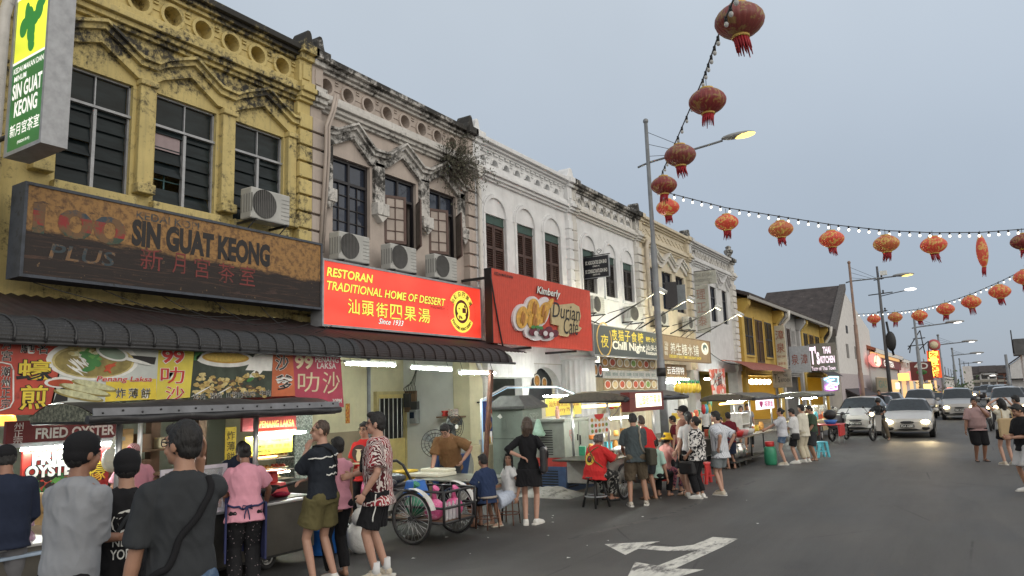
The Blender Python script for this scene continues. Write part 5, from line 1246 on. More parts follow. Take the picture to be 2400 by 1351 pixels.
K_BLACK = cloth('black', (.014, .014, .016)); K_CHAR = cloth('charcoal', (.035, .038, .042)); K_NAVY = cloth('navy', (.018, .024, .045)); K_WHITE = cloth('white', (.62, .62, .62)); K_GREY = cloth('heather_grey', (.26, .27, .29))
K_DENIM = cloth('denim', (.06, .1, .17), dirt=((.16, .21, .28), .42, 7)); K_OLIVE = cloth('olive', (.115, .1, .045)); K_PINK = cloth('pink', (.62, .29, .36)); K_RED = cloth('red', (.5, .03, .03)); K_BROWN = cloth('brown', (.19, .105, .05)); K_MAROON = cloth('maroon', (.11, .012, .02)); K_KHAKI = cloth('khaki_brown', (.115, .09, .062)); K_BEIGE = cloth('beige', (.5, .45, .34)); K_RUST = cloth('dusty_brown', (.27, .14, .105)); K_GREEN = cloth('dark_green', (.05, .075, .05)); K_ROSE = cloth('dusty_rose', (.36, .24, .235)); K_YEL = cloth('yellow', (.65, .42, .03)); K_LEATHER = mat('black_leather', (.018, .018, .02), .38, var=.2)
SH_WHITE = mat('white_shoe', (.66, .65, .62), .5, var=.1, dirt=((.1, .1, .1), .18, 14)); SH_CREAM = mat('cream_shoe', (.5, .44, .35), .6, dirt=((.25, .2, .15), .4, 20)); SH_BROWN = mat('brown_sandal', (.12, .08, .05), .6)
def pattern(name, base, ink, kind, scale=8, thr=.5, stretch=(1, 1, 1)):
 if name in MATS: return MATS[name]
 m, nt, b = _principled(name); lk = nt.links.new
 tc = nt.nodes.new('ShaderNodeTexCoord'); mp = nt.nodes.new('ShaderNodeMapping'); mp.inputs['Scale'].default_value = stretch; lk(tc.outputs['Object'], mp.inputs[0])
 if kind == 'palm':      # feathery fronds: distorted bands, broken by cells
  v = nt.nodes.new('ShaderNodeTexVoronoi'); v.inputs['Scale'].default_value = scale*.8; lk(mp.outputs[0], v.inputs['Vector'])
  w = nt.nodes.new('ShaderNodeTexWave'); w.inputs['Scale'].default_value = scale*1.4; w.inputs['Distortion'].default_value = 9; w.inputs['Detail'].default_value = 1.5; w.inputs['Detail Scale'].default_value = 1.2
  ad = nt.nodes.new('ShaderNodeVectorMath'); ad.operation = 'MULTIPLY_ADD'; lk(mp.outputs[0], ad.inputs[0]); lk(v.outputs['Color'], ad.inputs[2]); ad.inputs[1].default_value = (1, 1, 1); lk(ad.outputs[0], w.inputs['Vector'])
  f = rng(nt, w.outputs[0], thr, thr+.08)
 elif kind == 'blotch': f = rng(nt, noise_node(nt, scale, 2, .5, stretch, dist=.6), thr, thr+.03)
 elif kind == 'flower':
  v = nt.nodes.new('ShaderNodeTexVoronoi'); v.inputs['Scale'].default_value = scale; lk(mp.outputs[0], v.inputs['Vector']); v.inputs['Randomness'].default_value = 1
  f = rng(nt, math2(nt, 'ADD', v.outputs['Distance'], math2(nt, 'MULTIPLY', noise_node(nt, scale*3, 2), .25)), thr, thr-.06)
 elif kind == 'stripe':
  s = nt.nodes.new('ShaderNodeSeparateXYZ'); lk(tc.outputs['Object'], s.inputs[0])
  an = math2(nt, 'ADD', s.outputs[0], math2(nt, 'MULTIPLY', s.outputs[1], .55)); f = rng(nt, math2(nt, 'FRACT', math2(nt, 'MULTIPLY', an, scale), 0), thr, thr+.06)
 c = mix(nt, f, base, ink)
 if kind == 'palm': c = mix(nt, rng(nt, noise_node(nt, 3.5, 2), .48, .56), c, mix(nt, f, (.25, .02, .03), ink))
 lk(c, b.inputs['Base Color']); b.inputs['Roughness'].default_value = .85; b.inputs['Specular IOR Level'].default_value = .2
 MATS[name] = m; return m
# ---- at the oyster and satay stalls, left foreground
person('person in black cap and navy long shirt with grey trousers at the far left edge', at(20, 1045, 1.72), 165, 1.72, dict(lean=6, hand_r=(.18, .3, 1.0), hand_l=(-.2, .25, .98), hpitch=15), 2, 'short', hat='cap', hatm=K_BLACK, build=1.2, top=dict(mat=K_NAVY, slv=1.7, hem=-.1, loose=.035), bot=dict(kind='pants', mat=cloth('grey_trousers', (.16, .16, .17)), len=.97), shoes=('shoe', INK_BLACK))
i2 = person('person in loose grey T-shirt and backward black cap with folded arms', at(183, 1018, 1.86), 112, 1.86, dict(lean=3, hand_r=(-.1, .24, 1.12), hand_l=(.12, .25, 1.1), elbow_r=(.25, -.2, -1), elbow_l=(-.25, -.2, -1), hyaw=-18), 2, 'short', hat='dome', hatm=K_BLACK, hi=True, build=.88, top=dict(mat=K_GREY, hem=-.2, slv=.95, loose=.035, flare=.035), bot=dict(kind='pants', mat=K_BLACK, len=.97), shoes=('shoe', INK_BLACK))
i3 = person('person in black printed T-shirt and black cap seen from behind', at(300, 1057, 1.72), 152, 1.72, dict(lean=2, hpitch=8, hand_r=(.22, .12, .85), hand_l=(-.22, .12, .85)), 1, 'short', hat='dome', hatm=K_BLACK, hi=True, build=1.0, top=dict(mat=K_BLACK, hem=-.2, slv=.95, loose=.035, flare=.03), bot=dict(kind='pants', mat=K_BLACK, len=.97), shoes=('shoe', INK_BLACK))
s = i3['s']
print_on(i3, 'top', [('NEW', (0, -.3, 1.14*s), Ux, Uz, .145, .055, dict(off=.012)), ('YORK', (0, -.3, 1.06*s), Ux, Uz, .165, .062, dict(off=.012)), ('C', (.0, -.3, 1.27*s), Ux, Uz, .16, .15, dict(off=.03))], INK_WHITE)
print_on(i3, 'top', [('C', (.0, -.3, 1.27*s), Ux, Uz, .125, .115, dict(off=.002))], K_BLACK, 'print_inner')
drape(i3, 'top', line([(.14, -.2, 1.44), (.05, -.3, 1.36), (-.14, -.3, 1.12)]), .014, 'bag_strap', K_CHAR)
i4 = person('big person in charcoal T-shirt and jeans with a cross-body strap, hand raised to his ear', at(436, 990, 1.92), 158, 1.92, dict(hyaw=36, hand_r=(.12, .16, 1.55), elbow_r=(-.1, .6, -1), hand_l=(-.27, .04, .8), elbow_l=(-.4, -.8, 0), curl_l=1.0), 1, 'short', glasses=M_LENS, hi=True, build=1.0, belly=.03, top=dict(mat=K_CHAR, hem=-.15, slv=.92, loose=.022, flare=.01), bot=dict(kind='pants', mat=K_DENIM, len=.97, loose=.03), shoes=('shoe', INK_BLACK))
drape(i4, 'top', line([(.15, -.1, 1.5), (.17, -.2, 1.42), (.03, -.35, 1.22), (-.14, -.35, 1.06), (-.28, -.1, .95)], 8), .021, 'cross_body_strap', K_BLACK)
bag(i4, 'blue_plastic_bag', (-.26, .05, .6), (.12, .1, .3), mat('blue_plastic', (.05, .25, .6), .3, var=.3, alpha=.9), bevel=.04)
i5 = person('hawker in pink T-shirt with navy apron strings and black floral trousers, seen from behind', at(578, 1037, 1.6), 150, 1.6, dict(lean=14, hand_r=(.3, .34, .95), hand_l=(-.18, .4, 1.0), elbow_r=(.8, -.3, -.2), hpitch=14), 2, 'bun', hi=True, fem=True, build=1.12, top=dict(mat=K_PINK, hem=-.13, slv=.7, loose=.035, flare=.03), bot=dict(kind='pants', mat=pattern('floral_black', (.016, .016, .018), (.32, .26, .28), 'flower', 26, .3), len=.98, loose=.035), shoes=('sandal', INK_BLACK))
drape(i5, 'top', line([(-.24, 0, 1.02), (-.15, -.25, 1.0), (0, -.3, .995), (.15, -.25, 1.0), (.24, 0, 1.02)], 14), .012, 'apron_string', mat('apron_navy', (.02, .026, .09), .8))
m = MB(); s = i5['s']
for pts in (((0, -.165, .995), (.05, -.19, 1.01), (.06, -.18, .96), (0, -.17, .99)), ((0, -.165, .995), (-.05, -.19, 1.01), (-.06, -.18, .96), (0, -.17, .99)), ((0, -.17, .99), (.02, -.19, .9), (.035, -.19, .8)), ((0, -.17, .99), (-.03, -.19, .9), (-.03, -.19, .82))): m.path([(x*s, y*s, z*s) for x, y, z in pts], .007, 5)
part(i5['root'], 'apron_bow', m, MATS['apron_navy'])
m = MB()
for sg in (1, -1): m.obox((sg*.215*s, .02, .68*s), (.02, .26, .62), rz=sg*.12)
part(i5['root'], 'apron', m.box(-.2, .2, .15, .165, .38, 1.0), MATS['apron_navy'])
person('cook in dark blue shirt bending over the pans behind the cart', (-8.75, 6.62), -28, 1.7, dict(lean=48, hand_r=(.25, .5, .9), hand_l=(-.2, .55, .92), hpitch=5), 2, 'short', hi=True, top=dict(mat=cloth('cook_blue', (.03, .038, .065)), slv=.8), bot=dict(kind='pants', mat=K_BLACK, len=.97))
person('person in pink shirt and red plaid cap working at the oyster stall', at(318, 1046, 1.55), 160, 1.58, dict(lean=10, hand_r=(.25, .3, 1.0), hand_l=(-.25, .3, 1.0), hpitch=15), 1, 'short', hat='cap', hatm=pattern('plaid_red', (.3, .03, .04), (.6, .5, .5), 'stripe', 60, .5), top=dict(mat=K_PINK, loose=.04), bot=dict(kind='pants', mat=K_BLACK, len=.97))
# ---- couple in the middle foreground
i8 = person('woman with cropped hair in navy T-shirt with white wavy stripes and olive shorts', at(755, 985, 1.82), 186, 1.82, dict(hyaw=38, hand_l=(-.02, .2, 1.42), elbow_l=(-.5, -.1, -.9), hand_r=(.02, .22, 1.1), elbow_r=(.8, 0, -.5), foot_r=(.14, -.04, 0), foot_l=(-.1, .04, 0)), 0, 'buzz', hcol=HAIRB, glasses=M_LENSG, hi=True, fem=True, build=.93, top=dict(mat=cloth('stripe_navy', (.02, .024, .032)), hem=-.03, slv=.85, loose=.035), bot=dict(kind='shorts', mat=K_OLIVE, len=.33, loose=.05, waist=.14), shoes=('shoe', SH_WHITE))
bt = bvh_of(i8['top']); s = i8['s']
for k, (za, zb_, xa, xb) in enumerate(((1.34, 1.37, -.34, .36), (1.235, 1.27, -.06, .34), (1.16, 1.175, -.12, .34))):
 P = []
 for j in range(30):
  t = j/29; x = xa+(xb-xa)*t; z = za+(zb_-za)*t+.006*math.sin(t*23+k)
  h_ = bt.ray_cast(Vector((x*s*.62, -2, z*s)), Vector((0, 1, 0)))[0]
  if h_: P.append(h_+Vector((0, -.003, 0)))
 if len(P) > 2: part(i8['root'], 'white_stripe', MB().path(P, [.006+.0035*abs(math.sin(j*1.7+k)) for j in range(len(P))], 5), INK_WHITE)
drape(i8, 'top', line([(-.1, .05, 1.48), (-.02, -.2, 1.42), (.1, -.25, 1.3), (.2, -.15, 1.12)]), .012, 'bag_strap', K_BLACK)
i9 = person('tall man in red and white palm-print shirt, black shorts and dark glasses', at(885, 968, 1.88), 214, 1.88, dict(hand_l=(-.3, .1, .92), elbow_l=(-.5, -.7, 0), hand_r=(.14, .3, 1.08), elbow_r=(.6, -.4, -.6), foot_l=(-.1, .03, 0), foot_r=(.12, -.05, 0), curl_l=.9), 0, 'quiff', glasses=M_LENS, hi=True, build=1.02, top=dict(mat=pattern('palm_shirt', (.075, .015, .02), (.62, .55, .52), 'palm', 9, .56, (1, 1, .8)), hem=-.15, slv=.85, loose=.045, flare=.035), bot=dict(kind='shorts', mat=K_BLACK, len=.42, loose=.04), shoes=('shoe', SH_CREAM))
s = i9['s']
for nm in 'rl':
 an = i9['legs'][nm][2]; part(i9['root'], 'sock', MB().path([(an-Vector((0, 0, .05)))*s, (an+Vector((0, 0, .11)))*s], [.046*s, .043*s], 12), K_WHITE)
drape(i9, 'bot', line([(-.3, -.02, .9), (-.3, -.02, .62)]), .008, 'side_stripe', INK_WHITE)
drape(i9, 'top', line([(.16, .1, 1.45), (0, .25, 1.3), (-.13, .25, 1.12)]), .025, 'bag_strap', K_BLACK)
i10 = person('person in glasses and red T-shirt with a dark round print holding a plate', (-8.2, 8.55), 285, 1.7, dict(hand_r=(.14, .3, 1.08), hand_l=(-.12, .3, 1.05)), 1, 'short', glasses=M_LENS, build=1.05, fem=True, top=dict(mat=K_RED, hem=-.1, slv=.75, loose=.03), bot=dict(kind='pants', mat=K_BLACK, len=.97))
m = MB(); m.prism([(.12*math.cos(t), 1.24+.13*math.sin(t)) for t in [i*.4 for i in range(16)]], .15, .19, 'y'); part(i10['root'], 'round_print', m, mat('print_dark', (.06, .03, .03), .8))
part(i10['root'], 'print_motif', MB().prism([(-.03, 1.12), (.03, 1.12), (.045, 1.2), (.025, 1.28), (.06, 1.3), (-.06, 1.3), (-.025, 1.28), (-.045, 1.2)], .19, .194, 'y'), INK_CREAM)
part(i10['root'], 'plate', MB().lathe([(.02, 0), (.1, .01), (.12, .025)], (.0, .36, 1.08), 14), INK_CREAM)
person('person with dark hair and pink top standing behind the striped shirt', at(792, 1026, 1.6), 170, 1.6, dict(), 1, 'short', fem=True, top=dict(mat=K_PINK, slv=.1), bot=dict(kind='pants', mat=K_BLACK, len=.97), face=False)
# ---- around the folding table by the cargo tricycle
person('young man in brown T-shirt leaning over the folding table', (-8.05, 10.55), 292, 1.72, dict(lean=36, hand_r=(.26, .34, .8), hand_l=(-.28, .2, .98), elbow_l=(-.9, -.4, .2), elbow_r=(.5, -.8, 0), hpitch=22), 0, 'short', hi=True, glasses=M_LENS, build=1.12, top=dict(mat=K_BROWN, hem=-.13, slv=.85, loose=.035), bot=dict(kind='pants', mat=K_CHAR, len=.97))
SIT = dict(pz=.52, foot_r=(.12, .36, 0), foot_l=(-.1, .3, 0), knee_r=(.2, 1, .6), knee_l=(-.2, 1, .6))
person('boy in navy T-shirt sitting on a stool with his back to the street', (-6.72, 9.72), 165, 1.42, {**SIT, 'pz': .58, 'hand_r': (.2, .32, .78), 'hand_l': (-.2, .34, .85), 'lean': 8, 'hpitch': 6}, 2, 'short', hi=True, build=1.05, face=False, top=dict(mat=cloth('boy_navy', (.025, .04, .09)), hem=-.1, slv=.8, loose=.035), bot=dict(kind='shorts', mat=K_BLACK, len=.45), shoes=('sandal', INK_BLACK))
i14 = person('girl in white frock with plaits sitting on a stool and looking at the camera', (-6.62, 10.22), 240, 1.4, {**SIT, 'pz': .58, 'hand_l': (-.3, -.02, .56), 'hand_r': (.12, .3, .72), 'elbow_l': (-.6, -.5, 0), 'hyaw': 52, 'hpitch': -2}, 1, 'plait', hi=True, fem=True, build=.92, top=dict(mat=K_WHITE, hem=-.12, slv=.45, loose=.045, name='frock'), bot=dict(kind='shorts', mat=cloth('pale_blue', (.45, .5, .6)), len=.42, loose=.06, name='skirt'), shoes=('sandal', SH_CREAM))
i15 = person('woman in short black dress with dark bag on her shoulder, seen from behind', (-6.28, 10.28), 112, 1.68, dict(hand_l=(-.1, -.16, 1.12), elbow_l=(-1, -.2, 0), hand_r=(.26, .12, .92), elbow_r=(.8, -.5, 0), foot_l=(-.07, 0, 0), foot_r=(.1, .05, 0), toe_r=-25, hyaw=-10), 0, 'long', hcol=HAIRB, hi=True, fem=True, build=.94, face=False, top=dict(mat=K_BLACK, hem=-.06, slv=1.25, loose=.02, name='dress_top'), bot=dict(kind='skirt', mat=K_BLACK, len=.28, loose=.045, name='dress_skirt', waist=.2), shoes=('shoe', SH_WHITE))
drape(i15, 'top', line([(.14, .08, 1.44), (.15, -.1, 1.44), (.2, -.14, 1.3)]), .012, 'bag_strap', K_BLACK)
bag(i15, 'shoulder_bag', (.27, -.04, 1.05), (.1, .28, .42), K_LEATHER, bevel=.045)
# ---- second stall
i16 = person('hawker in red T-shirt sitting on a high black stool with camouflage trousers', (-6.1, 12.3), 72, 1.58, dict(pz=.66, foot_r=(.16, .3, .12), foot_l=(-.15, .42, .1), knee_r=(.3, 1, .4), knee_l=(-.3, 1, .4), lean=16, hand_r=(.2, .5, 1.0), hand_l=(-.12, .5, 1.0), hpitch=8), 2, 'bob', hcol=HAIRG, hi=True, fem=True, build=1.38, belly=.03, top=dict(mat=K_RED, hem=-.12, slv=.9, loose=.03), bot=dict(kind='pants', mat=pattern('camouflage', (.02, .02, .02), (.26, .25, .23), 'blotch', 16, .56), len=.95, loose=.03), shoes=('sandal', INK_BLACK))
s = i16['s']
print_on(i16, 'top', [('O', (-.0, -.3, .86), Ux, Uz, .2, .2, dict(off=.03))], INK_YELLOW, 'round_print'); print_on(i16, 'top', [('O', (-.0, -.3, .86), Ux, Uz, .1, .1, dict(off=.06))], INK_BLACK, 'print_inner')
drape(i16, 'top', line([(-.15, 0, 1.2), (.0, -.3, 1.12), (.15, -.2, .95), (.25, 0, .8)]), .011, 'apron_string', K_OLIVE)
drape(i16, 'top', line([(.15, 0, 1.22), (.0, -.3, 1.12)]), .011, 'apron_string', K_OLIVE)
i17 = person('man in slate T-shirt and cargo shorts with an olive messenger bag bending to the counter', (-5.44, 12.66), 118, 1.67, dict(lean=17, hand_l=(-.2, .36, .98), hand_r=(.1, .4, 1.0), foot_l=(-.14, 0, 0), foot_r=(.16, .1, 0), hpitch=14), 1, 'short', hi=True, top=dict(mat=cloth('slate', (.06, .075, .08)), hem=-.12, slv=.85, loose=.035), bot=dict(kind='shorts', mat=K_KHAKI, len=.52, loose=.045, name='cargo_shorts'), shoes=('shoe', pattern('checker', (.5, .46, .4), (.05, .05, .05), 'blotch', 50, .55)))
drape(i17, 'top', line([(.1, .1, 1.46), (.12, -.1, 1.44), (.18, -.25, 1.2), (.25, -.15, 1.0)]), .02, 'bag_strap', cloth('strap_grey', (.2, .18, .15)))
bag(i17, 'messenger_bag', (.27, -.08, .92), (.14, .36, .3), cloth('bag_olive', (.07, .065, .05)), R(15))
person('person in red T-shirt and cap ordering beside the slate T-shirt', (-5.55, 13.55), 150, 1.6, dict(lean=18, hpitch=10, hand_r=(.2, .3, 1)), 1, 'short', hcol=HAIRB, top=dict(mat=K_RED), bot=dict(kind='shorts', mat=K_CHAR, len=.45), shoes=('sandal', SH_BROWN), face=False)
person('hawker in yellow bucket hat and pink blouse sitting behind the second stall', at(1552, 1005, 1.28), 60, 1.55, {**SIT, 'lean': 12, 'hand_r': (.2, .42, .75), 'hand_l': (-.1, .42, .75)}, 1, 'bob', hat='bucket', hatm=K_YEL, fem=True, top=dict(mat=cloth('salmon', (.55, .26, .24)), slv=1.3), bot=dict(kind='pants', mat=pattern('pink_floral', (.35, .12, .16), (.06, .05, .08), 'blotch', 22, .5), len=.95), shoes=('sandal', INK_BLACK))
person('person with black hair and pale green top sitting beside the yellow bucket hat', at(1532, 1012, 1.26), 85, 1.5, {**SIT}, 1, 'bob', fem=True, face=False, top=dict(mat=cloth('pale_green', (.4, .58, .5)), slv=.8), bot=dict(kind='pants', mat=K_BLACK, len=.95))
i21 = person('tall man in dusty brown T-shirt, cap and glasses looking up at the menu', (-5.11, 14.38), 186, 1.73, dict(hpitch=-8, hand_l=(-.24, .12, .88), hand_r=(.2, .14, .9)), 0, 'short', hat='cap', hatm=K_BLACK, glasses=M_LENSG, top=dict(mat=K_RUST, hem=-.1, slv=.9, loose=.04), bot=dict(kind='shorts', mat=K_BLACK, len=.45, loose=.03), shoes=('sandal', SH_BROWN))
person('person with dark ponytail and white shirt behind the brown T-shirt', at(1612, 966, 1.62), 110, 1.62, dict(), 0, 'pony', fem=True, face=False, top=dict(mat=K_WHITE), bot=dict(kind='shorts', mat=K_BLACK, len=.45), shoes=('shoe', SH_WHITE))
i23 = person('woman in black and white patterned blouse with black trousers and handbag', (-4.74, 13.99), 172, 1.53, dict(hyaw=8, hpitch=-6, hand_l=(-.2, .14, .92), hand_r=(.22, .1, .9)), 1, 'bun', glasses=M_LENS, fem=True, build=1.08, top=dict(mat=pattern('bw_print', (.62, .6, .58), (.02, .02, .025), 'blotch', 20, .5), hem=-.12, slv=1.2, loose=.045, name='blouse'), bot=dict(kind='pants', mat=K_BLACK, len=.93, loose=.03), shoes=('shoe', SH_WHITE))
bag(i23, 'handbag', (-.2, .14, .66), (.16, .3, .24), K_LEATHER)
drape(i23, 'top', line([(-.1, .05, 1.46), (.0, -.2, 1.35), (-.2, -.1, 1.0)]), .01, 'bag_strap', K_BLACK)
person('young man in white shirt with grey pinstripes and grey shorts', (-4.47, 14.59), 160, 1.61, dict(hyaw=25, lean=4, hand_l=(-.2, -.12, 1.0), hand_r=(.2, -.1, 1.0), foot_r=(.14, .14, 0), foot_l=(-.12, -.05, 0)), 0, 'fringe', top=dict(mat=pattern('pinstripe', (.58, .6, .64), (.1, .11, .15), 'stripe', 26, .84), hem=-.16, slv=.9, loose=.045, flare=.03), bot=dict(kind='shorts', mat=cloth('steel_shorts', (.17, .19, .2)), len=.38, loose=.04), shoes=('shoe', SH_CREAM))
# ---- third and fourth stalls
person('man in maroon T-shirt and navy shorts standing at the third stall', (-5.66, 19.37), 135, 1.45, dict(hand_r=(.26, .1, .86), hand_l=(-.26, .1, .86)), 2, 'short', build=1.08, face=False, top=dict(mat=K_MAROON, hem=-.1, slv=.85, loose=.03), bot=dict(kind='shorts', mat=K_NAVY, len=.5, loose=.035), shoes=('sandal', INK_BLACK))
person('cook in bright yellow dress at the third stall', atX(1736, 968, -7.0)[0], 300, 1.5, dict(hand_r=(.2, .3, 1), hand_l=(-.2, .3, 1), hpitch=15), 1, 'bob', fem=True, top=dict(mat=K_YEL, hem=-.15, slv=1.2, loose=.035), bot=dict(kind='skirt', mat=K_YEL, len=.4))
person('vendor in grey shirt beside the yellow dress', atX(1752, 972, -7.2)[0], 290, 1.52, dict(hand_r=(.2, .3, 1)), 1, 'short', top=dict(mat=K_GREY), bot=dict(kind='pants', mat=K_BLACK, len=.97))
person('young woman in pale grey T-shirt and denim shorts reaching to the third stall', (-4.64, 20.77), 190, 1.5, dict(hand_r=(.14, .5, 1.1), hand_l=(-.12, .5, 1.08), elbow_r=(.4, -.5, -.8)), 0, 'bun', fem=True, build=1.02, top=dict(mat=cloth('pale_grey', (.5, .51, .55)), hem=-.06, slv=.8, loose=.045), bot=dict(kind='shorts', mat=K_DENIM, len=.26, loose=.03), shoes=('shoe', SH_CREAM))
i28 = person('person in white T-shirt and black shorts with a small crossbody bag', (-4.44, 21.31), 185, 1.47, dict(hand_r=(.14, .35, 1.0), hand_l=(-.14, .35, 1.0), hpitch=10), 0, 'short', top=dict(mat=K_WHITE, hem=-.1, slv=.9, loose=.045), bot=dict(kind='shorts', mat=K_BLACK, len=.42, loose=.03), shoes=('shoe', SH_WHITE))
bag(i28, 'crossbody_bag', (-.2, -.06, .86), (.08, .2, .18), K_LEATHER)
person('person in long cream shirt and beige trousers behind the white T-shirt', (-4.28, 21.73), 160, 1.56, dict(hand_r=(.24, .1, .85)), 0, 'short', face=False, top=dict(mat=cloth('cream', (.6, .57, .48)), hem=-.15, slv=1.5, loose=.045), bot=dict(kind='pants', mat=K_BEIGE, len=.95, loose=.04), shoes=('shoe', SH_WHITE))
person('man in dark green T-shirt raising a hand to his mouth', (-4.13, 22.15), 205, 1.52, dict(hand_r=(.06, .16, 1.5), elbow_r=(.6, .2, -.9), hand_l=(-.2, .2, .9), hpitch=10), 1, 'short', build=1.22, belly=.03, top=dict(mat=K_GREEN, hem=-.1, slv=.85, loose=.03), bot=dict(kind='shorts', mat=K_CHAR, len=.5, loose=.04), shoes=('sandal', INK_BLACK))
for px_, py_, X_, hd, m_, lab in ((1578, 975, -6.4, 200, K_MAROON, 'person in dark maroon shirt reaching behind the brown T-shirt'), (1690, 978, -7.4, 250, K_NAVY, 'person in dark shirt seen between the striped shirt and the maroon T-shirt'), (1652, 950, -8.6, 280, K_WHITE, 'tall vendor with glasses behind the green shopping bags'), (1680, 985, -7.6, 300, K_CHAR, 'short diner in dark top far inside behind the pinstripes')):
 xy_, H_ = atX(px_, py_, X_)
 person(lab, xy_, hd, H_, dict(hand_r=(.2, .35, 1.05), hpitch=8), 1, 'short', glasses=M_LENS if H_ > 1.6 else None, top=dict(mat=m_), bot=dict(kind='pants', mat=K_BLACK, len=.97))
# ---- right-hand side of the road
i33 = person('stout man in dusty rose polo shirt, black shorts and sandals standing in the road', (-.19, 22.69), 292, 1.63, dict(hand_l=(-.06, .22, 1.45), elbow_l=(-.6, .2, -.9), hand_r=(.33, .08, .84), hyaw=-30), 2, 'short', build=1.3, belly=.06, top=dict(mat=K_ROSE, hem=-.08, slv=.9, loose=.03, name='polo_shirt'), bot=dict(kind='shorts', mat=K_BLACK, len=.52, loose=.05), shoes=('sandal', INK_BLACK))
i34 = person('woman with raised arms and a large beige tote bag in black shorts', (.38, 21.9), 120, 1.6, dict(hand_r=(.26, .12, 1.68), hand_l=(-.1, .05, 1.72), elbow_r=(1, .3, .3), elbow_l=(-1, .2, .2), hyaw=20), 0, 'long', fem=True, build=.92, face=False, top=dict(mat=cloth('cream', (.6, .57, .48)), hem=-.08, slv=.3, loose=.02), bot=dict(kind='shorts', mat=K_BLACK, len=.26, loose=.035), shoes=('shoe', SH_CREAM))
bag(i34, 'tote_bag', (.02, -.2, .98), (.46, .12, .46), cloth('tote_beige', (.42, .31, .18)), R(-12))
m = MB()
for x in (-.12, .14): m.path([(x, -.17, 1.1), (x*.9, -.15, 1.3), (x*.8, -.04, 1.38)], .014, 5)
part(i34['root'], 'bag_handle', m, MATS['cloth_tote_beige'])
person('person in black T-shirt and white shorts looking at a phone at the right edge', at(2388, 946, 1.6), 215, 1.6, dict(hand_r=(.05, .32, 1.1), hand_l=(-.08, .3, 1.08), hpitch=25), 1, 'short', top=dict(mat=K_BLACK, hem=-.12, slv=.9, loose=.045), bot=dict(kind='shorts', mat=cloth('stone', (.5, .5, .5)), len=.48, loose=.04), shoes=('shoe', SH_WHITE))
person('person in black shirt and dark trousers behind the beige tote bag', (.75, 22.9), 150, 1.66, dict(hpitch=10), 1, 'short', face=False, top=dict(mat=K_BLACK, loose=.04), bot=dict(kind='pants', mat=K_NAVY, len=.96), shoes=('shoe', SH_CREAM))
person('far figure in dark jacket walking by the glowing shop doorway', (-4.9, 46.5), 270, 1.78, dict(), 1, 'short', top=dict(mat=K_BLACK, slv=1.5), bot=dict(kind='pants', mat=K_BLACK, len=.97))
# ================================================================ STALLS AND STREET FURNITURE
M_TARP = mat('black_tarpaulin', (.03, .03, .033), .42, var=.4, scale=5, bump=.3, bscale=12, dirt=((.11, .11, .12), .34, 4))
M_TARPB = mat('brown_tarpaulin', (.12, .105, .085), .6, var=.35, scale=3, bump=.3, bscale=10, dirt=((.03, .028, .025), .4, 3))
M_TARPG = mat('mouldy_canvas', (.16, .165, .12), .8, var=.6, scale=24, dirt=((.05, .055, .04), .5, 26))
M_FLASH = mat('grey_flashing', (.17, .175, .19), .45, .4, var=.25, scale=4)
M_STEEL_D = mat('dull_stainless', (.115, .11, .10), .3, .75, var=.35, scale=1.4)
M_RUBBER = mat('tyre_rubber', (.018, .018, .019), .75); M_CHROME = mat('chrome_spokes', (.5, .5, .5), .3, .9)
M_WARM = glow('warm_food_lamp', (1, .62, .18), 7); M_STYRO = mat('styrofoam', (.66, .64, .52), .8, var=.06)
def pl(n, c, **k): return mat('plastic_'+n, c, k.pop('rough', .35), var=.12, **k)
PL_RED, PL_BLUE, PL_GREEN, PL_ORANGE, PL_YEL, PL_PINK, PL_TEAL = pl('red', (.5, .03, .03)), pl('blue', (.02, .12, .42)), pl('green', (.04, .25, .14)), pl('orange', (.55, .16, .03)), pl('yellow', (.65, .45, .05)), pl('pink', (.7, .12, .3), dirt=((.75, .4, .5), .4, 14)), pl('teal', (.1, .45, .55))
def tubelight(par, X, y0, y1, z, m=None, r=.018): return part(par, 'lamp_tube', MB().tube((X, y0, z), (X, y1, z), r), m or M_TUBE, True)
def wheel(par, c, r, ax='x', spokes=14, tw=.03, rim=None, name='wheel'):
 """spoked or plain wheel: tyre with rim, spokes and hub as sub-parts"""
 cx, cy, cz = c; k = [(r-tw+tw*math.cos(a), tw*math.sin(a)) for a in [i*.785 for i in range(9)]]
 t = part(par, name, MB().lathe(k, c, 36, ax=ax, caps=False), M_RUBBER, True)
 part(t, 'rim', MB().lathe([(r-2*tw-.012, -.012), (r-2*tw+.008, -.014), (r-2*tw+.008, .014), (r-2*tw-.012, .012), (r-2*tw-.012, -.012)], c, 32, ax=ax, caps=False), rim or M_CHROME, True)
 s = MB()
 for i in range(spokes):
  a = 2*math.pi*i/spokes; b = a+(.5 if i % 2 else -.5); e = .03*(1 if i % 2 else -1)
  p = (e, .025*math.cos(b), .025*math.sin(b)); q = (0, (r-2*tw)*math.cos(a), (r-2*tw)*math.sin(a))
  f = (lambda v: (cx+v[0], cy+v[1], cz+v[2])) if ax == 'x' else (lambda v: (cx+v[1], cy+v[0], cz+v[2]))
  s.tube(f(p), f(q), .0045 if spokes > 8 else .02, n=4)
 part(t, 'spokes', s, rim or M_CHROME, True)
 part(t, 'hub', MB().lathe([(.03, -.05), (.03, .05)], c, 10, ax=ax), M_DKMETAL, True)
 return t
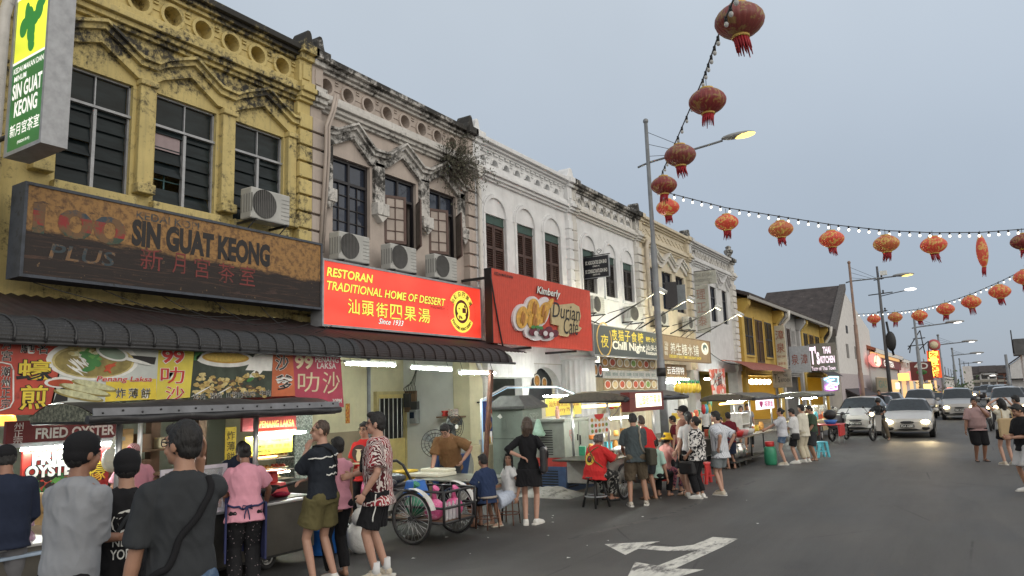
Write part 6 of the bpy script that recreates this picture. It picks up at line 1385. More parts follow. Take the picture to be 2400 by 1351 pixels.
def canopy(par, x0, x1, y0, y1, ze, rise, mt, endm=None, n=14, flare=.0, fasc=None):
 """low barrel roof of tarpaulin on hoops, closed at the ends, with a rolled front edge"""
 def f(u, v):
  t = -1+2*v; x = (x0+x1)/2+(x1-x0)/2*t; sag = .012*math.sin(u*23)+.01*math.sin(u*9+v*7)
  return (x, y0+(y1-y0)*u, ze+rise*(1-abs(t)**2.2)+sag)
 part(par, 'canopy_top', MB().grid(f, 30, n), mt, True)
 for y, s in ((y0, -1), (y1, 1)):
  pts = [((x0+x1)/2+(x1-x0)/2*t, ze+rise*(1-abs(t)**2.2)-.015) for t in [-1+2*i/n for i in range(n+1)]]+[(x1, ze-.06), (x0, ze-.06)]
  part(par, 'canopy_end', MB().prism(pts, y-.01, y+.01, 'y'), endm or mt, True)
 part(par, 'rolled_edge', MB().path([(x1-.01, y0-.05+(y1-y0+.1)*i/12, ze-.045+.012*math.sin(i*2.1)) for i in range(13)], .042, 8), M_TARP, True)
 part(par, 'roof_frame', MB().tube((x0, y0, ze-.06), (x0, y1, ze-.06), .02).tube((x1-.05, y0, ze-.08), (x1-.05, y1, ze-.08), .02).tube((x0, y0+.02, ze-.07), (x1, y0+.02, ze-.07), .02).tube((x0, y1-.02, ze-.07), (x1, y1-.02, ze-.07), .02), M_DKMETAL, True)
def bowl(mb, c, r, h, m=0, n=14): mb.lathe([(r*.5, 0), (r*.85, h*.4), (r, h), (r*.94, h), (r*.8, h*.45), (.001, h*.12)], c, n, m, caps=False)
def item(name, label, cat, mb, m, loc, group=None, bevel=0): return solo(name, label, cat, mb, m, loc, group=group, bevel=bevel)
# ---- 1 the big cart in the foreground
c1 = thing('food_cart', 'long stainless food cart under a black tarpaulin roof in the left foreground', 'food cart', (-8, 5.2, 0))
canopy(c1, -8.4, -7.2, 3.82, 7.0, 1.97, .13, M_TARP, M_TARPG)
part(c1, 'roof_flashing', MB().obox((-7.19, 5.41, 1.995), (.012, 3.2, .075), ry=R(-14)), M_FLASH, True)
rv = MB()
for k in range(16): rv.ell((-7.18, 3.9+.2*k, 1.985+.02*(k % 2)), .012, 6, 4)
part(c1, 'rivets', rv, M_DKMETAL, True, kind='stuff')
for x, y in ((-7.55, 5.98), (-7.55, 4.28)): part(c1, 'roof_post', MB().tube((x, y, .8), (x, y, 1.95), .032), M_METAL, True)
part(c1, 'front_panel', MB().box(-7.52, -7.5, 3.0, 6.88, .2, .8), M_STEEL_D, True)
part(c1, 'counter_top', MB().box(-8.7, -7.44, 3.0, 6.95, .8, .83), M_METAL, True, bevel=.006)
part(c1, 'side_panel', MB().box(-8.7, -7.52, 6.84, 6.88, .2, .8), M_STEEL_D, True)
part(c1, 'chassis', MB().box(-8.7, -7.55, 3.0, 6.8, .16, .2).box(-8.6, -8.5, 3.2, 3.3, 0, .2), M_DKMETAL, True)
for y in (6.3, 4.0): wheel(c1, (-7.7, y, .14), .14, 'x', 5, .03)
part(c1, 'food_well', MB().box(-8.4, -7.56, 6.1, 6.85, .832, .84).box(-8.0, -7.56, 6.1, 6.14, .84, .9), M_DKMETAL, True)
gp = part(c1, 'glass_guard', MB().box(-7.5, -7.494, 4.75, 5.5, .87, 1.33), mat('acrylic', (.6, .62, .65), .15, alpha=.35), True)
fr = MB()
for a, b, c, d in ((4.72, 4.76, .83, 1.36), (5.49, 5.54, .83, 1.36), (4.76, 5.49, 1.32, 1.36), (4.76, 5.49, .83, .87)): fr.box(-7.51, -7.485, a, b, c, d)
part(gp, 'guard_frame', fr, mat('pale_frame', (.5, .47, .52), .5), True)
item('cooking_pot', 'orange plastic pot with pale rim on the foreground cart counter', 'pot', MB().lathe([(.12, 0), (.16, .02), (.17, .2), (.175, .21), (.16, .21), (.15, .05), (.001, .04)], (-7.75, 5.7, .835), 20, caps=False), PL_ORANGE, (-7.75, 5.7, .835))
item('wok', 'black wok with sloped handle on the foreground cart', 'wok', MB().lathe([(.02, 0), (.15, .04), (.24, .13), (.23, .13), (.14, .055), (.001, .02)], (-7.9, 6.35, .85), 20, caps=False).tube((-7.7, 6.45, .96), (-7.45, 6.7, 1.05), .014), INK_BLACK, (-7.9, 6.35, .85))
item('red_cloth', 'crumpled dark red cloth lying in the stainless food well', 'cloth', MB().ell((-7.75, 6.55, .87), (.1, .13, .035)).ell((-7.7, 6.48, .885), (.06, .07, .03)), cloth('cloth_red', (.25, .015, .04)), (-7.75, 6.5, .84))
sc_ = thing('weighing_scale', 'red weighing scale at the far end of the foreground cart', 'scale', (-8.15, 6.75, .84))
part(sc_, 'body', MB().prism([(-8.3, .84), (-8.0, .84), (-8.08, .98), (-8.22, .98)], 6.6, 6.9, 'y').box(-8.19, -8.11, 6.7, 6.8, .98, 1.12), PL_RED, True, bevel=.01)
part(sc_, 'pan', MB().lathe([(.02, 0), (.16, .01), (.18, .03)], (-8.15, 6.75, 1.12), 16), PL_RED, True)
for i in range(3): item('meat_tray', ('back', 'middle', 'front')[i]+' pale food tray beside the orange pot on the cart', 'tray', MB().box(-8.45+.27*i, -8.22+.27*i, 5.15, 5.5, .835, .87).ell((-8.33+.27*i, 5.33, .87), (.09, .14, .03)), mat('tray_food', (.4, .22, .14), .6, var=.5, scale=16), (-8.3+.27*i, 5.3, .835))
item('blue_crate', 'deep blue plastic tub on the ground under the right end of the cart', 'tub', MB().lathe([(.22, .02), (.3, .34), (.32, .35), (.32, .37), (.29, .37), (.21, .05), (.001, .05)], (-7.75, 7.25, 0), 20, caps=False), PL_BLUE, (-7.75, 7.25, 0))
item('plastic_bag', 'pink plastic bag stuffed beside the blue tub', 'bag', MB().ell((-7.9, 7.2, .5), (.16, .18, .2), 14, 10), PL_PINK, (-7.9, 7.2, .35))
item('white_sack', 'white tied sack slumped on the road behind the palm-print shirt', 'sack', MB().ell((-7.3, 7.55, .22), (.2, .22, .24), 14, 10).ell((-7.25, 7.5, .47), (.13, .15, .14), 12, 8).tube((-7.25, 7.5, .55), (-7.28, 7.52, .7), .05, .08), mat('sack_white', (.6, .6, .58), .7, bump=.6, bscale=14), (-7.3, 7.55, 0))
# ---- plate table at the lower left corner
tb = thing('side_table', 'small pale blue topped table with plates at the lower left corner', 'table', (-7.9, 3.4, 0))
part(tb, 'table_top', MB().box(-8.55, -7.42, 2.75, 3.72, .72, .75), mat('pale_blue_laminate', (.3, .38, .48), .4), True, bevel=.008)
for x, y in ((-7.5, 2.85), (-7.5, 3.62), (-8.45, 2.85), (-8.45, 3.62)): part(tb, 'leg', MB().obox((x, y, .36), (.045, .045, .72)), M_WOOD, True)
part(tb, 'front_panel', MB().box(-7.62, -7.6, 2.9, 3.55, .2, .7), mat('orange_panel', (.45, .16, .03), .6), True)
for k in range(11):
 item('plate', 'plate in the stack on the pale blue table, orange below and white above', 'plate', MB().lathe([(.08, 0), (.16, .015), (.17, .024), (.16, .024), (.08, .008)], (-7.75, 3.12, .752+.0145*k), 22), PL_ORANGE if k < 4 else mat('plate_white', (.6, .6, .62), .3), (-7.75, 3.12, .752+.0145*k), group='stacked plates on the corner table')
for x, y, r, lab in ((-8.05, 3.5, .12, 'clear bag of purple napkins behind the plate stack'), (-7.72, 3.5, .1, 'clear bag of pink napkins right of the plate stack'), (-8.1, 3.1, .11, 'knotted clear bag at the left of the plate stack')):
 item('plastic_bag', lab, 'bag', MB().ell((x, y, .75+r*.9), (r, r*1.1, r), 12, 8).path([(x, y, .75+r*1.7), (x+.03, y, .75+r*2.2), (x+.08, y+.03, .75+r*2.5)], [.03, .02, .05], 6), mat('film_purple', (.5, .3, .42), .2, alpha=.75, var=.5, scale=9, bump=.7, bscale=20), (x, y, .75))
cp = thing('coconut_press', 'pale wooden press with round log head on a stand at the left', 'press', (-8.6, 4.1, 0))
LW = mat('pale_wood', (.45, .28, .11), .6, var=.3, stretch=(1, .2, 1))
part(cp, 'log_head', MB().tube((-8.85, 4.0, 1.02), (-8.25, 4.35, 1.06), .13, .12, 14), LW, True)
part(cp, 'stand', MB().box(-8.75, -8.45, 4.05, 4.25, .1, .95).box(-8.85, -8.35, 3.95, 4.35, .0, .1), LW, True, bevel=.01)
# ---- 2 fried oyster stall behind
ov_ = thing('oyster_stall', 'fried oyster stall with red header, lit tube and picture poster', 'food stall', (-9.7, 5, 0))
XO = -9.7
part(ov_, 'header_board', MB().box(XO-.06, XO, 4.15, 5.5, 1.66, 1.92), mat('oyster_red', (.14, .015, .018), .5, var=.2), True)
part(ov_, 'cornice_rail', MB().box(XO-.08, XO+.06, 4.1, 5.55, 1.61, 1.66), M_ALU, True)
tubelight(ov_, XO+.05, 4.3, 5.45, 1.585)
part(ov_, 'poster', MB().box(XO-.05, XO, 4.35, 5.05, .9, 1.55), mat('poster_red', (.6, .05, .035), .5), True)
part(ov_, 'side_poster', MB().box(XO-.05, XO+.002, 5.07, 5.38, .7, 1.55), mat('side_red', (.3, .02, .02), .5), True)
g = MB()
for k in range(70): blob(g, XO, 4.4+rnd.random()*.6, .92+rnd.random()*.34, .05, .04, .003+.0001*k, rnd.choice((0, 0, 1, 2, 3)))
part(ov_, 'picture', g, [INK_GREEN, mat('ink_leaf', (.1, .3, .06), .5), INK_BLACK, mat('ink_oyster', (.42, .4, .3), .5)], True)
words(ov_, 'lettering', outl([('FRIED', (XO, 4.72, 1.46), Uy, Uz, .52, .13, dict(off=.05, lift=.012)), ('OYSTER', (XO, 4.7, 1.31), Uy, Uz, .62, .13, dict(off=.05, lift=.012))], .08, 1)+[('FRIED OYSTER', (XO, 4.95, 1.76), Uy, Uz, .95, .12, dict(off=.03)), ('州', (XO, 4.28, 1.86), Uy, Uz, .1, .08, {}), ('正', (XO, 4.28, 1.77), Uy, Uz, .1, .08, {}), ('宗', (XO, 4.28, 1.69), Uy, Uz, .1, .07, {})]+outl([('蠔', (XO, 5.22, 1.25), Uy, Uz, .24, .24, dict(m=2, lift=.006)), ('煎', (XO, 5.22, .95), Uy, Uz, .24, .24, dict(m=2, lift=.006))], .06, 1), [INK_WHITE, INK_BLACK, INK_YELLOW])
part(ov_, 'counter', MB().box(-9.9, -9.0, 4.1, 6.3, .2, .85), M_STEEL_D, True, bevel=.01)
part(ov_, 'post', MB().tube((-9.3, 5.55, .85), (-9.3, 5.55, 2.0), .03), M_METAL, True)
for k in range(7):
 item('egg_tray', 'paper egg tray in the stack on the oyster stall', 'egg tray', MB().grid(lambda u, v: (-9.25+.3*v, 5.62+.42*u, .86+.055*k+.016*math.sin(u*31)*math.sin(v*25)), 20, 14).box(-9.25, -8.95, 5.62, 6.04, .84+.055*k, .855+.055*k), mat('egg_paper', (.3, .2, .12), .9, var=.3), (-9.1, 5.8, .86+.055*k), group='stacked egg trays')
hb = item('plastic_bag', 'white plastic bag hanging from the rail of the oyster stall', 'bag', MB().ell((-8.95, 5.0, 1.42), (.1, .12, .15), 12, 8).tube((-8.95, 5.0, 1.5), (-8.95, 5.02, 1.7), .05, .01), mat('film_white', (.6, .6, .5), .3, bump=.6, bscale=18), (-8.95, 5, 1.3))
wl = thing('wall_lamp', 'warm glowing wall lamp shade behind the far left stall', 'lamp', (-10.6, 4.45, 1.9))
part(wl, 'shade', MB().lathe([(.2, 0), (.19, .05), (.17, .12), (.1, .16)], (-10.6, 4.45, 1.86), 14), glow('amber_shade', (1, .5, .1), 1.6), True); part(wl, 'bulb_bar', MB().box(-10.5, -10.45, 4.3, 4.6, 2.0, 2.03), M_TUBEW, True)
# ---- 3 Penang laksa stall
lk_ = thing('laksa_stall', 'Penang laksa stall with dark red header, red shade lamp and glowing food case', 'food stall', (-9.2, 7.5, 0)); XL = -9.2
part(lk_, 'header_board', MB().box(XL-.05, XL, 7.05, 8.05, 1.64, 2.15), mat('laksa_red', (.17, .015, .015), .5), True)
words(lk_, 'lettering', [('PENANG LAKSA', (XL, 7.68, 1.73), Uy, Uz, .66, .1, dict(off=.01)), ('99', (XL, 7.2, 1.95), Uy, Uz, .25, .22, {}), ('叻', (XL, 7.5, 1.98), Uy, Uz, .2, .22, {}), ('沙', (XL, 7.76, 1.98), Uy, Uz, .2, .22, {})], [INK_GOLD])
part(lk_, 'red_lamp_shade', MB().tube((XL+.1, 7.2, 1.645), (XL+.1, 7.95, 1.64), .03), glow('red_shade', (1, .06, .03), 1.2), True)
tubelight(lk_, XL+.1, 7.18, 8.15, 1.575)
part(lk_, 'yellow_poster', MB().box(XL-.04, XL+.002, 7.1, 7.98, 1.28, 1.56), mat('poster_yellow', (.68, .62, .08), .5), True)
words(lk_, 'poster_text', [('99叻沙 Penang Laksa', (XL+.002, 7.62, 1.49), Uy, Uz, .6, .06, {}), ('炸薄饼  豆腐  虾饼  春卷', (XL+.002, 7.6, 1.4), Uy, Uz, .66, .05, {}), ('鲜虾汤面  叻沙  冷饮', (XL+.002, 7.6, 1.33), Uy, Uz, .6, .05, {})], [INK_BLACK])
sg_ = part(lk_, 'side_strip', MB().box(XL+.05, XL+.06, 6.72, 6.9, 1.2, 1.72), INK_YELLOW, True); words(lk_, 'strip_text', [('炸', (XL+.06, 6.81, 1.6), Uy, Uz, .13, .13, {}), ('薄', (XL+.06, 6.81, 1.45), Uy, Uz, .13, .13, {}), ('餅', (XL+.06, 6.81, 1.3), Uy, Uz, .13, .13, {})], [INK_BLACK])
for z in (1.2, 1.02, .88): part(lk_, 'glass_shelf', MB().box(XL-.4, XL+.02, 7.0, 8.0, z, z+.012), mat('shelf_steel', (.5, .48, .42), .3, .6), True)
part(lk_, 'lamp_bar', MB().tube((XL-.02, 7.15, 1.24), (XL-.02, 7.7, 1.24), .014), M_WARM, True); part(lk_, 'lamp_bar', MB().tube((XL-.02, 7.5, .99), (XL-.02, 7.95, .99), .014), M_TUBEW, True)
part(lk_, 'counter', MB().box(XL-.6, XL+.15, 6.9, 8.3, .2, .84), M_STEEL_D, True, bevel=.01)
FOODM = [mat('food_fried', (.5, .24, .05), .6, var=.5, scale=18), mat('food_red', (.45, .08, .04), .6, var=.4), mat('food_green', (.2, .32, .08), .6, var=.4), mat('food_cream', (.6, .48, .28), .6, var=.3)]
for i, (y, z, m) in enumerate(((7.2, 1.215, 0), (7.55, 1.215, 1), (7.85, 1.215, 0), (7.25, 1.035, 3), (7.6, 1.035, 0), (7.85, 1.035, 1), (7.3, .895, 2), (7.7, .895, 3))):
 g = MB().lathe([(.1, 0), (.15, .03), (.14, .03)], (XL-.15, y, z), 14)
 for k in range(10): g.ell((XL-.15+rnd.uniform(-.08, .08), y+rnd.uniform(-.08, .08), z+.03+rnd.random()*.03), (.035, .03, .02), 7, 5, m=1)
 solo('food_plate', ('plate of food on the '+('top', 'top', 'top', 'middle', 'middle', 'middle', 'lowest', 'lowest')[i]+' shelf of the laksa case, '+('left', 'centre', 'right', 'left', 'centre', 'right', 'left', 'right')[i]), 'plate', g, [INK_CREAM, FOODM[m]], (XL-.15, y, z))
# shelves, posts and tubs at the back of the coffee shop
for y, lab in ((7.06, 'weathered timber post left of the laksa header'), (6.3, 'dark timber post behind the egg trays')): solo('timber_post', lab, 'post', MB().box(-10.3, -10.16, y-.07, y+.07, .13, 3.0), M_WOOD, (-10.2, y, .13))
bs_ = thing('back_shelf', 'crowded wooden shelf with boxes behind the egg trays', 'shelf', (-10, 6.5, .1))
part(bs_, 'boards', MB().box(-10.4, -9.95, 5.6, 7.0, 1.42, 1.45).box(-10.4, -9.95, 5.6, 7.0, 1.0, 1.03).box(-10.4, -9.95, 5.6, 5.64, .13, 1.45).box(-10.4, -9.95, 6.96, 7.0, .13, 1.45), M_WOOD, True)
for i, (y, w_, h_, m) in enumerate(((5.75, .25, .3, LW), (6.05, .2, .22, M_WOOD), (6.4, .25, .15, INK_CREAM), (6.0, .3, .28, M_WOOD))): item('carton', ('pale', 'brown', 'cream', 'dark')[i]+' box on the crowded wooden shelf', 'box', MB().box(-10.3, -10.0, y-w_/2, y+w_/2, 1.45 if i < 3 else 1.03, (1.45 if i < 3 else 1.03)+h_), m, (-10.15, y, 1.45 if i < 3 else 1.03), bevel=.01)
for k, m in enumerate((PL_GREEN, PL_TEAL, PL_ORANGE, PL_YEL, PL_RED)): item('plastic_tub', ('green', 'teal', 'orange', 'yellow', 'red')[k]+' tub in the nested colourful pile on the shelf', 'tub', MB().lathe([(.11, 0), (.15, .1), (.16, .1), (.16, .115)], (-10.1, 6.78, 1.455+.045*k), 16), m, (-10.1, 6.78, 1.455+.045*k))
# ---- cargo tricycle
tr = thing('cargo_tricycle', 'black cargo tricycle with two big spoked wheels, white mudguards and a load of pink bags', 'tricycle', (-7, 8.7, 0))
w1_ = wheel(tr, (-6.99, 8.22, .365), .365, 'y', 28, .02); w2_ = wheel(tr, (-6.95, 9.2, .365), .365, 'y', 28, .02); wheel(tr, (-8.6, 8.75, .34), .34, 'y', 28, .02)
for y in (8.22, 9.2):
 part(tr, 'mudguard', MB().grid(lambda u, v: (-6.98-.41*math.cos(R(12+150*u)), y-.055+.11*v, .365+.41*math.sin(R(12+150*u))), 20, 2), mat('chipped_white_paint', (.58, .57, .54), .5, var=.2, dirt=((.12, .08, .05), .34, 16)), True)
bx_ = MB()
for z in (.3, .5, .72):
 bx_.path([(-7.7, 8.34, z), (-6.5, 8.34, z), (-6.5, 9.08, z), (-7.7, 9.08, z)], .018, 6, closed=True)
for x, y in ((-7.7, 8.34), (-6.5, 8.34), (-6.5, 9.08), (-7.7, 9.08), (-6.5, 8.7), (-7.1, 8.34), (-7.1, 9.08)): bx_.tube((x, y, .28), (x, y, .73), .02)
part(tr, 'load_frame', bx_, M_DKMETAL, True); part(tr, 'load_floor', MB().box(-7.7, -6.5, 8.34, 9.08, .29, .31), M_WOOD, True)
part(tr, 'push_bar', MB().path([(-7.7, 8.3, .72), (-7.9, 8.3, 1.0), (-7.95, 8.35, 1.08), (-7.95, 9.0, 1.08), (-7.9, 9.1, 1.0), (-7.7, 9.1, .72)], .022, 8), M_DKMETAL, True)
part(tr, 'rear_frame', MB().path([(-7.7, 8.75, .35), (-8.1, 8.75, .45), (-8.25, 8.75, .85), (-8.6, 8.75, .34)], .022, 6).tube((-6.99, 8.2, .365), (-6.99, 9.22, .365), .018), M_DKMETAL, True)
part(tr, 'saddle', MB().ell((-8.3, 8.75, .9), (.14, .09, .05)), K_LEATHER, True)
part(tr, 'chain', MB().path([(-7.95, 8.72+.012*(-1)**k, 1.07-.035*k) for k in range(9)], .018, 5), M_CHROME, True)
for i, (x, y, z, r, m, lab) in enumerate(((-6.8, 8.5, .46, .15, PL_PINK, 'pink plastic bag in front of the tricycle load'), (-6.75, 8.9, .44, .14, PL_PINK, 'pink plastic bag at the right of the tricycle load'), (-7.2, 8.55, .48, .16, PL_GREEN, 'green bag behind the near wheel of the tricycle'), (-7.78, 8.24, .72, .15, PL_PINK, 'long pink bag hanging from the push bar of the tricycle'), (-7.72, 8.3, .86, .1, PL_RED, 'red bag knotted on the push bar'))):
 item('plastic_bag', lab, 'bag', MB().ell((x, y, z), (r, r, r*(1.5 if i == 3 else 1.0)), 14, 10).path([(x, y, z+r*(1.3 if i == 3 else .8)), (x, y, z+r*1.7), (x+.04, y, z+r*2)], [.05, .02, .06], 7), mat('bag_'+m.name, tuple(m.node_tree.nodes['Vector Math'].inputs[0].default_value), .3, var=.3, scale=10, bump=.9, bscale=16, dirt=((.75, .5, .6) if m is PL_PINK else (.2, .3, .2), .4, 10)), (x, y, z-r))
for i in range(4): item('water_bottle', 'clear bottle among the pink bags on the tricycle', 'bottle', MB().lathe([(.03, 0), (.035, .02), (.035, .17), (.014, .22), (.014, .25)], (-6.58, 8.48+.09*i, .32), 10), mat('clear_plastic', (.6, .6, .62), .1, alpha=.55), (-6.58, 8.48+.09*i, .32), group='clear bottles on the tricycle')
item('blue_basin', 'blue plastic basin tilted on the back of the tricycle', 'basin', MB().lathe([(.14, .22), (.2, .02), (.22, 0), (.18, 0)], (-7.35, 8.75, .6), 18), PL_BLUE, (-7.35, 8.75, .6))
item('black_sheet', 'bundle of black plastic sheet on the tricycle push bar', 'sheet', MB().ell((-7.75, 8.6, .84), (.2, .34, .09), 14, 8).ell((-7.6, 8.4, .8), (.14, .16, .07), 12, 8), mat('black_film', (.02, .02, .022), .3, bump=1, bscale=12), (-7.75, 8.6, .75))
# ---- folding table, stools, fans
ft = thing('folding_table', 'low folding table with pale top beside the tricycle', 'table', (-7.2, 10, 0))
part(ft, 'table_top', MB().box(-7.95, -6.75, 9.55, 10.5, .71, .735), mat('grey_green_laminate', (.26, .27, .23), .3, var=.3, scale=3), True, bevel=.006)
for x in (-7.85, -6.85):
 for y in (9.65, 10.4): part(ft, 'leg', MB().tube((x, y, .71), (x+.05*(1 if x < -7.5 else -1), y, 0), .016), M_DKMETAL, True)
item('styrofoam_box', 'pale styrofoam box on the back of the folding table', 'box', MB().box(-8.35, -7.7, 9.75, 10.25, .74, .8).box(-8.3, -7.75, 10.0, 10.3, .8, .85), M_STYRO, (-8, 10, .74), bevel=.015)
item('paint_bucket', 'white bucket with red rim behind the far tricycle wheel', 'bucket', MB().lathe([(.13, .12), (.15, .48), (.16, .5), (.16, .52)], (-8.1, 9.85, .12), 16), INK_CREAM, (-8.1, 9.85, .24))
def stool(x, y, lab):
 t = thing('round_stool', lab, 'stool', (x, y, 0), group='round metal stools')
 part(t, 'seat', MB().lathe([(.01, .47), (.16, .47), (.165, .485), (.16, .5), (.01, .505)], (0, 0, 0), 20), mat('stool_seat', (.3, .26, .22), .4, var=.3))
 for k in range(4):
  a = k*1.571+.6; part(t, 'leg', MB().path([(.11*math.cos(a), .11*math.sin(a), .475), (.15*math.cos(a), .15*math.sin(a), .43), (.18*math.cos(a), .18*math.sin(a), 0)], .011, 6), M_RUST)
 part(t, 'ring', MB().path([(.168*math.cos(a), .168*math.sin(a), .17) for a in [i*.35 for i in range(18)]], .009, 5, closed=True), M_RUST); return t
st = stool(-6.72, 9.72, 'round metal stool under the boy in navy'); dup(st, (-6.62, 10.2, 0), .3, 'round metal stool under the girl in white')
def fan(x, y, z, lab, rz, r=.28):
 t = thing('pedestal_fan', lab, 'fan', (x, y, .13), rz)
 h = z-.13; g = MB()
 for rr in (r, r*.75, r*.45, r*.2): g.path([(.06*(1-rr/r)+.02, rr*math.cos(a), h+rr*math.sin(a)) for a in [i*.2618 for i in range(24)]], .008, 4, closed=True)
 for k in range(20): a = k*.314; g.path([(.09, .03*math.cos(a), h+.03*math.sin(a)), (.06, r*.6*math.cos(a), h+r*.6*math.sin(a)), (-.02, r*math.cos(a), h+r*math.sin(a)), (-.1, r*.5*math.cos(a), h+r*.5*math.sin(a))], .0035, 4)
 part(t, 'guard', g, M_DKMETAL)
 b = MB()
 for k in range(3):
  a = k*2.094+.4; b.grid(lambda u, v: (.02+.05*(v-.5), (r*.85*u+.03)*math.cos(a+.6*(v-.5)), h+(r*.85*u+.03)*math.sin(a+.6*(v-.5))), 6, 4)
 part(t, 'blades', b, mat('fan_blade', (.07, .08, .075), .4)); part(t, 'motor', MB().tube((-.2, 0, h), (.0, 0, h), .08, .07, 12), M_DKMETAL)
 part(t, 'hub_cap', MB().tube((.09, 0, h), (.1, 0, h), .05), INK_WHITE)
 part(t, 'stand', MB().tube((-.1, 0, 0), (-.1, 0, h), .025).box(-.3, .1, -.25, .25, 0, .03), M_DKMETAL); return t
f1 = fan(-9.6, 12.06, 1.13, 'large dark pedestal fan in front of the white board wall', R(-55)); dup(f1, (-9.9, 13.1, .42), R(-10), 'second pedestal fan turned sideways by the cream pier')
fb = thing('folded_bedframe', 'folded blue metal table frames leaning under the fan', 'folded tables', (-9.5, 12.1, .1))
for k in range(3): part(fb, 'panel', MB().obox((-9.42+.09*k, 12.0+.2*k, .52), (.03, .55, .78), ry=R(6+3*k)), mat('blue_enamel', (.02, .05, .14), .4), True)
part(fb, 'legs', MB().path([(-9.3, 11.85, .13), (-9.35, 11.9, .85), (-9.35, 12.2, .88), (-9.3, 12.3, .13)], .012, 6).path([(-9.25, 12.1, .13), (-9.3, 12.15, .7), (-9.3, 12.4, .72)], .012, 6), M_METAL, True)
item('table_leaf', 'round grey tabletop leaning beside the leaning man', 'tabletop', MB().lathe([(.42, -.015), (.43, 0), (.42, .015)], (-9.3, 12.55, .6), 30, ax='x'), mat('grey_leaf', (.24, .25, .22), .5), (-9.3, 12.55, .15))
item('yellow_basket', 'yellow plastic basket behind the tricycle push bar', 'basket', MB().lathe([(.16, 0), (.22, .15), (.23, .15), (.23, .17), (.2, .17), (.15, .02), (.001, .02)], (-8.8, 10.2, .62), 20, caps=False), PL_YEL, (-8.8, 10.2, .62))
item('plastic_crate', 'grey crate carrying the yellow basket', 'crate', MB().box(-9.05, -8.55, 9.95, 10.45, .13, .62), mat('crate_grey', (.12, .12, .13), .5), (-8.8, 10.2, .13), bevel=.02)
# ---- cabinets
c_ = thing('utility_cabinet', 'tall grey green utility cabinet with a pitched metal cap', 'utility cabinet', (-9, 14.3, 0))
CG = mat('cabinet_grey_green', (.16, .19, .165), .55, var=.15, scale=2, dirt=((.08, .08, .07), .36, 3)); CD = mat('cabinet_cap', (.06, .06, .058), .7, var=.3)
part(c_, 'plinth', MB().box(-9.55, -8.52, 13.85, 14.9, -.02, .27), M_CONC, True, bevel=.02); part(c_, 'body', MB().box(-9.45, -8.62, 13.95, 14.8, .27, 1.76), CG, True, bevel=.015)
cp_ = MB(); b = [(-9.55, 13.85), (-8.52, 13.85), (-8.52, 14.9), (-9.55, 14.9)]; t = [(-9.3, 14.1), (-8.8, 14.1), (-8.8, 14.65), (-9.3, 14.65)]
cp_.add([(x, y, 1.76) for x, y in b]+[(x, y, 1.82) for x, y in b]+[(x, y, 2.06) for x, y in t], [(3, 2, 1, 0), (0, 1, 5, 4), (1, 2, 6, 5), (2, 3, 7, 6), (3, 0, 4, 7), (4, 5, 9, 8), (5, 6, 10, 9), (6, 7, 11, 10), (7, 4, 8, 11), (8, 9, 10, 11)])
part(c_, 'pitched_cap', cp_, CD, True); part(c_, 'door_seam', MB().box(-8.622, -8.616, 13.98, 14.78, 1.2, 1.21).box(-9.42, -8.64, 13.944, 13.95, 1.1, 1.11), INK_BLACK, True)
part(c_, 'lock_plate', MB().box(-9.2, -9.05, 13.93, 13.95, 1.3, 1.55), CG, True, bevel=.006); words(c_, 'embossed_letters', [('SPP', (-8.62, 14.42, 1.58), Uy, Uz, .4, .16, dict(off=.01, lift=.01)), ('A', (-8.62, 14.08, 1.55), Uy, Uz, .1, .14, dict(lift=.01))], [mat('cabinet_letters', (.25, .28, .25), .5)])
part(c_, 'torn_sticker', MB().prism([(-9.3, 1.6), (-9.22, 1.66), (-9.16, 1.58), (-9.22, 1.55)], 13.938, 13.944, 'y'), INK_WHITE, True)
c2_ = thing('utility_cabinet', 'wide grey electrical cabinet with a red band and blue louvred base', 'utility cabinet', (-7.8, 14.5, 0))
CB = mat('cabinet_light_grey', (.2, .21, .185), .5, var=.12, dirt=((.12, .12, .1), .3, 3)); cx0, cx1, cy0, cy1 = -8.25, -7.52, 13.8, 15.15
part(c2_, 'body', MB().box(cx0, cx1, cy0, cy1, .72, 1.46), CB, True, bevel=.012); part(c2_, 'red_band', MB().box(cx0, cx1, cy0, cy1, .54, .718), mat('band_red', (.33, .035, .025), .55, var=.2), True)
part(c2_, 'blue_base', MB().box(cx0, cx1, cy0, cy1, 0, .538), mat('base_blue', (.04, .075, .16), .6, var=.2), True); part(c2_, 'cap', MB().box(cx0-.05, cx1+.05, cy0-.05, cy1+.05, 1.46, 1.53), CB, True, bevel=.015)
g = MB()
for k in range(11): g.box(cx0+.15, cx0+.45, cy0-.008, cy0-.002, .78+.05*k, .80+.05*k);
for k in range(7):
 g.box(cx1+.002, cx1+.008, cy0+.1, cy0+.55, .1+.055*k, .125+.055*k); g.box(cx1+.002, cx1+.008, cy0+.7, cy1-.1, .1+.055*k, .125+.055*k); g.box(cx0+.12, cx0+.55, cy0-.008, cy0-.002, .1+.055*k, .125+.055*k)
part(c2_, 'louvres', g, INK_BLACK, True, kind='stuff'); part(c2_, 'door_seam', MB().box(cx1+.001, cx1+.005, 14.46, 14.475, .74, 1.45).box(cx1+.001, cx1+.02, 14.5, 14.53, .95, 1.15).box(cx1+.001, cx1+.02, 14.38, 14.4, 1.05, 1.18), INK_BLACK, True)
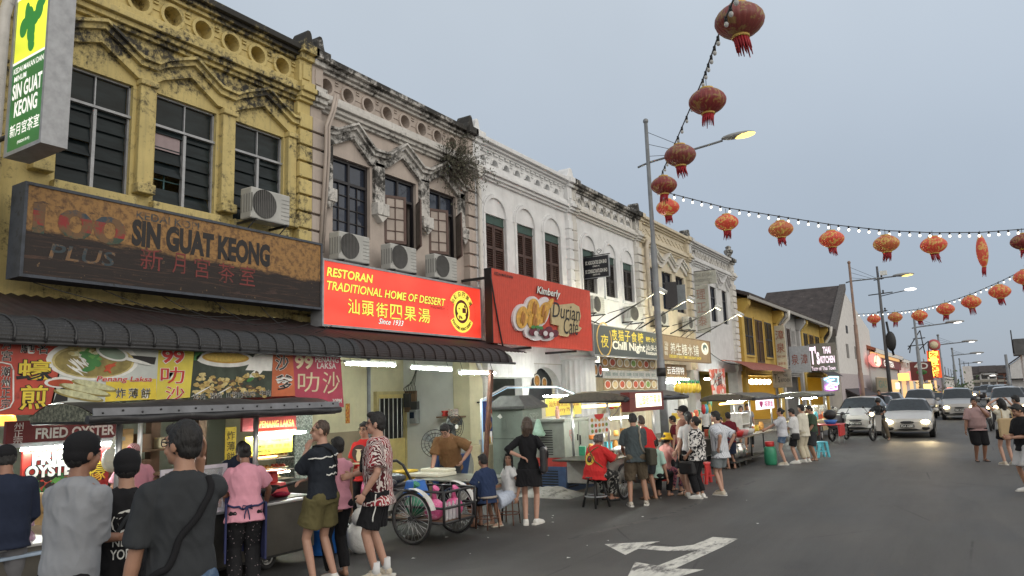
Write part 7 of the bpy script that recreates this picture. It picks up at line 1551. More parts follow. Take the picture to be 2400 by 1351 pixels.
part(c2_, 'warning_mark', MB().path([(cx1+.004, 14.1, 1.12), (cx1+.004, 14.05, 1.16), (cx1+.004, 14.05, 1.28), (cx1+.004, 14.2, 1.28), (cx1+.004, 14.2, 1.16), (cx1+.004, 14.15, 1.12), (cx1+.004, 14.12, 1.05)], .006, 4, closed=True).path([(cx1+.004, 14.13, 1.26), (cx1+.004, 14.1, 1.2), (cx1+.004, 14.15, 1.2), (cx1+.004, 14.12, 1.14)], .006, 4), INK_RED, True)
for y, m, lab in ((14.05, pl('salmon', (.6, .33, .25)), 'pink drinking bottle on top of the grey electrical cabinet'), (14.75, pl('lime', (.42, .45, .06)), 'lime green drinking bottle with black cap on the electrical cabinet')):
 b_ = thing('drink_bottle', lab, 'bottle', (-7.8, y, 1.53)); part(b_, 'body', MB().lathe([(.04, 0), (.048, .02), (.048, .18), (.03, .21)], (-7.8, y, 1.53), 12), m, True); part(b_, 'cap', MB().lathe([(.035, .2), (.035, .26), (.02, .27)], (-7.8, y, 1.53), 12), m if y < 14.5 else INK_BLACK, True)
item('plastic_bag', 'pale green plastic bag hanging on the side of the electrical cabinet', 'bag', MB().lathe([(.02, .34), (.05, .3), (.1, .12), (.16, .02), (.13, -.02), (.01, -.03)], (-8.1, 13.72, 1.2), 14), mat('film_green', (.3, .45, .36), .3, bump=.8, bscale=18), (-8.1, 13.72, 1.17))
item('rubble_mound', 'low mound of broken concrete at the foot of the cabinets', 'rubble', MB().grid(lambda u, v: (-8.4+1.35*u, 13.0+1.0*v, .17*math.sin(math.pi*u)*math.sin(math.pi*v)*(1+.5*noise.noise(Vector((u*6, v*6, 3))))), 16, 14), M_CONC, (-7.8, 13.4, 0))
# ---- drink stall with LED frame behind the cabinets
ds = thing('drink_stall', 'small stall outlined with blue and white LED rope behind the tall cabinet', 'food stall', (-10, 14.6, 0))
part(ds, 'led_rope', MB().path([(-9.75, 14.0, .8), (-9.75, 14.0, 1.95), (-9.75, 15.1, 2.25), (-9.7, 17.6, 2.25), (-9.6, 18.4, 2.05)], .012, 5), glow('led_blue', (.5, .75, 1), .45), True)
part(ds, 'frame', MB().path([(-9.8, 14.02, .1), (-9.8, 14.02, 1.98), (-9.8, 15.1, 2.28), (-9.75, 17.6, 2.28)], .025, 6).tube((-9.75, 17.6, .1), (-9.75, 17.6, 2.28), .025), M_METAL, True)
pp_ = part(ds, 'poster', MB().box(-9.82, -9.8, 14.05, 15.1, 1.25, 1.95), mat('poster_blue', (.03, .05, .2), .4), True); g = MB()
for k, (y, z, r, m) in enumerate(((14.6, 1.72, .22, 0), (14.6, 1.72, .17, 1), (14.85, 1.45, .16, 2), (14.3, 1.4, .14, 2), (14.62, 1.7, .09, 2))): disc(g, -9.8, y, z, r, r*.9, .003+.002*k, m)
part(pp_, 'dish_picture', g, [INK_WHITE, FOODM[1], FOODM[0]], True)
part(ds, 'counter', MB().box(-10.3, -9.75, 14.1, 18.2, .1, .95), INK_CREAM, True, bevel=.01); tubelight(ds, -9.6, 16.6, 18.6, 2.02)
part(ds, 'yellow_banner', MB().box(-9.62, -9.6, 16.7, 18.7, 1.5, 1.95), glow('banner_glow', (.85, .7, .12), .55), True); words(ds, 'lettering', [('汕头粿条汤 咖喱面', (-9.6, 17.7, 1.82), Uy, Uz, 1.7, .16, {}), ('Curry Mee', (-9.6, 17.7, 1.64), Uy, Uz, 1.0, .14, {})], [INK_RED])
part(ds, 'menu_wall', MB().box(-11.4, -11.38, 18.25, 20.2, 1.9, 2.88), mat('menu_dark', (.035, .04, .045), .5), True); g = MB()
for y, z, r in ((18.8, 2.5, .18), (19.3, 2.5, .2), (18.6, 2.1, .17), (19.2, 2.85, .14), (19.75, 2.45, .16)): disc(g, -11.38, y, z, r, r, .004, 0); disc(g, -11.38, y, z, r*.8, r*.8, .006, 1)
part(ds, 'menu_dishes', g, [INK_WHITE, FOODM[0]], True)
# ---- street stalls with canopies
def stall(label, x0, x1, y0, y1, ze, posts, cols):
 t = thing('hawker_stall', label, 'food stall', ((x0+x1)/2, y0, 0)); canopy(t, x0, x1, y0, y1, ze, .13, cols)
 for x, y in posts: part(t, 'roof_post', MB().tube((x, y, .7), (x, y, ze), .028), M_METAL, True)
 return t
s2 = stall('hawker stall with brown tarpaulin roof, white cart body and glowing dessert sign box', -7.3, -5.8, 13.25, 16.7, 1.95, ((-6.3, 13.4), (-6.3, 15.8), (-7.1, 13.4), (-7.1, 15.8)), M_TARPB)
part(s2, 'cart_body', MB().box(-7.0, -6.1, 12.9, 15.4, .33, .78), mat('white_cart_panel', (.48, .46, .42), .5, var=.15, dirt=((.25, .23, .2), .35, 4)), True, bevel=.01); part(s2, 'counter_top', MB().box(-7.05, -5.95, 12.4, 15.6, .78, .81), M_STEEL_D, True, bevel=.006)
for y in (13.35, 15.0): wheel(s2, (-6.0, y, .34), .34, 'x', 28, .025)
bxx = -5.76; part(s2, 'sign_box', MB().box(bxx-.2, bxx-.01, 13.3, 15.1, 1.66, 2.04), mat('sign_box_red', (.16, .02, .015), .4), True); part(s2, 'sign_glow', MB().box(bxx-.01, bxx, 13.6, 14.95, 1.74, 2.01), glow('sign_white_glow', (1, .97, .8), 1.6), True)
words(s2, 'lettering', [('汕頭街四果湯', (bxx, 14.28, 1.875), Uy, Uz, 1.2, .2, dict(off=.01))], [glow('sign_gold_glow', (.95, .62, .02), .9)]); tubelight(s2, -6.5, 13.3, 15.2, 1.52)
part(s2, 'menu_card', MB().box(-6.0, -5.985, 11.95, 12.75, 1.3, 1.66), INK_WHITE, True); g = MB()
for i in range(5):
 for j in range(3):
  disc(g, -5.985, 12.05+.15*i, 1.36+.1*j, .055, .035, .003, rnd.choice((0, 1, 2, 3)))
disc(g, -5.985, 12.35, 1.66, .2, .1, .005, 4, 16, math.pi, 2*math.pi); part(s2, 'menu_dishes', g, FOODM+[INK_RED], True, kind='stuff'); part(s2, 'menu_pole', MB().tube((-6.0, 12.5, .8), (-6.0, 12.5, 1.35), .018), M_ALU, True)
part(s2, 'brace', MB().path([(-6.3, 13.4, 1.5), (-6.2, 13.3, 1.65), (-6.25, 13.25, 1.85)], .012, 5).path([(-6.3, 13.4, 1.5), (-6.2, 13.6, 1.65), (-6.2, 13.9, 1.85)], .012, 5), M_ALU, True)
part(s2, 'grey_post_box', MB().box(-6.9, -6.5, 15.9, 16.2, 0, 1.15), mat('post_grey', (.1, .1, .1), .7), True)
for i in range(7):
 g = MB(); bowl(g, (-6.45+.1*(i % 2), 13.0+.32*i, .81), .13, .12); solo('steel_bowl', 'steel bowl on the white dessert cart counter', 'bowl', g, M_METAL, (-6.4, 13.0+.32*i, .81), group='steel bowls on the dessert cart')
hs = thing('high_stool', 'tall black wooden stool under the hawker in red', 'stool', (-6.1, 12.3, 0)); part(hs, 'seat', MB().lathe([(.01, .5), (.2, .5), (.21, .53), (.2, .55), (.01, .555)], (0, 0, 0), 18), INK_BLACK)
for k in range(4):
 a = k*1.571+.4; part(hs, 'leg', MB().tube((.12*math.cos(a), .12*math.sin(a), .5), (.24*math.cos(a), .24*math.sin(a), 0), .022), INK_BLACK)
part(hs, 'ring', MB().path([(.2*math.cos(a), .2*math.sin(a), .2) for a in [i*.35 for i in range(18)]], .012, 5, closed=True), M_ALU)
def pstool(x, y, m, lab, grp=None):
 t = thing('plastic_stool', lab, 'stool', (x, y, 0), rnd.random(), group=grp)
 part(t, 'seat', MB().box(-.15, .15, -.15, .15, .42, .45), m, bevel=.02)
 for sx_, sy_ in ((1, 1), (1, -1), (-1, 1), (-1, -1)): part(t, 'leg', MB().prism([(sx_*.15, .43), (sx_*.07, .43), (sx_*.14, 0), (sx_*.19, 0)], sy_*.09, sy_*.15, 'y'), m)
 part(t, 'rail', MB().box(-.165, .165, -.14, -.13, .16, .19).box(-.165, .165, .13, .14, .16, .19), m); return t
ps = pstool(-5.9, 15.2, PL_RED, 'red plastic stool behind the white dessert cart', 'red plastic stools'); dup(ps, (-5.4, 15.6, 0), .5, 'red plastic stool between the brown T-shirt and patterned blouse'); dup(ps, (-5.3, 16.3, 0), 1, 'red plastic stool behind the pinstripe shirt'); pstool(-4.15, 23.3, PL_TEAL, 'turquoise plastic stool beside the man in green')
# third and fourth stalls
s3 = stall('third hawker stall with grey brown canopy, stainless counter and lit white sign', -7.2, -5.6, 21.9, 25.0, 1.8, ((-5.8, 22.1), (-5.8, 24.7), (-7.0, 22.1), (-7.0, 24.7)), M_TARPB)
part(s3, 'counter_top', MB().box(-6.9, -5.5, 19.3, 24.2, .74, .77), M_STEEL_D, True, bevel=.006); part(s3, 'trolley_frame', MB().box(-6.8, -5.55, 19.4, 22.5, .14, .18).tube((-5.6, 19.45, .1), (-5.6, 19.45, .75), .02).tube((-5.6, 21.2, .1), (-5.6, 21.2, .75), .02).tube((-5.6, 22.6, .1), (-5.6, 22.6, .75), .02), M_DKMETAL, True)
part(s3, 'back_panel', MB().box(-6.9, -6.85, 19.4, 22.8, .18, .74), INK_BLACK, True); part(s3, 'sign_glow', MB().box(-5.67, -5.65, 22.3, 24.5, 1.42, 1.72), glow('stall_sign_glow', (.98, .9, .95), 1.3), True); words(s3, 'lettering', [('I ♥ 福建面', (-5.65, 23.4, 1.57), Uy, Uz, 1.9, .2, dict(off=.02))], [mat('magenta_letter', (.6, .03, .25), .5)])
for a, b in ((22.0, 23.2), (23.4, 24.8)): tubelight(s3, -6.4, a, b, 1.7)
part(s3, 'white_rack', MB().box(-6.4, -6.0, 21.9, 21.94, .77, 1.35).box(-6.4, -6.0, 22.7, 22.74, .77, 1.35).box(-6.4, -6.0, 21.94, 22.7, 1.32, 1.35).box(-6.4, -6.0, 21.94, 22.7, 1.0, 1.03), INK_WHITE, True)
for y in (19.85, 20.5): part(s3, 'caster', MB().lathe([(.07, -.02), (.07, .02)], (-5.6, y, .07), 12, ax='x'), M_RUBBER, True)
for y, lab in ((19.9, 'round aluminium cooking pot under the stainless counter, left of the pair'), (20.6, 'round aluminium cooking pot under the stainless counter, right of the pair')): item('cooking_pot', lab, 'pot', MB().lathe([(.12, 0), (.24, .08), (.27, .2), (.24, .33), (.2, .37), (.22, .39), (.1, .42)], (-5.85, y, .18), 20), mat('polished_aluminium', (.6, .58, .54), .22, .9), (-5.85, y, .18))
gc = thing('gas_cylinder', 'green gas cylinder with a red collar standing beside the counter', 'gas cylinder', (-4.98, 20.7, 0)); part(gc, 'body', MB().lathe([(.14, 0), (.15, .04), (.165, .06), (.165, .4), (.15, .46), (.08, .5)], (0, 0, 0), 20), PL_GREEN); part(gc, 'collar', MB().lathe([(.1, .48), (.12, .5), (.12, .62), (.1, .62)], (0, 0, 0), 16), PL_RED); part(gc, 'valve', MB().lathe([(.03, .5), (.03, .6)], (0, 0, 0), 8), M_METAL)
for i, (y, r, m, lab) in enumerate(((20.4, .2, PL_RED, 'red plastic basket on the stainless counter'), (21.0, .17, pl('rose', (.6, .3, .3)), 'rose plastic tub beside the red basket'), (19.7, .15, M_METAL, 'steel basin at the near end of the stainless counter'), (21.5, .2, INK_WHITE, 'heap of white bags on the stainless counter'))): item('counter_basket', lab, 'basket', MB().lathe([(r*.7, 0), (r, .14), (r*.95, .15), (r*.6, .03)], (-5.75, y, .77), 16), m, (-5.75, y, .77))
for i, (y, m) in enumerate(((20.0, PL_RED), (20.25, PL_TEAL), (20.55, PL_YEL))): item('hanging_bag', ('red', 'blue', 'yellow')[i]+' plastic bag hanging under the third canopy', 'bag', MB().ell((-6.6, y+.3, 1.52), (.06, .09, .14), 10, 8), m, (-6.6, y+.3, 1.4))
s4 = stall('fourth hawker stall with pale canopy, glass case and string of bulbs', -7.0, -5.4, 30.5, 34.5, 1.75, ((-5.7, 30.7), (-5.7, 34.2), (-6.8, 30.7), (-6.8, 34.2)), mat('pale_tarpaulin', (.2, .2, .17), .6, var=.2, scale=3))
part(s4, 'cart_body', MB().box(-6.7, -5.5, 30.2, 34.4, .3, .74), mat('cream_cart', (.45, .36, .2), .5, var=.3), True, bevel=.01); part(s4, 'glass_case', MB().box(-6.3, -5.7, 31.5, 33.8, .76, 1.3), mat('case_glass', (.5, .52, .5), .1, alpha=.4), True); tubelight(s4, -6.0, 30.8, 33.8, 1.6); part(s4, 'lamp_tube', MB().tube((-6, 31.6, 1.25), (-6, 33.7, 1.25), .015), M_TUBEW, True)
for y in (31, 33.6): wheel(s4, (-5.45, y, .32), .32, 'x', 20, .03)
rt = thing('folding_table', 'red folding table with a basin beyond the fourth stall', 'table', (-4.9, 28.5, 0)); part(rt, 'table_top', MB().box(-5.3, -4.3, 28.2, 29.4, .68, .71), PL_RED, True, bevel=.01); part(rt, 'skirt', MB().box(-5.28, -5.2, 28.25, 29.35, .3, .68).box(-4.4, -4.34, 28.25, 29.35, .3, .68), PL_RED, True)
for x in (-5.2, -4.4):
 for y in (28.3, 29.3): part(rt, 'leg', MB().tube((x, y, 0), (x, y, .68), .02), M_ALU, True)
item('blue_basin', 'blue basin standing on the red folding table', 'basin', MB().lathe([(.16, 0), (.24, .14), (.23, .14), (.1, .02)], (-4.7, 28.7, .71), 16), PL_BLUE, (-4.7, 28.7, .71))
# ---- menus and lights under the dark and brown signs
XM = -10.45
def menu(name, label, x0p, y0p, x1p, y1p, base, rows, cols, X=XM, em=0, inks=None):
 a, b = fX(x0p, y0p, X); c, d = fX(x1p, y1p, X)
 t = thing(name, label, 'menu board', (X, (a+c)/2, d)); part(t, 'panel', MB().box(X-.03, X, a, c, d, b), base, True); g = MB()
 for i in range(cols):
  for j in range(rows):
   y, z = a+(c-a)*(i+.5)/cols, d+(b-d)*(j+.5)/rows; ry, rz_ = (c-a)/cols*.42, (b-d)/rows*.42
   disc(g, X, y, z, ry, rz_, .003, 4, 14); disc(g, X, y, z, ry*.78, rz_*.78, .005, rnd.randrange(4), 14)
 part(t, 'dish_pictures', g, FOODM+[inks or INK_WHITE], True); return t
MW = mat('menu_wood', (.3, .2, .1), .6, var=.5, scale=5)
menu('menu_banner', 'upper strip of dessert pictures under the dark grey sign', 1408, 836, 1536, 866, MW, 1, 8)
mw = thing('menu_banner', 'white strip of dessert prices under the dark grey sign', 'menu board', (XM, 25, 2.5)); a, b = fX(1412, 867, XM); c, d = fX(1538, 888, XM); part(mw, 'panel', MB().box(XM-.03, XM, a, c, d, b), INK_WHITE, True)
words(mw, 'lettering', [(t_, (XM, a+.4+.58*i, (b+d)/2), Uy, Uz, .42, .12, {}) for i, t_ in enumerate(('汤圆', '摩摩喳喳', '红豆', '芝麻糊', '花生糊', '豆腐花', '龙眼', '杏仁'))], [mat('ink_teal', (.05, .2, .16), .5)])
menu('menu_banner', 'lower strip of noodle pictures under the white price strip', 1415, 889, 1540, 912, MW, 1, 8); menu('menu_board', 'black board with two bowls left of the dessert pictures', 1390, 850, 1413, 885, mat('menu_dark', (.035, .04, .045), .5), 1, 2)
bm = thing('shop_sign', 'small brown lit sign with a row of bulbs beside the lamp post', 'sign', (XM, 29, 2.6)); a, b = fX(1556, 853, XM); c, d = fX(1610, 884, XM); part(bm, 'panel', MB().box(XM-.05, XM, a, c, d, b), MATS['menu_wood'], True); words(bm, 'lettering', [('云吞捞特', (XM, (a+c)/2, (b+d)/2), Uy, Uz, 2.0, .3, dict(off=.01))], [glow('lit_white', (.95, .93, .85), .8)])
for k in range(9): part(bm, 'bulb', MB().ell((XM+.05, a+.2+.3*k, d-.1), .05, 8, 6), M_TUBEW, True)
pa = MB(); pg_ = thing('pineapple_garland', 'garland of paper pineapple ornaments over the fifth shopfront', 'ornament', (-10.3, 30.7, 2.1))
for k in range(6):
 y, z = fX(1588+9.5*k, 910, -10.3); e = part(pg_, 'pineapple', MB().ell((-10.3, y, z), (.14, .19, .22), 12, 8), PL_YEL, True); lf_ = MB()
 for q in range(6): lf_.path([(-10.3, y, z+.18), (-10.3+.1*math.cos(q), y+.12*math.sin(q), z+.36)], [.05, .005], 4)
 part(e, 'leaves', lf_, PL_GREEN, True)
rp_ = thing('hanging_poster', 'tall red and white vertical poster hanging at the corner of the cream shophouse', 'poster', (-9.9, 33.5, 1.3)); part(rp_, 'panel', MB().prism([fX(x, y, -9.9) for x, y in ((1662, 866), (1698, 864), (1703, 936), (1672, 940))], -9.92, -9.9), pattern('red_white_poster', (.65, .16, .12), (.7, .66, .62), 'blotch', 3, .5), True); a, b = fX(1681, 890, -9.9); words(rp_, 'lettering', [('火鍋', (-9.9, a, b), Uy, Uz, 1.3, .6, dict(off=.01))], [INK_BLACK])
for i, (y0, y1, z, lab) in enumerate(((21.6, 23.4, 2.85, 'fluorescent tube above the black menu board'), (28.4, 30.6, 2.42, 'fluorescent tube under the small brown sign'), (23.5, 26, 3.05, 'fluorescent tube hidden behind the dessert pictures'), (34, 37, 2.6, 'fluorescent tube inside the grey white shophouse'))):
 t = thing('tube_light', lab, 'light', (-11, y0, z), group='fluorescent tubes in the arcades'); part(t, 'tube', MB().tube((-10.9, y0, z), (-10.9, y1, z), .022), M_TUBE, True); part(t, 'batten', MB().box(-10.96, -10.92, y0, y1, z+.01, z+.06), INK_WHITE, True)
for i, (y, m) in enumerate(((27.5, PL_GREEN), (27.9, INK_WHITE), (31.0, PL_GREEN))): item('shopping_bag', ('white and green', 'white', 'bright green')[i]+' shopping bag hanging in the lit fifth shopfront', 'bag', MB().ell((-9.8, y, 1.55), (.1, .2, .28), 12, 8), m if i else INK_WHITE, (-9.8, y, 1.3))
sh5 = thing('shop_counter', 'lit counter with pale shelves in the fifth shopfront', 'counter', (-10, 29, .13)); part(sh5, 'counter', MB().box(-10.4, -9.8, 27.3, 32, .13, 1.0), INK_CREAM, True, bevel=.01)
for z in (1.4, 1.8): part(sh5, 'shelf', MB().box(-12.9, -12.5, 27.2, 32.4, z, z+.04), INK_CREAM, True)
gm = [PL_RED, PL_YEL, PL_GREEN, PL_TEAL, INK_WHITE, FOODM[0], FOODM[1], INK_CREAM, PL_ORANGE, M_METAL]
def goods(n, fx_, lab, grp, sc_=1, cat='container'):
 for k in range(n):
  x, y, z = fx_(k); r = rnd.uniform(.045, .08)*sc_; h_ = rnd.uniform(.1, .22)*sc_
  g = MB().lathe([(r*.85, 0), (r, h_*.2), (r, h_*.8), (r*.7, h_), (r*.7, h_*1.1)], (0, 0, 0), 10) if k % 3 else MB().box(-r, r, -r*1.3, r*1.3, 0, h_)
  solo('food_container', lab, cat, g, rnd.choice(gm), (x, y, z), rnd.random(), grp, world=False)
goods(26, lambda k: (-6.6+.35*(k % 3), 19.5+.18*k, .77), 'food container crowded on the third stall counter', 'containers on the third stall', 1.1)
goods(16, lambda k: (-6.95+.12*(k % 2), 13.5+.2*k, .81+.3*(k % 2)), 'sauce jar or box at the back of the white dessert cart', 'jars on the dessert cart')
goods(22, lambda k: (-12.7, 27.4+.45*(k % 11), 1.44+.4*(k//11)), 'jar or carton on the pale shelves of the fifth shop', 'goods on the pale shelves', 1.4)
goods(14, lambda k: (-10.1, 27.5+.32*k, 1.0), 'container along the lit counter of the fifth shop', 'containers on the shop counter', 1.3)
goods(14, lambda k: (-10.0, 14.3+.28*k, .95), 'bottle or tin on the drink stall counter', 'goods on the drink stall')
goods(18, lambda k: (-6.0+.3*(k % 2), 30.6+.2*k, .76), 'food container on the fourth stall', 'containers on the fourth stall', 1.3)
goods(10, lambda k: (-9.3+.25*(k % 2), 4.3+.12*k, .86), 'sauce bottle or tin on the oyster stall counter', 'goods on the oyster stall')
tubelight(s2, -6.9, 13.5, 16.3, 1.78, M_WARM, .03); tubelight(s3, -6.7, 22.2, 24.7, 1.62, M_WARM, .03); tubelight(s4, -6.6, 30.8, 34, 1.66)  # extra tubes added under the canopies to brighten the stalls
# litter on the road
for k in range(22):
 x, y = gnd(rnd.uniform(900, 2100), rnd.uniform(1120, 1330)); a = rnd.random()*3; s_ = rnd.uniform(.012, .035)
 item('litter', 'small scrap of pale litter lying on the road', 'litter', MB().add([(x+s_*math.cos(a), y+s_*math.sin(a), .006), (x-s_*math.sin(a), y+s_*.6*math.cos(a), .012), (x-s_*math.cos(a), y-s_*math.sin(a), .006), (x+s_*.5*math.sin(a), y-s_*math.cos(a), .009)], [(0, 1, 2, 3)]), INK_WHITE, (x, y, 0), group='scraps of litter')
# ================================================================ LANTERNS AND STRING LIGHTS
def lantern_mat(name, red, gold, em):
 m, nt, b = _principled(name); lk = nt.links.new
 f = rng(nt, noise_node(nt, 6.5, 3, .6, dist=1.2), .52, .57); c = mix(nt, f, red, gold)
 tc = nt.nodes.new('ShaderNodeTexCoord'); s = nt.nodes.new('ShaderNodeSeparateXYZ'); lk(tc.outputs['Object'], s.inputs[0])
 a = nt.nodes.new('ShaderNodeMath'); a.operation = 'ARCTAN2'; lk(s.outputs[0], a.inputs[0]); lk(s.outputs[1], a.inputs[1])
 rib = rng(nt, math2(nt, 'FRACT', math2(nt, 'MULTIPLY', a.outputs[0], 24/6.2832), 0), 0, .16, .6, 1); mu = nt.nodes.new('ShaderNodeVectorMath'); mu.operation = 'SCALE'; lk(c, mu.inputs[0]); lk(rib, mu.inputs['Scale'])
 lk(mu.outputs[0], b.inputs['Base Color']); b.inputs['Roughness'].default_value = .5; b.inputs['Emission Strength'].default_value = em; lk(mu.outputs[0], b.inputs['Emission Color'])
 return m
LM = [lantern_mat('lantern_silk_red', (.2, .028, .026), (.28, .15, .05), .05), lantern_mat('lantern_silk_lit', (.44, .055, .03), (.46, .26, .07), .3), lantern_mat('lantern_silk_gold', (.36, .09, .035), (.44, .28, .07), .24), lantern_mat('lantern_silk_old', (.2, .045, .038), (.26, .15, .06), .04)]
M_TASS = mat('tassel_red', (.36, .02, .03), .7, var=.3)
def lantern(loc, m, lab, w=.7, long=False, rz=0):
 t = thing('lantern', lab, 'lantern', loc, rz, group='red lanterns on the strings')
 r = w/2; hh = w*.335 if not long else w*.62; rr = r if not long else r*.42
 pr = [(rr*.36+(rr-rr*.36)*math.sin(math.pi*i/12)**.72, -hh+2*hh*i/12) for i in range(13)]
 part(t, 'shade', MB().grid(lambda u, v: ((lambda q: (q[0]*(1-.022*math.cos(24*u*2*math.pi))*math.cos(2*math.pi*u), q[0]*(1-.022*math.cos(24*u*2*math.pi))*math.sin(2*math.pi*u), q[1]))(pr[round(v*12)])), 96, 12), m)
 part(t, 'end_ring', MB().lathe([(rr*.36, hh-.01), (rr*.38, hh+.03), (rr*.3, hh+.035)], (0, 0, 0), 14), INK_GOLD); part(t, 'end_ring', MB().lathe([(rr*.36, -hh+.01), (rr*.38, -hh-.03), (rr*.3, -hh-.035)], (0, 0, 0), 14), INK_GOLD)
 g = MB(); rd = random.Random(int(abs(loc[0]*100)))
 for k in range(16):
  a = k*.393; e = rd.uniform(.7, 1.15); g.path([(rr*.27*math.cos(a), rr*.27*math.sin(a), -hh-.02), (rr*.28*math.cos(a)+.02, rr*.28*math.sin(a), -hh-.14*w/.7*e), (rr*.31*math.cos(a)+.04, rr*.31*math.sin(a)+.02, -hh-.27*w/.7*e)], [.02, .017, .006], 4)
 part(t, 'tassel', g, M_TASS); part(t, 'hook', MB().tube((0, 0, hh+.02), (0, 0, hh+.2), .008, n=4), M_CABLE)
 return t
def pt(px, py, depth):
 d = ray(px, py); k = depth/1708; return Vector((d[0]*k, d[1]*k, d[2]*k+CAMH))
def string(name, lab, pts, n, bm, sag=.0):
 """cable through measured points with bulbs hanging from sockets"""
 t = thing(name, lab, 'string lights', tuple(pts[0])); P = [Vector(p) for p in pts]; Q = []
 for a, b in zip(P, P[1:]):
  for i in range(8): Q.append(a.lerp(b, i/8)-Vector((0, 0, sag*4*(i/8)*(1-i/8))))
 Q.append(P[-1]); part(t, 'cable', MB().path(Q, .014, 5), M_CABLE, True)
 L_ = [0]
 for a, b in zip(Q, Q[1:]): L_.append(L_[-1]+(b-a).length)
 sk = None
 for k in range(n):
  d = L_[-1]*(k+.5)/n; i = max(j for j in range(len(L_)-1) if L_[j] <= d); p = Q[i].lerp(Q[i+1], (d-L_[i])/(L_[i+1]-L_[i]+1e-9))-P[0]
  if sk is None:
   sk = part(t, 'bulb', MB().ell((0, 0, -.105), (.034, .034, .042), 8, 6), bm); so_ = part(sk, 'socket', MB().tube((0, 0, -.07), (0, 0, .015), .025, n=6), M_CABLE); o = sk
  else:
   o = sk.copy(); COL.objects.link(o); o.parent = t; s_ = so_.copy(); COL.objects.link(s_); s_.parent = o
  o.location = p
M_BULB = glow('festoon_bulb', (1, .9, .72), 3.2, (.7, .7, .7)); M_BULBOFF = glow('festoon_bulb_dim', (.8, .8, .75), .05, (.35, .35, .34))
LA = [(1733, 50, 112, 3), (1658, 238, 85, 0), (1594, 365, 72, 3), (1556, 435, 60, 0), (1565, 487, 53, 1)]
LB = [(1703, 522, 53, 1), (1830, 538, 55, 2), (1949, 561, 55, 1), (2077, 572, 56, 2), (2188, 575, 56, 1), (2302, 590, 50, 1), (2398, 567, 52, 0)]
LC = [(2048, 748, 29, 1), (2098, 744, 31, 2), (2155, 740, 34, 1), (2216, 725, 38, 1), (2276, 708, 41, 1), (2343, 684, 45, 1), (2404, 650, 50, 1)]
om = ('dull wine red lantern with gold print', 'bright red glowing lantern', 'golden topped glowing lantern', 'large faded lantern seen from below')
an = ('nearest the camera at the top edge', 'second from the top of the steep string', 'over the arm of the street lamp', 'beside the lamp post, fourth down the steep string', 'lowest of the steep string by the lamp post')
bn_ = ('first from the post on the wide string', 'second on the wide string', 'third on the wide string', 'fourth on the wide string', 'fifth on the wide string', 'slim elongated one on the wide string', 'cut by the right edge on the wide string')
cn_ = ('leftmost on the far low string', 'second from left on the far low string', 'third from left on the far low string', 'fourth from left on the far low string', 'third from right on the far low string', 'large one near the right end of the far low string', 'at the right edge on the far low string')
for S_, nm, W_ in ((LA, an, .7), (LB, bn_, .7), (LC, cn_, .85)):
 for (px, py, w_, k), d in zip(S_, nm):
  lantern(tuple(pt(px, py, W_*1708/w_)), LM[k], om[k]+', '+d, W_ if 'slim' not in d else .8, 'slim' in d, px*.37)
def dep(a, w, W_): return a*1708/w
string('string_lights', 'steep string of mostly unlit bulbs running from the lamp post over the camera', [pt(1540, 452, 23), pt(1553, 402, 20.5), pt(1590, 318, 17), pt(1648, 185, 14.3), pt(1688, 72, 11.2), pt(1745, -60, 8.5)], 26, M_BULBOFF)
string('string_lights', 'wide string of lit bulbs sagging across the right half of the sky', [pt(1548, 448, 22.6), pt(1700, 487, 22.3), pt(1830, 508, 21.9), pt(1950, 527, 21.6), pt(2080, 541, 21.4), pt(2190, 546, 21.3), pt(2300, 545, 21.3), pt(2420, 536, 21.3)], 38, M_BULB)
string('string_lights', 'far low string of lit bulbs rising to the right edge', [pt(2008, 737, 52), pt(2100, 732, 47), pt(2160, 724, 43), pt(2220, 709, 39), pt(2280, 688, 36), pt(2345, 660, 33), pt(2420, 622, 30)], 36, M_BULB)
# ================================================================ LAMP POSTS
M_GALV = mat('galvanised_steel', (.2, .21, .22), .5, .3, var=.2, scale=3); M_GALVR = mat('rusty_galvanised', (.26, .17, .13), .6, .2, var=.25, scale=2)
def lamp_post(loc, lab, H=10.4, arm=2.9, lit=None, ah=8.75, mt=None, rise=.35, s=1):
 t = thing('lamp_post', lab, 'street lamp', loc, group=None)
 part(t, 'pole', MB().path([(0, 0, 0), (0, 0, 3), (0, 0, 3.02), (0, 0, 6.5), (0, 0, 6.52), (0, 0, H)], [.13*s, .12*s, .1*s, .095*s, .07*s, .06*s], 10), mt or M_GALV)
 part(t, 'finial', MB().ell((0, 0, H+.05), .09*s, 8, 6), mt or M_GALV); part(t, 'arm', MB().path([(-.35, 0, ah-.08), (0, 0, ah), (arm-.9, 0, ah+rise*.8), (arm-.5, 0, ah+rise)], .035*s, 6), M_GALV)
 part(t, 'stay_wires', MB().tube((0, 0, H-.3), (arm*.5, 0, ah+rise*.5), .008*s, n=4).tube((0, 0, H-.7), (arm*.42, 0, ah+rise*.42), .008*s, n=4).tube((0, 0, H-1.1), (arm*.33, 0, ah+rise*.33), .008*s, n=4), M_CABLE)
 h = part(t, 'lamp_head', MB().ell((arm-.05, 0, ah+rise+.06), (.5*s, .17*s, .09*s), 12, 8), mat('lamp_head_grey', (.3, .3, .29), .5)); part(h, 'lens', MB().ell((arm+.12, 0, ah+rise+.03), (.34*s, .15*s, .085*s), 12, 8), lit)
 return t
E_SOD = glow('sodium_lamp', (1, .66, .15), 2.8); E_LEDW = glow('white_street_lamp', (1, .93, .85), 4.5)
lp = lamp_post((-8.0, 20.9, 0), 'tall grey lamp post rising between the shop signs with a glowing amber lamp', 10.44, 2.85, E_SOD, 9.13, rise=.2)
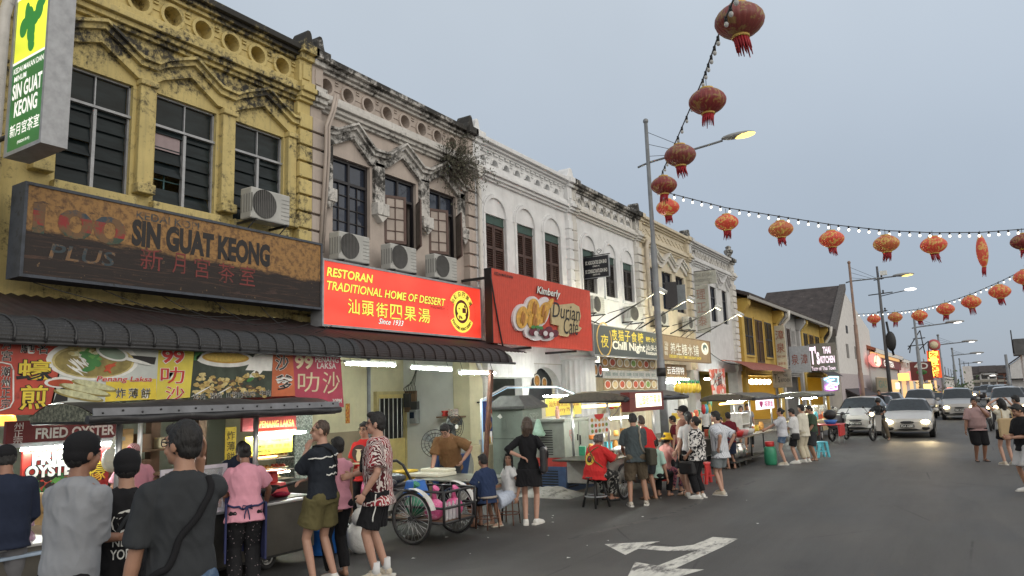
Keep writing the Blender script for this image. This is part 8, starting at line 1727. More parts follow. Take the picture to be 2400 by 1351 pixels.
part(lp, 'strap_band', MB().lathe([(.125, 2.5), (.14, 2.5), (.14, 2.75), (.125, 2.75)], (0, 0, 0), 10, caps=False), INK_BLACK)
lamp_post((-7.25, 58.5, 0), 'second lamp post with pinkish lower pole in front of the white gable', 11.1, 3.5, E_SOD, 9.75, M_GALVR, rise=.02, s=1.4)
for i, (px, top, dpt) in enumerate(((2141, 737, 88), (2198, 787, 126), (2231, 818, 175), (2248, 842, 235))):
 p = pt(px, top, dpt); s_ = p.z/10.6
 lamp_post((p.x, p.y, 0), ('third', 'fourth', 'fifth', 'sixth')[i]+' lamp post down the street, counted from the camera', p.z, (4.2, 4.6, 5.0, 5)[i], E_LEDW, p.z-1.6, rise=.3, s=(2.0, 2.4, 3, 3)[i])
p = pt(2362, 872, 120); lamp_post((p.x, p.y, 0), 'lamp post with a curved arm reaching left in front of the far roofs', p.z-.5, -2.4, E_LEDW, p.z-1, rise=.6, s=2.2)
up = thing('utility_pole', 'dark utility pole with cross arms, cameras and a transformer bundle', 'utility pole', (-9.2, 74, 0)); a = pt(2055, 625, 70); up.location = (a.x, a.y, 0); XF[up.name] = Matrix.Translation(up.location); H_ = a.z
part(up, 'pole', MB().path([(0, 0, 0), (0, 0, H_)], [.19, .1], 10), mat('pole_grey', (.09, .09, .095), .6))
for k, z in enumerate((H_-1.3, H_-2.7, H_-4.4)):
 part(up, 'cross_arm', MB().tube((-1.0 if k == 1 else -.4, 0, z), (1.1 if k == 1 else .5, 0, z+.1), .05), M_DKMETAL)
 part(up, 'insulator', MB().lathe([(.05, 0), (.11, .1), (.05, .2), (.1, .3), (.02, .4)], (.3, 0, z), 8), M_DKMETAL)
part(up, 'camera_box', MB().box(.2, .8, -.2, .2, H_-.9, H_-.5), INK_WHITE); part(up, 'cable_bundle', MB().ell((.5, 0, H_*.46), (.45, .3, .95), 10, 8).tube((.3, 0, H_*.6), (.6, 0, H_*.36), .1), INK_BLACK)
part(up, 'arm', MB().path([(0, 0, H_-2.9), (1.2, 0, H_-2.7), (2.3, 0, H_-2.55)], .04), M_DKMETAL); q_ = part(up, 'lamp_head', MB().ell((2.6, 0, H_-2.5), (.5, .2, .12), 10, 6), E_LEDW)
# ================================================================ VEHICLES
M_CARW = mat('car_paint_white', (.43, .41, .385), .3, var=.03, coat=.6); M_CARS = mat('car_paint_silver', (.36, .35, .34), .3, .3, var=.03, coat=.6); M_CARD = mat('car_paint_dark', (.03, .03, .035), .3, coat=.6); M_CARR = mat('car_paint_red', (.2, .02, .02), .3, coat=.6); M_CARG = mat('car_paint_grey', (.2, .2, .21), .3, coat=.6)
M_WIND = mat('windscreen', (.03, .035, .04), .08, var=.2, spec=.35); E_HEAD = glow('headlight_lit', (1, .82, .45), 12); M_HEADOFF = mat('headlight_off', (.5, .52, .55), .12, .3)
SEDAN = [(0, .34, .55, .6, .70), (.1, .24, .66, .72, .83), (.9, .2, .86, .93, .89), (1.3, .2, .93, 1.0, .89), (2.0, .2, .95, 1.42, .89), (2.9, .2, .97, 1.45, .89), (3.65, .2, .99, 1.28, .88), (4.1, .24, 1.0, 1.06, .86), (4.45, .3, .9, .98, .8), (4.52, .4, .8, .84, .7)]
HATCH = [(0, .34, .62, .68, .72), (.1, .24, .74, .82, .83), (.75, .2, .93, 1.02, .86), (1.05, .2, 1.0, 1.1, .86), (1.65, .2, 1.02, 1.52, .86), (2.7, .2, 1.04, 1.56, .86), (3.5, .22, 1.06, 1.45, .84), (3.85, .3, 1.02, 1.1, .8), (3.9, .4, .8, .84, .74)]
MPV = [(0, .36, .66, .72, .72), (.1, .26, .8, .88, .84), (.75, .22, .98, 1.08, .88), (1.1, .22, 1.05, 1.16, .88), (1.85, .22, 1.08, 1.68, .88), (3.2, .22, 1.1, 1.74, .88), (4.2, .24, 1.1, 1.64, .87), (4.5, .3, 1.08, 1.2, .84), (4.56, .4, .9, .95, .78)]
def car(lab, loc, heading, prof, paint, lit=True, plate='PKA 6289', grille=True, H=1.):
 t = thing('car', lab, 'car', loc, R(heading+90)); k = len(prof); yc = prof[-1][0]/2
 rows = []
 for i, (y, zl, zb_, zt, w) in enumerate(prof):
  cab = zt-zb_ > .15; wt = w*(.74 if cab else .86); y = y-.0
  rows.append([(0, y, zl), (w*.82, y, zl), (w*.97, y, zl+.12), (w, y, (zl+zb_)/2+.05), (w*.97, y, zb_), (wt*1.0, y, zb_+(zt-zb_)*.9), (wt*.86, y, zt), (0, y, zt+(.02 if not cab else .035))])
 bd, wi, sw_, rw = MB(), MB(), MB(), MB()
 ws = next(i for i in range(k) if prof[i][3]-prof[i][2] > .3)
 re = max(i for i in range(k) if prof[i][3]-prof[i][2] > .2)
 for sx_ in (1, -1):
  for i in range(k-1):
   for j in range(7):
    q = [rows[i][j], rows[i][j+1], rows[i+1][j+1], rows[i+1][j]]; q = [(x*sx_, y, z*H) for x, y, z in q]
    tg = bd
    if i == ws-1 and j >= 5: tg = wi
    elif i == re and j >= 5: tg = rw
    elif j == 4 and ws-1 <= i <= re: tg = sw_
    tg.add(q, [(0, 1, 2, 3)], 0, tg is bd)
  for r_ in (rows[0], rows[-1]): bd.add([(x*sx_, y, z*H) for x, y, z in r_], [list(range(8))])
 part(t, 'body', bd, paint); part(t, 'windscreen', wi, M_WIND); part(t, 'side_window', sw_, M_WIND); part(t, 'rear_window', rw, M_WIND)
 w = prof[1][4]; zh = (prof[1][1]+prof[1][2])/2*H+.12
 for sx_ in (1, -1):
  e = MB().ell((sx_*w*.76, .09, zh+.06), (w*.24, .13, .085), 12, 8); h = part(t, 'headlight', e, M_HEADOFF)
  if lit: part(h, 'lit_bulb', MB().ell((sx_*w*.74, -.03, zh+.05), (.15, .06, .08), 10, 8), E_HEAD)
  part(t, 'wing_mirror', MB().ell((sx_*(w*1.06+.1), prof[ws-1][0]+.3, prof[ws-1][2]*H+.08), (.11, .06, .075), 10, 6), paint)
  part(t, 'fog_recess', MB().ell((sx_*w*.72, .02, prof[1][1]*H+.14), (.15, .05, .07), 10, 6), INK_BLACK)
  for y in (prof[2][0]-.05, prof[-1][0]-.8):
   tt = part(t, 'wheel', MB().lathe([(.2, -.1), (.3, -.1), (.32, -.06), (.32, .06), (.3, .1), (.2, .1)], (sx_*(prof[2][4]-.1), y, .32), 22, ax='x'), M_RUBBER); part(tt, 'rim', MB().lathe([(.01, .0), (.2, .0), (.22, .02)], (sx_*(prof[2][4]+.005), y, .32), 14, ax='x', caps=False), M_CHROME)
   part(t, 'wheel_arch', MB().lathe([(.02, 0), (.38, 0), (.38, .01)], (sx_*(prof[2][4]-.03)-.005, y, .34), 20, ax='x'), INK_BLACK)
 part(t, 'grille', MB().ell((0, .06, zh+.02), (w*.42, .09, .07), 14, 6), INK_BLACK); part(t, 'air_intake', MB().ell((0, .05, prof[1][1]*H+.1), (w*.62, .07, .06), 14, 6), INK_BLACK)
 np_ = part(t, 'number_plate', MB().box(-.24, .24, -.075, -.06, zh-.16, zh-.05), INK_BLACK)
 mb = MB(); lettering(mb, plate, (0, -.0755, zh-.105), (1, 0, 0), Uz, .4, .07, off=.02, lift=.003); part(np_, 'lettering', mb, INK_WHITE)
 return t
def gp(px, py): x, y = gnd(px, py); return (x, y, 0)
x, y, _ = gp(2130, 1028); car('white sedan driving towards the camera with both headlights lit', (x, y, 0), 272, SEDAN, M_CARW, True, 'PLA 6280')
for sx_ in (-.65, .65):
 ld = bpy.data.lights.new('headlamp', 'SPOT'); ld.energy = 130; ld.color = (1, .75, .4); ld.spot_size = R(60); ld.spot_blend = .8; ld.shadow_soft_size = .08; lo = bpy.data.objects.new('headlamp', ld); COL.objects.link(lo); lo.location = (x+sx_, y-.25, .72); lo.rotation_euler = Vector((0, 1, .1)).to_track_quat('Z', 'Y').to_euler()
x, y, _ = gp(2000, 1032); car('white hatchback parked behind the scooter rider with its lights off', (x-.2, y+2.5, 0), 268, HATCH, M_CARW, False, 'PJW 3316')
x, y, _ = gp(2252, 985); car('silver people carrier with one lit headlight further down the road', (x, y, 0), 272, MPV, M_CARS, True, 'PMC 7142')
x, y, _ = gp(2068, 995); car('dark red car behind the scooter rider', (x-.5, y+1.5, 0), 270, SEDAN, M_CARR, False, 'PHR 215')
x, y, _ = gp(2105, 985); car('dark hatchback half hidden behind the white sedan', (x-1.0, y+5, 0), 270, HATCH, M_CARD, False, 'PGV 8804')
x, y, _ = gp(2160, 985); car('beige people carrier with rounded roof directly behind the white sedan', (x-.2, y+2, 0), 270, MPV, mat('car_paint_beige', (.45, .38, .32), .3, coat=.5), False, 'PKL 990')
x, y, _ = gp(2216, 978); car('grey saloon left of the silver people carrier', (x-.5, y+4, 0), 270, SEDAN, M_CARG, True, 'PFA 131')
x, y, _ = gp(2372, 985); car('white people carrier behind the people at the right edge', (x, y, 0), 270, MPV, M_CARW, True, 'PNB 4471')
x, y, _ = gp(2345, 955); car('black car far back beside the junction', (x, y+4, 0), 270, MPV, M_CARD, False, 'PDD 72')
x, y, _ = gp(2392, 958); car('grey hatchback far back at the right edge', (x, y+4, 0), 270, HATCH, M_CARG, False, 'PEE 305')
for i in range(5):
 x, y, _ = gp(2300+17*i, 938); car(('first', 'second', 'third', 'fourth', 'fifth')[i]+' far parked car from the left below the dark roofs', (x, y, 0), 270, (HATCH, MPV, SEDAN, MPV, HATCH)[i], (M_CARG, M_CARD, M_CARS, M_CARW, M_CARD)[i], i == 0, 'PA '+str(31+i))
def bike(lab, loc, heading, body, lit=False, box=False):
 t = thing('motorcycle', lab, 'motorcycle', loc, R(heading+90))
 for y in (.28, 1.5):
  w = part(t, 'wheel', MB().lathe([(.23, -.035), (.27, -.04), (.29, 0), (.27, .04), (.23, .035)], (0, y, .29), 24, ax='x', caps=False), M_RUBBER); s = MB()
  for k in range(12): a = k*.524; s.tube((.02*(-1)**k, y, .29), (0, y+.24*math.cos(a), .29+.24*math.sin(a)), .006, n=4)
  part(w, 'spokes', s, M_CHROME)
 for sx_ in (1, -1): part(t, 'fork', MB().tube((sx_*.07, .28, .29), (sx_*.06, .5, .95), .022), M_CHROME)
 part(t, 'front_mudguard', MB().grid(lambda u, v: (-.06+.12*v, .28-.33*math.cos(R(40+100*u)), .29+.33*math.sin(R(40+100*u))), 10, 2), body)
 part(t, 'leg_shield', MB().grid(lambda u, v: ((v-.5)*(.5-.22*u), .5+.12*u+.25*abs(v-.5), .95-.6*u), 8, 8), body); part(t, 'frame', MB().path([(0, .55, .85), (0, .7, .45), (0, 1.1, .42), (0, 1.5, .3)], .05).box(-.1, .1, .8, 1.15, .25, .5), M_DKMETAL)
 part(t, 'seat', MB().ell((0, 1.2, .76), (.14, .42, .07), 12, 8), K_LEATHER); part(t, 'tail', MB().ell((0, 1.35, .6), (.13, .4, .14), 12, 8), body)
 part(t, 'handlebar', MB().path([(-.34, .62, 1.02), (-.12, .5, 1.0), (.12, .5, 1.0), (.34, .62, 1.02)], .018), M_DKMETAL)
 h = part(t, 'headlight', MB().ell((0, .42, .98), (.1, .07, .09), 12, 8), body); part(h, 'lens', MB().ell((0, .37, .98), (.08, .03, .07), 10, 6), E_HEAD if lit else M_HEADOFF)
 for sx_ in (1, -1): part(t, 'mirror', MB().tube((sx_*.2, .55, 1.02), (sx_*.32, .5, 1.22), .008).ell((sx_*.33, .49, 1.24), (.06, .015, .045), 10, 6), M_DKMETAL)
 if box: part(t, 'top_box', MB().ell((0, 1.55, 1.0), (.24, .22, .19), 14, 10), INK_BLACK)
 return t
x, y, _ = gp(2040, 1036); bike('underbone motorcycle with white leg shield carrying a helmeted rider', (x, y, 0), 255, M_CARW, True)
hd_ = R(255+90); px_, py_ = x-1.15*math.sin(hd_), y+1.15*math.cos(hd_)
person('helmeted rider in dark shirt sitting on the white motorcycle', (px_, py_), 255, 1.62, dict(pz=.85, foot_r=(.22, .35, .25), foot_l=(-.3, .15, .0), knee_r=(.4, 1, .3), knee_l=(-.4, 1, .2), hand_r=(.3, .5, 1.08), hand_l=(-.3, .5, 1.08), lean=8), 2, 'short', hat='helmet', hatm=INK_BLACK, top=dict(mat=K_CHAR, hem=-.08, slv=.95), bot=dict(kind='pants', mat=K_KHAKI, len=.95), shoes=('sandal', INK_BLACK))
x, y, _ = gp(1985, 1030); bike('black motorcycle with a round top box parked beside the red table', (x+.1, y, 0), 75, M_CARD, False, True)
x, y, _ = gp(2322, 1012); bike('dark motorcycle with lit headlight behind the man in the rose polo', (x, y, 0), 265, M_CARD, True)
# ================================================================ FAR END OF THE STREET
def Pq(X, *pts): return [fX(x, y, X) for x, y in pts]
M_REDT = mat('orange_roof_tile', (.3, .1, .055), .8, var=.35, scale=3, bump=.5, bscale=8); M_DTILE = mat('dark_roof_tile', (.05, .04, .038), .85, var=.5, scale=1.5, dirt=((.15, .13, .12), .35, 2), bump=.8, bscale=6)
M_YEL2 = mat('bright_yellow_wall', (.5, .345, .085), .8, var=.12, scale=1); M_FARW = wallmat('far_white_wall', (.66, .64, .62), amt=.22, zr=((0, .1), (4, .05), (9, .12)), streak=.5); M_PURP = mat('mauve_wall', (.36, .29, .34), .8, var=.12, scale=.7); M_GREYW = wallmat('far_grey_wall', (.42, .41, .4), amt=.26, zr=((0, .1), (9, .1)), streak=.5)
M_WGLOW = glow('warm_interior', (1, .6, .25), .75); M_YGLOW = glow('yellow_interior', (1, .72, .1), 1.1)
def win(par, X, y0, y1, z0, z1, m=M_BLACKW, shut=True, fr=None):
 w = part(par, 'window', MB().box(X, X+.06, y0-.08, y0, z0, z1).box(X, X+.06, y1, y1+.08, z0, z1).box(X, X+.06, y0-.08, y1+.08, z1, z1+.1).box(X, X+.1, y0-.1, y1+.1, z0-.1, z0), fr or INK_WHITE, True)
 g = MB()
 if shut: shutter(g, y0, y1, z0, z1, X+.005)
 else: g.box(X+.005, X+.02, y0, y1, z0, z1)
 part(w, 'shutter' if shut else 'pane', g, m, True)
YE = [(40.6, 49.8, M_YEL2, 'yellow shophouse with dark louvred shutters under a tiled eave'), (49.85, 56.9, M_GREYW, 'grey weathered shophouse squeezed between the two yellow ones'), (56.95, 66.5, M_YEL2, 'far yellow shophouse with black shutters and a lit restaurant sign')]
for i, (a, b, m, lab) in enumerate(YE):
 t = thing('shophouse', lab, 'shophouse', (FX, a, 0)); part(t, 'wall', MB().box(FX-.3, FX, a, b, 2.9, 7.3).box(-20, -19.7, a, b, 0, 7).box(-19.7, FX-.3, a, a+.2, 0, 7.4).box(-19.7, FX-.3, b-.2, b, 0, 7.4).box(-14, -13.8, a, b, 0, 3), m, True)
 part(t, 'roof', MB().prism([(-20, 7.2), (-15.5, 9.0), (-10.2, 7.15), (-10.2, 7.35), (-15.5, 9.25), (-20, 7.4)], a, b, 'y'), M_DTILE, True); part(t, 'eave_board', MB().box(-10.3, -10.18, a, b, 7.02, 7.2), mat('eave_grey', (.3, .29, .27), .7), True)
 for y in (a+.3, b-.6): part(t, 'pier', MB().box(FX, FX+.22, y, y+.5, 0, 6.3).prism([(FX, 6.2), (FX+.22, 6.2), (-10.35, 6.75), (-10.35, 7.1), (FX, 7.1)], y, y+.5, 'y'), m, True, bevel=.02)
 n = 3; w_ = (b-a-2.2)/n
 for k in range(n): win(t, FX, a+1.1+w_*k+.25, a+1.1+w_*(k+1)-.25, 4.0 if k != 1 else 3.6, 6.2, (M_BLACKW, M_GREYW, M_BLACKW)[i] if k != 1 else M_BROWN, fr=m)
 part(t, 'string_course', MB().box(FX, FX+.15, a, b, 3.1, 3.35), m, True)
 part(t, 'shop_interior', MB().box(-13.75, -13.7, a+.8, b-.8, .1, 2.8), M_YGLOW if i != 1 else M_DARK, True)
 part(t, 'arcade_ceiling', MB().box(-13.8, FX, a, b, 2.85, 2.95), m, True)
 for k in range(6 if i == 0 else 0): part(t, 'globe_lamp', MB().ell((-11.2, a+2+1.0*k, 2.5), .16, 8, 6), M_TUBEW, True)
solo('drain_pipe', 'white bent gutter pipe between yellow and grey shophouses', 'drain pipe', MB().path([(-10.1, 49.9, 7.1), (-10.15, 50, 6.6), (-10.8, 50.1, 6.0), (-10.85, 50.1, 3)], .11, 8), M_PIPE, (-10.5, 50, 3)); solo('drain_pipe', 'white gutter pipe at the far end of the yellow shophouses', 'drain pipe', MB().path([(-10.1, 66.2, 7.1), (-10.2, 66.3, 6.4), (-10.8, 66.4, 5.6), (-10.85, 66.4, 3)], .13, 8), M_PIPE, (-10.5, 66, 3))
solo('canvas_awning', 'rust red curved awning in front of the first yellow shophouse', 'awning', MB().grid(lambda u, v: (-10.9+1.6*v, 36.5+9*u, 3.55-.55*v*v+.02*math.sin(u*90)), 90, 6), mat('rust_awning', (.26, .075, .045), .6, var=.2), (-10.9, 36.5, 3)); solo('canvas_awning', 'dark maroon awning under the lit restaurant sign', 'awning', MB().grid(lambda u, v: (-10.9+1.5*v, 58.5+7*u, 3.5-.6*v*v), 40, 6), M_MAROON, (-10.9, 58.5, 3))
q = thing('hanging_sign', 'tall cream vertical sign with red Chinese characters on the grey shophouse', 'sign', (-9.9, 48, 2.3)); part(q, 'panel', MB().box(-10.65, -10.05, 47.9, 48.1, 2.3, 6.0), mat('cream_sign', (.5, .46, .36), .6), True); words(q, 'lettering', [('漳', (-10.35, 47.89, 5.4), Ux, Uz, .48, .6, {}), ('泉', (-10.35, 47.89, 4.6), Ux, Uz, .48, .6, {}), ('CHANG CHUAN', (-10.35, 47.89, 4.05), Ux, Uz, .5, .14, {})]+[('漳泉茶', (-10.35, 47.89, 3.6-.35*k), Ux, Uz, .46, .18, {}) for k in range(4)], [mat('rust_letter', (.3, .07, .04), .6)])
q = thing('hanging_sign', 'pale square sign with two red characters beside the cream vertical sign', 'sign', (-9.6, 53, 3.2)); part(q, 'panel', MB().box(-10.9, -9.6, 52.9, 53.1, 3.1, 4.9), mat('pale_sign', (.42, .44, .47), .6), True); words(q, 'lettering', [('泉', (-10.55, 52.89, 4.0), Ux, Uz, .45, .7, {}), ('漳', (-9.95, 52.89, 4.0), Ux, Uz, .45, .7, {})], [MATS['rust_letter']])
q = thing('shop_sign', 'grey tag shaped signboard of a Thai restaurant above its glowing entrance', 'sign', (-10.3, 44, 2.8)); part(q, 'panel', MB().box(-10.1, -9.05, 43.95, 44.05, 2.1, 3.15), mat('tag_grey', (.27, .25, .22), .7), True, bevel=.03); words(q, 'lettering', [("T's", (-9.85, 43.94, 2.65), Ux, Uz, .3, .5, {}), ('THAI\nKITCHEN', (-9.38, 43.94, 2.65), Ux, Uz, .5, .45, {})], [INK_BLACK])
q = thing('shop_sign', 'lit square restaurant sign with pink white lettering on the far yellow shophouse', 'sign', (-10.4, 61, 3.6)); part(q, 'panel', MB().box(-10.95, -8.95, 59.95, 60.05, 3.2, 5.4), mat('tag_grey', (.27, .25, .22), .7), True); words(q, 'lettering', [("T's", (-10.5, 59.94, 4.5), Ux, Uz, .65, 1.3, dict(off=.03)), ('THAI\nKITCHEN', (-9.6, 59.94, 4.5), Ux, Uz, 1.0, 1.2, dict(off=.03)), ('Taste of Thai Town', (-9.95, 59.94, 3.5), Ux, Uz, 1.7, .3, {})], [glow('pink_white_letter', (1, .8, .92), 1.2)])
q = thing('neon_sign', 'cyan and purple neon sign on the corner beside the yellow shophouses', 'sign', (-9.3, 66, 2.5)); g = MB(); X = -9.2
def nl(pts, m): part(q, 'neon_tube', MB().path([(X, *fX(a_, b_, X)) for a_, b_ in pts], .05, 5), m, True)
part(q, 'backboard', MB().prism(Pq(X-.1, (1930, 885), (1966, 882), (1967, 916), (1931, 920)), X-.14, X-.1), mat('neon_back', (.3, .22, .3), .5), True); nl([(1933, 890), (1945, 884), (1964, 884), (1965, 900), (1950, 898), (1940, 893), (1955, 890)], glow('neon_cyan', (.4, .95, 1), 3.5)); nl([(1936, 908), (1945, 901), (1953, 905), (1962, 902), (1962, 912), (1948, 914), (1937, 912), (1945, 908), (1956, 909)], glow('neon_purple', (.9, .35, 1), 3.5))
# gable house
Xg = -10.0; y0 = fX(1958, 770, Xg)[0]; y1 = fX(2037, 775, Xg)[0]; yc = fX(1976, 681, Xg)[0]; zt = fX(1976, 681, Xg)[1]; ze = 7.0
t = thing('gable_house', 'tall white gabled house with stained wall and dark tiled roof', 'house', (Xg, y0, 0)); part(t, 'wall', MB().prism([(y0, 0), (y1, 0), (y1, ze+1.3), (yc, zt), (y0, ze)], -16.6, Xg, 'x'), M_FARW, True)
part(t, 'roof', MB().prism([(y0-1.6, ze-.7), (yc, zt+.1), (y1+.6, ze+1.0), (y1+.6, ze+1.35), (yc, zt+.5), (y0-1.6, ze-.3)], -17, Xg-.3, 'x'), M_DTILE, True); part(t, 'barge_board', MB().prism([(y0-1.6, ze-.75), (yc, zt+.05), (yc, zt+.6), (y0-1.6, ze-.1)], Xg-.3, Xg+.25, 'x'), mat('barge_dark', (.1, .09, .085), .8, var=.4), True)
part(t, 'side_boarding', MB().box(FX-.2, Xg-.05, y0-.12, y0-.002, 5.2, 6.6), mat('grey_boarding', (.2, .2, .19), .8, var=.5, scale=4), True); part(t, 'vent', MB().box(Xg, Xg+.04, yc-.8, yc+.2, 7.0, 7.7), INK_BLACK, True)
for a_, b_, c_, d_ in ((1982, 806, 1990, 840), (2002, 812, 2007, 842)): e = fX(a_, b_, Xg); f_ = fX(c_, d_, Xg); part(t, 'window', MB().box(Xg, Xg+.05, e[0], f_[0], f_[1], e[1]), mat('old_shutter', (.2, .19, .18), .7), True)
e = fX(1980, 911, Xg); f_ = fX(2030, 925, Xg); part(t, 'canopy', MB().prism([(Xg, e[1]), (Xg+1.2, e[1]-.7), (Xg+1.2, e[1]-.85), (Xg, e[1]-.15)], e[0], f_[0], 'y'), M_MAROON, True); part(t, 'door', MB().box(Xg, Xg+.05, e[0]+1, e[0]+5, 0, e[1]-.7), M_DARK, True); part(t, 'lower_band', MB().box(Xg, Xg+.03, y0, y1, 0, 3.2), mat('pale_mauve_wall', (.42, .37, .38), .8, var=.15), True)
# restaurant with an orange roof and the lit row after it
def far_block(lab, X, p0, p1, top, m, roofm, dp=14, ze_=None):
 a = fX(p0, top, X)[0]; b = fX(p1, top, X)[0]; z = ze_ or fX(p0, top, X)[1]
 t = thing('shophouse', lab, 'shophouse', (X, a, 0)); part(t, 'wall', MB().box(X-dp, X, a, b-.1, 0, z), m, True); part(t, 'roof', MB().prism([(X-dp, z), (X-dp/2, z+3.2), (X+.7, z-.1), (X+.7, z+.25), (X-dp/2, z+3.6), (X-dp, z+.3)], a, b-.1, 'y'), roofm, True)
 part(t, 'fascia', MB().box(X+.6, X+.75, a, b-.1, z-.25, z+.2), INK_WHITE, True); return t, a, b, z
XF2 = -9.8
t, a, b, z = far_block('pale restaurant building with an orange tiled roof and round lit emblem', XF2, 2036, 2102, 822, mat('pale_grey_wall', (.48, .47, .46), .8, var=.08), M_REDT)
part(t, 'shop_interior', MB().box(XF2, XF2+.05, a+5, a+13, .1, 3.0), M_WGLOW, True); part(t, 'shop_interior', MB().box(XF2, XF2+.05, b-16, b-4, .1, 2.8), M_WGLOW, True); part(t, 'sign_band', MB().box(XF2, XF2+.3, a+1, b, 4.2, 5.3), mat('band_maroon', (.2, .03, .03), .5), True); part(t, 'cornice_glow', MB().box(XF2, XF2+.2, a+1, b, 5.45, 5.75), M_WGLOW, True)
words(t, 'lettering', [('GEUTEA', (XF2+.3, (a+b)/2, 4.75), Uy, Uz, 12, .7, dict(off=.03, lift=.02))], [glow('lit_white', (.95, .93, .85), .8)])
def roundel(lab, px, py, w, h, X=XF2+.4, n=8):
 y, zz = fX(px, py, X); yr = abs(fX(px+w, py, X)[0]-y); zr = abs(fX(px, py-h, X)[1]-zz); q = thing('round_emblem_sign', lab, 'sign', (X, y, zz))
 g = MB(); g.prism([(y+yr*math.cos(R(22+360*i/n)), zz+zr*math.sin(R(22+360*i/n))) for i in range(n)], X-.2, X); part(q, 'disc', g, glow('emblem_pink', (.9, .3, .26), .85), True)
 g = MB(); disc(g, X, y+yr*.15, zz-zr*.05, yr*.55, zr*.78, .02, 0, 18); part(q, 'figure_shape', g, glow('emblem_cream', (1, .85, .55), 1.1), True); g = MB(); disc(g, X, y-yr*.05, zz+zr*.35, yr*.3, zr*.12, .05, 0, 10, rot=.5); disc(g, X, y-yr*.2, zz-zr*.4, yr*.12, zr*.14, .05, 0, 10); part(q, 'dark_mark', g, INK_BLACK, True)
roundel('pink octagonal lit emblem on the pale restaurant', 2054, 845, 13, 16); roundel('smaller pink lit emblem further along the restaurant front', 2140, 882, 12, 12, XF2+1.2)
q = thing('shop_sign', 'olive panel reading GAS over the glowing doorway', 'sign', (XF2+1, a, 3)); e = fX(2054, 885, XF2+.9); f_ = fX(2084, 921, XF2+.9); part(q, 'panel', MB().box(XF2+.8, XF2+.9, e[0], f_[0], f_[1], e[1]), mat('gas_olive', (.22, .19, .13), .6), True); words(q, 'lettering', [('GAS', (XF2+.9, (e[0]+f_[0])/2, (e[1]+f_[1])/2+.15), Uy, Uz, (f_[0]-e[0])*.72, .75, dict(off=.02))], [mat('gas_green', (.03, .12, .09), .5)])
t2, a2, b2, z2 = far_block('white shophouse with bracketed eaves and a dark banner', XF2, 2102, 2150, 845, M_FARW, M_DTILE); e = fX(2110, 840, XF2); f_ = fX(2131, 862, XF2); part(t2, 'dark_banner', MB().box(XF2, XF2+.1, e[0], f_[0], f_[1], e[1]), INK_BLACK, True); [part(t2, 'shop_interior', MB().box(XF2, XF2+.05, a2+4+14*k, a2+11+14*k, .1, 3.0), M_WGLOW, True) for k in range(4)]
for k in range(5): part(t2, 'eave_bracket', MB().box(XF2, XF2+1.0, a2+2+(b2-a2-4)*k/4, a2+2.8+(b2-a2-4)*k/4, z2-1.0, z2-.2), INK_WHITE, True)
t3, a3, b3, z3 = far_block('mauve shophouse row with hanging lottery board', XF2, 2150, 2205, 865, M_PURP, M_DTILE)
for k in range(6): win(t3, XF2, a3+4+(b3-a3-8)*k/6, a3+8+(b3-a3-8)*k/6, 5.0, 7.6, M_GREYW)
[part(t3, 'shop_interior', MB().box(XF2, XF2+.05, a3+4+26*k, a3+14+26*k, .1, 3.0), M_WGLOW, True) for k in range(3)]
t4, a4, b4, z4 = far_block('grey white row houses at the far end of the left side', XF2, 2205, 2240, 885, M_FARW, M_DTILE)
for k in range(5): win(t4, XF2, a4+6+(b4-a4-12)*k/5, a4+12+(b4-a4-12)*k/5, 4.5, 8, M_BLACKW)
q = thing('hanging_sign', 'tall red and gold glowing vertical sign under a round pink sign', 'sign', (-6.8, 118, 8)); d_ = 100
def vq(px, py): return pt(px, py, d_)
o = vq(2190, 857); part(q, 'panel', MB().box(o.x-.75, o.x+.75, o.y-.1, o.y+.1, vq(2190, 886).z, vq(2190, 822).z), glow('sign_red_glow', (.9, .1, .02), 1.0), True); words(q, 'lettering', [(c_, (o.x, o.y-.11, vq(2190, 830+15*k).z), Ux, Uz, 1.1, .85, dict(off=.03)) for k, c_ in enumerate('肉骨茶楼')], [glow('sign_gold_hot', (1, .75, .1), 2.2)])
ro = vq(2189, 809); part(q, 'round_top', MB().lathe([(.01, -.1), (.78, -.1), (.78, .1), (.01, .1)], (ro.x, ro.y, ro.z), 24, ax='y'), mat('sign_rose', (.5, .12, .12), .5), True); part(q, 'round_face', MB().lathe([(.01, -.12), (.5, -.12), (.5, -.1)], (ro.x, ro.y, ro.z), 20, ax='y'), INK_CREAM, True)
q = thing('hanging_sign', 'dark red vertical board reading 4D', 'sign', (-6.5, 105, 5)); o = pt(2160, 870, 92); part(q, 'panel', MB().box(o.x-1.25, o.x+1.2, o.y-.1, o.y+.1, pt(2160, 892, 92).z, pt(2160, 848, 92).z), mat('board_maroon', (.15, .03, .03), .5), True); words(q, 'lettering', [('4D', (o.x, o.y-.11, pt(2160, 858, 92).z), Ux, Uz, 1.5, .75, dict(off=.02))], [INK_WHITE]); g = MB(); g.ell((o.x, o.y-.1, pt(2160, 873, 92).z), (.6, .03, .3), 12, 8); part(q, 'green_motif', g, INK_GREEN, True)
for i, (px, py, w_, h_, c_) in enumerate(((2118, 884, 12, 9, (1, .6, .15)), (2175, 910, 9, 10, (1, .75, .25)), (2228, 925, 7, 16, (1, .3, .2)), (2104, 905, 5, 8, (1, .8, .5)), (2180, 930, 8, 14, (.5, .42, .05)))):
 o = pt(px, py, 85); s_ = 85/1708; solo('lit_shop_sign', ('orange lit fascia sign near the GAS panel', 'round yellow lit sign under the red board', 'tall red and pink lit sign by the far hedge', 'cream lit box sign beside the GAS panel', 'olive yellow shop poster under the mauve row')[i], 'sign', MB().box(o.x-w_*s_, o.x+w_*s_, o.y-.1, o.y+.1, o.z-h_*s_, o.z+h_*s_), glow('far_sign_%s' % 'abcde'[i], c_, 1.5 if i < 4 else .3), tuple(o), bevel=.15)
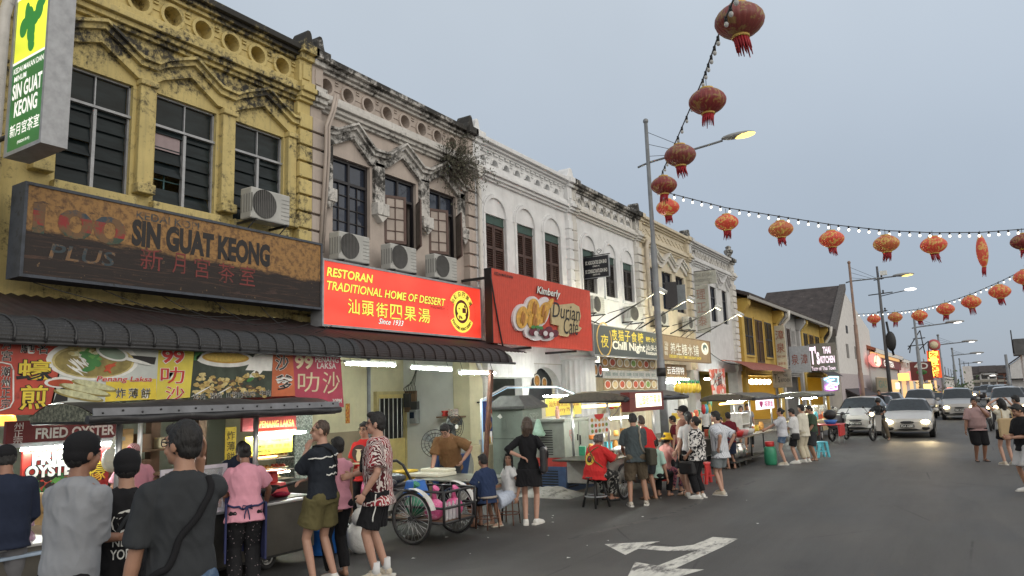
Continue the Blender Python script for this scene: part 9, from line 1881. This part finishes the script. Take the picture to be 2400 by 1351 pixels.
fr_ = thing('steel_sign_frame', 'bare steel lattice frame on the roof behind the 4D board', 'frame', (-9, 110, 9)); g = MB(); K = lambda x_, y_: tuple(pt(x_, y_, 100))
for p_, q_ in (((2128, 820), (2156, 775)), ((2156, 775), (2168, 830)), ((2140, 795), (2168, 792)), ((2128, 812), (2165, 808)), ((2150, 825), (2170, 805)), ((2170, 805), (2176, 800)), ((2176, 800), (2176, 840)), ((2134, 812), (2132, 828))): g.tube(K(*p_), K(*q_), .07)
part(fr_, 'lattice', g, M_DKMETAL, True)
# houses closing the view and the right-hand corner
def cross_block(lab, px0, px1, yb, zt_, roof, m, Y, hip=6, w=None):
 x0, x1 = fY(px0, 900, Y)[0], fY(px1, 900, Y)[0]; t = thing('shophouse', lab, 'shophouse', (x0, Y, 0)); part(t, 'wall', MB().box(x0, x1, Y, Y+10, 0, yb), m, True)
 part(t, 'roof', MB().prism([(Y-1, yb-.2), (Y+5, zt_), (Y+11, yb-.2), (Y+11, yb+.1), (Y+5, zt_+.35), (Y-1, yb+.1)], x0-.3, x1+.3, 'x'), roof, True)
 n = 2
 for k in range(n):
  a_ = x0+(x1-x0)*(k+.12)/n; b_ = x0+(x1-x0)*(k+.88)/n; part(t, 'window', MB().box(a_, b_, Y-.06, Y, yb*.55, yb*.86), M_BLACKW, True); part(t, 'balcony', MB().box(a_-.2, b_+.2, Y-.7, Y-.05, yb*.36, yb*.52), mat('balcony_cream', (.34, .31, .26), .8), True); part(t, 'shutter_door', MB().box(a_, b_, Y-.05, Y, 0, yb*.33), mat('roller_shutter', (.12, .11, .1), .6), True)
 return t
Yc = 400
cross_block('dark roofed shophouse at the far end, left of the pale gable', 2262, 2300, 6.2, 9.4, M_DTILE, M_GREYW, Yc); cross_block('pale fronted shophouse in the middle of the far end', 2300, 2338, 6.8, 9.5, M_DTILE, M_FARW, Yc); cross_block('rust fronted shophouse at the far end beside the right-hand house', 2338, 2374, 6.2, 9.4, M_DTILE, mat('rust_wall', (.22, .09, .06), .8), Yc)
Yr = 250; x0 = fY(2372, 900, Yr)[0]; t = thing('gable_house', 'white gabled house at the right edge with stained side wall', 'house', (x0, Yr, 0)); part(t, 'wall', MB().prism([(x0, 0), (x0, 6.6), (x0+6, 11), (x0+14, 8), (x0+14, 0)], Yr, Yr+30, 'y'), M_FARW, True); part(t, 'roof', MB().prism([(x0-.8, 6.3), (x0+6, 11.2), (x0+14, 8.2), (x0+14, 8.6), (x0+6, 11.7), (x0-.8, 6.7)], Yr-.4, Yr+30, 'y'), M_DTILE, True); part(t, 'shop_canopy', MB().box(x0-1.5, x0+8, Yr-2, Yr, 2.6, 2.9), INK_BLACK, True)
x0 = fY(2388, 900, 95)[0]; t = thing('roof_water_tank', 'dark rooftop structure with an aerial mast at the right edge', 'tank', (x0, 95, 0)); part(t, 'lower_wall', MB().box(x0+.6, x0+5, 95, 99, 0, pt(2390, 832, 80).z), M_FARW, True); part(t, 'tower', MB().box(x0, x0+5.3, 94.7, 99.3, pt(2390, 834, 80).z, pt(2390, 797, 80).z), mat('dark_render', (.1, .1, .1), .8, var=.4, scale=1), True); part(t, 'mast', MB().tube((x0-.1, 95, 5), (x0-.1, 95, pt(2390, 776, 80).z), .06), M_DKMETAL, True)
o = pt(2267, 868, 170); t = thing('roof_water_tank', 'pale rooftop water tank with small aerials beyond the lamp posts', 'tank', (o.x, o.y, 0)); part(t, 'tank', MB().box(o.x-.9, o.x+.9, o.y-.8, o.y+.8, 0, o.z+.9), M_FARW, True); part(t, 'aerials', MB().tube((o.x-.5, o.y, o.z+.9), (o.x-.5, o.y, o.z+2.0), .06).tube((o.x+.4, o.y, o.z+.9), (o.x+.4, o.y, o.z+1.8), .06), M_DKMETAL, True)
# trees and shrubs along the far kerb
M_LEAF = mat('tree_leaves', (.05, .085, .03), .8, var=.6, scale=4); M_TRUNK = mat('bark', (.09, .07, .05), .9, var=.4)
def tree(lab, px, py, d, rx, rz_, trunk=True, n=420):
 o = pt(px, py, d); t = thing('tree' if trunk else 'shrub', lab, 'tree' if trunk else 'shrub', (o.x, o.y, 0)); g = MB(); rr = random.Random(px)
 for k in range(n):
  v = Vector((rr.gauss(0, .45), rr.gauss(0, .45), rr.gauss(0, .42))); c = Vector((o.x+v.x*rx, o.y+v.y*rx, max(.2, o.z+v.z*rz_))); s_ = rr.uniform(.12, .3)
  a_ = Vector((rr.gauss(0, 1), rr.gauss(0, 1), rr.gauss(0, 1))).normalized()*s_; b_ = a_.orthogonal().normalized()*s_*.6; g.add([c-a_, c+b_, c+a_, c-b_], [(0, 1, 2, 3)])
 part(t, 'crown', g, M_LEAF, True); part(t, 'trunk', MB().path([(o.x, o.y, 0), (o.x+.1, o.y, o.z*.5), (o.x, o.y, o.z)], [.16, .12, .06], 7), M_TRUNK, True)
tree('bushy green street tree beyond the mauve row', 2255, 922, 120, 2.6, 3.2); tree('low green hedge shrub in front of the mauve row', 2200, 936, 95, 2.6, 1.4, False); tree('spiky palm like shrub behind the beige people carrier', 2175, 925, 92, 1.4, 2.6, False); tree('second low hedge shrub right of the first', 2232, 940, 100, 2.2, 1.1, False)
solo('gate_pillar', 'squat beige gate pillar behind the white sedan', 'pillar', MB().box(*(lambda o: (o.x-.7, o.x+.7, o.y-.7, o.y+.7, 0, o.z))(pt(2195, 938, 75))).box(*(lambda o: (o.x-.85, o.x+.85, o.y-.85, o.y+.85, o.z, o.z+.2))(pt(2195, 938, 75))), mat('pillar_beige', (.4, .34, .28), .8), tuple(pt(2195, 938, 75)), bevel=.03)
for o in list(bpy.data.scenes):
 if o.name == 'scratch': bpy.data.scenes.remove(o)
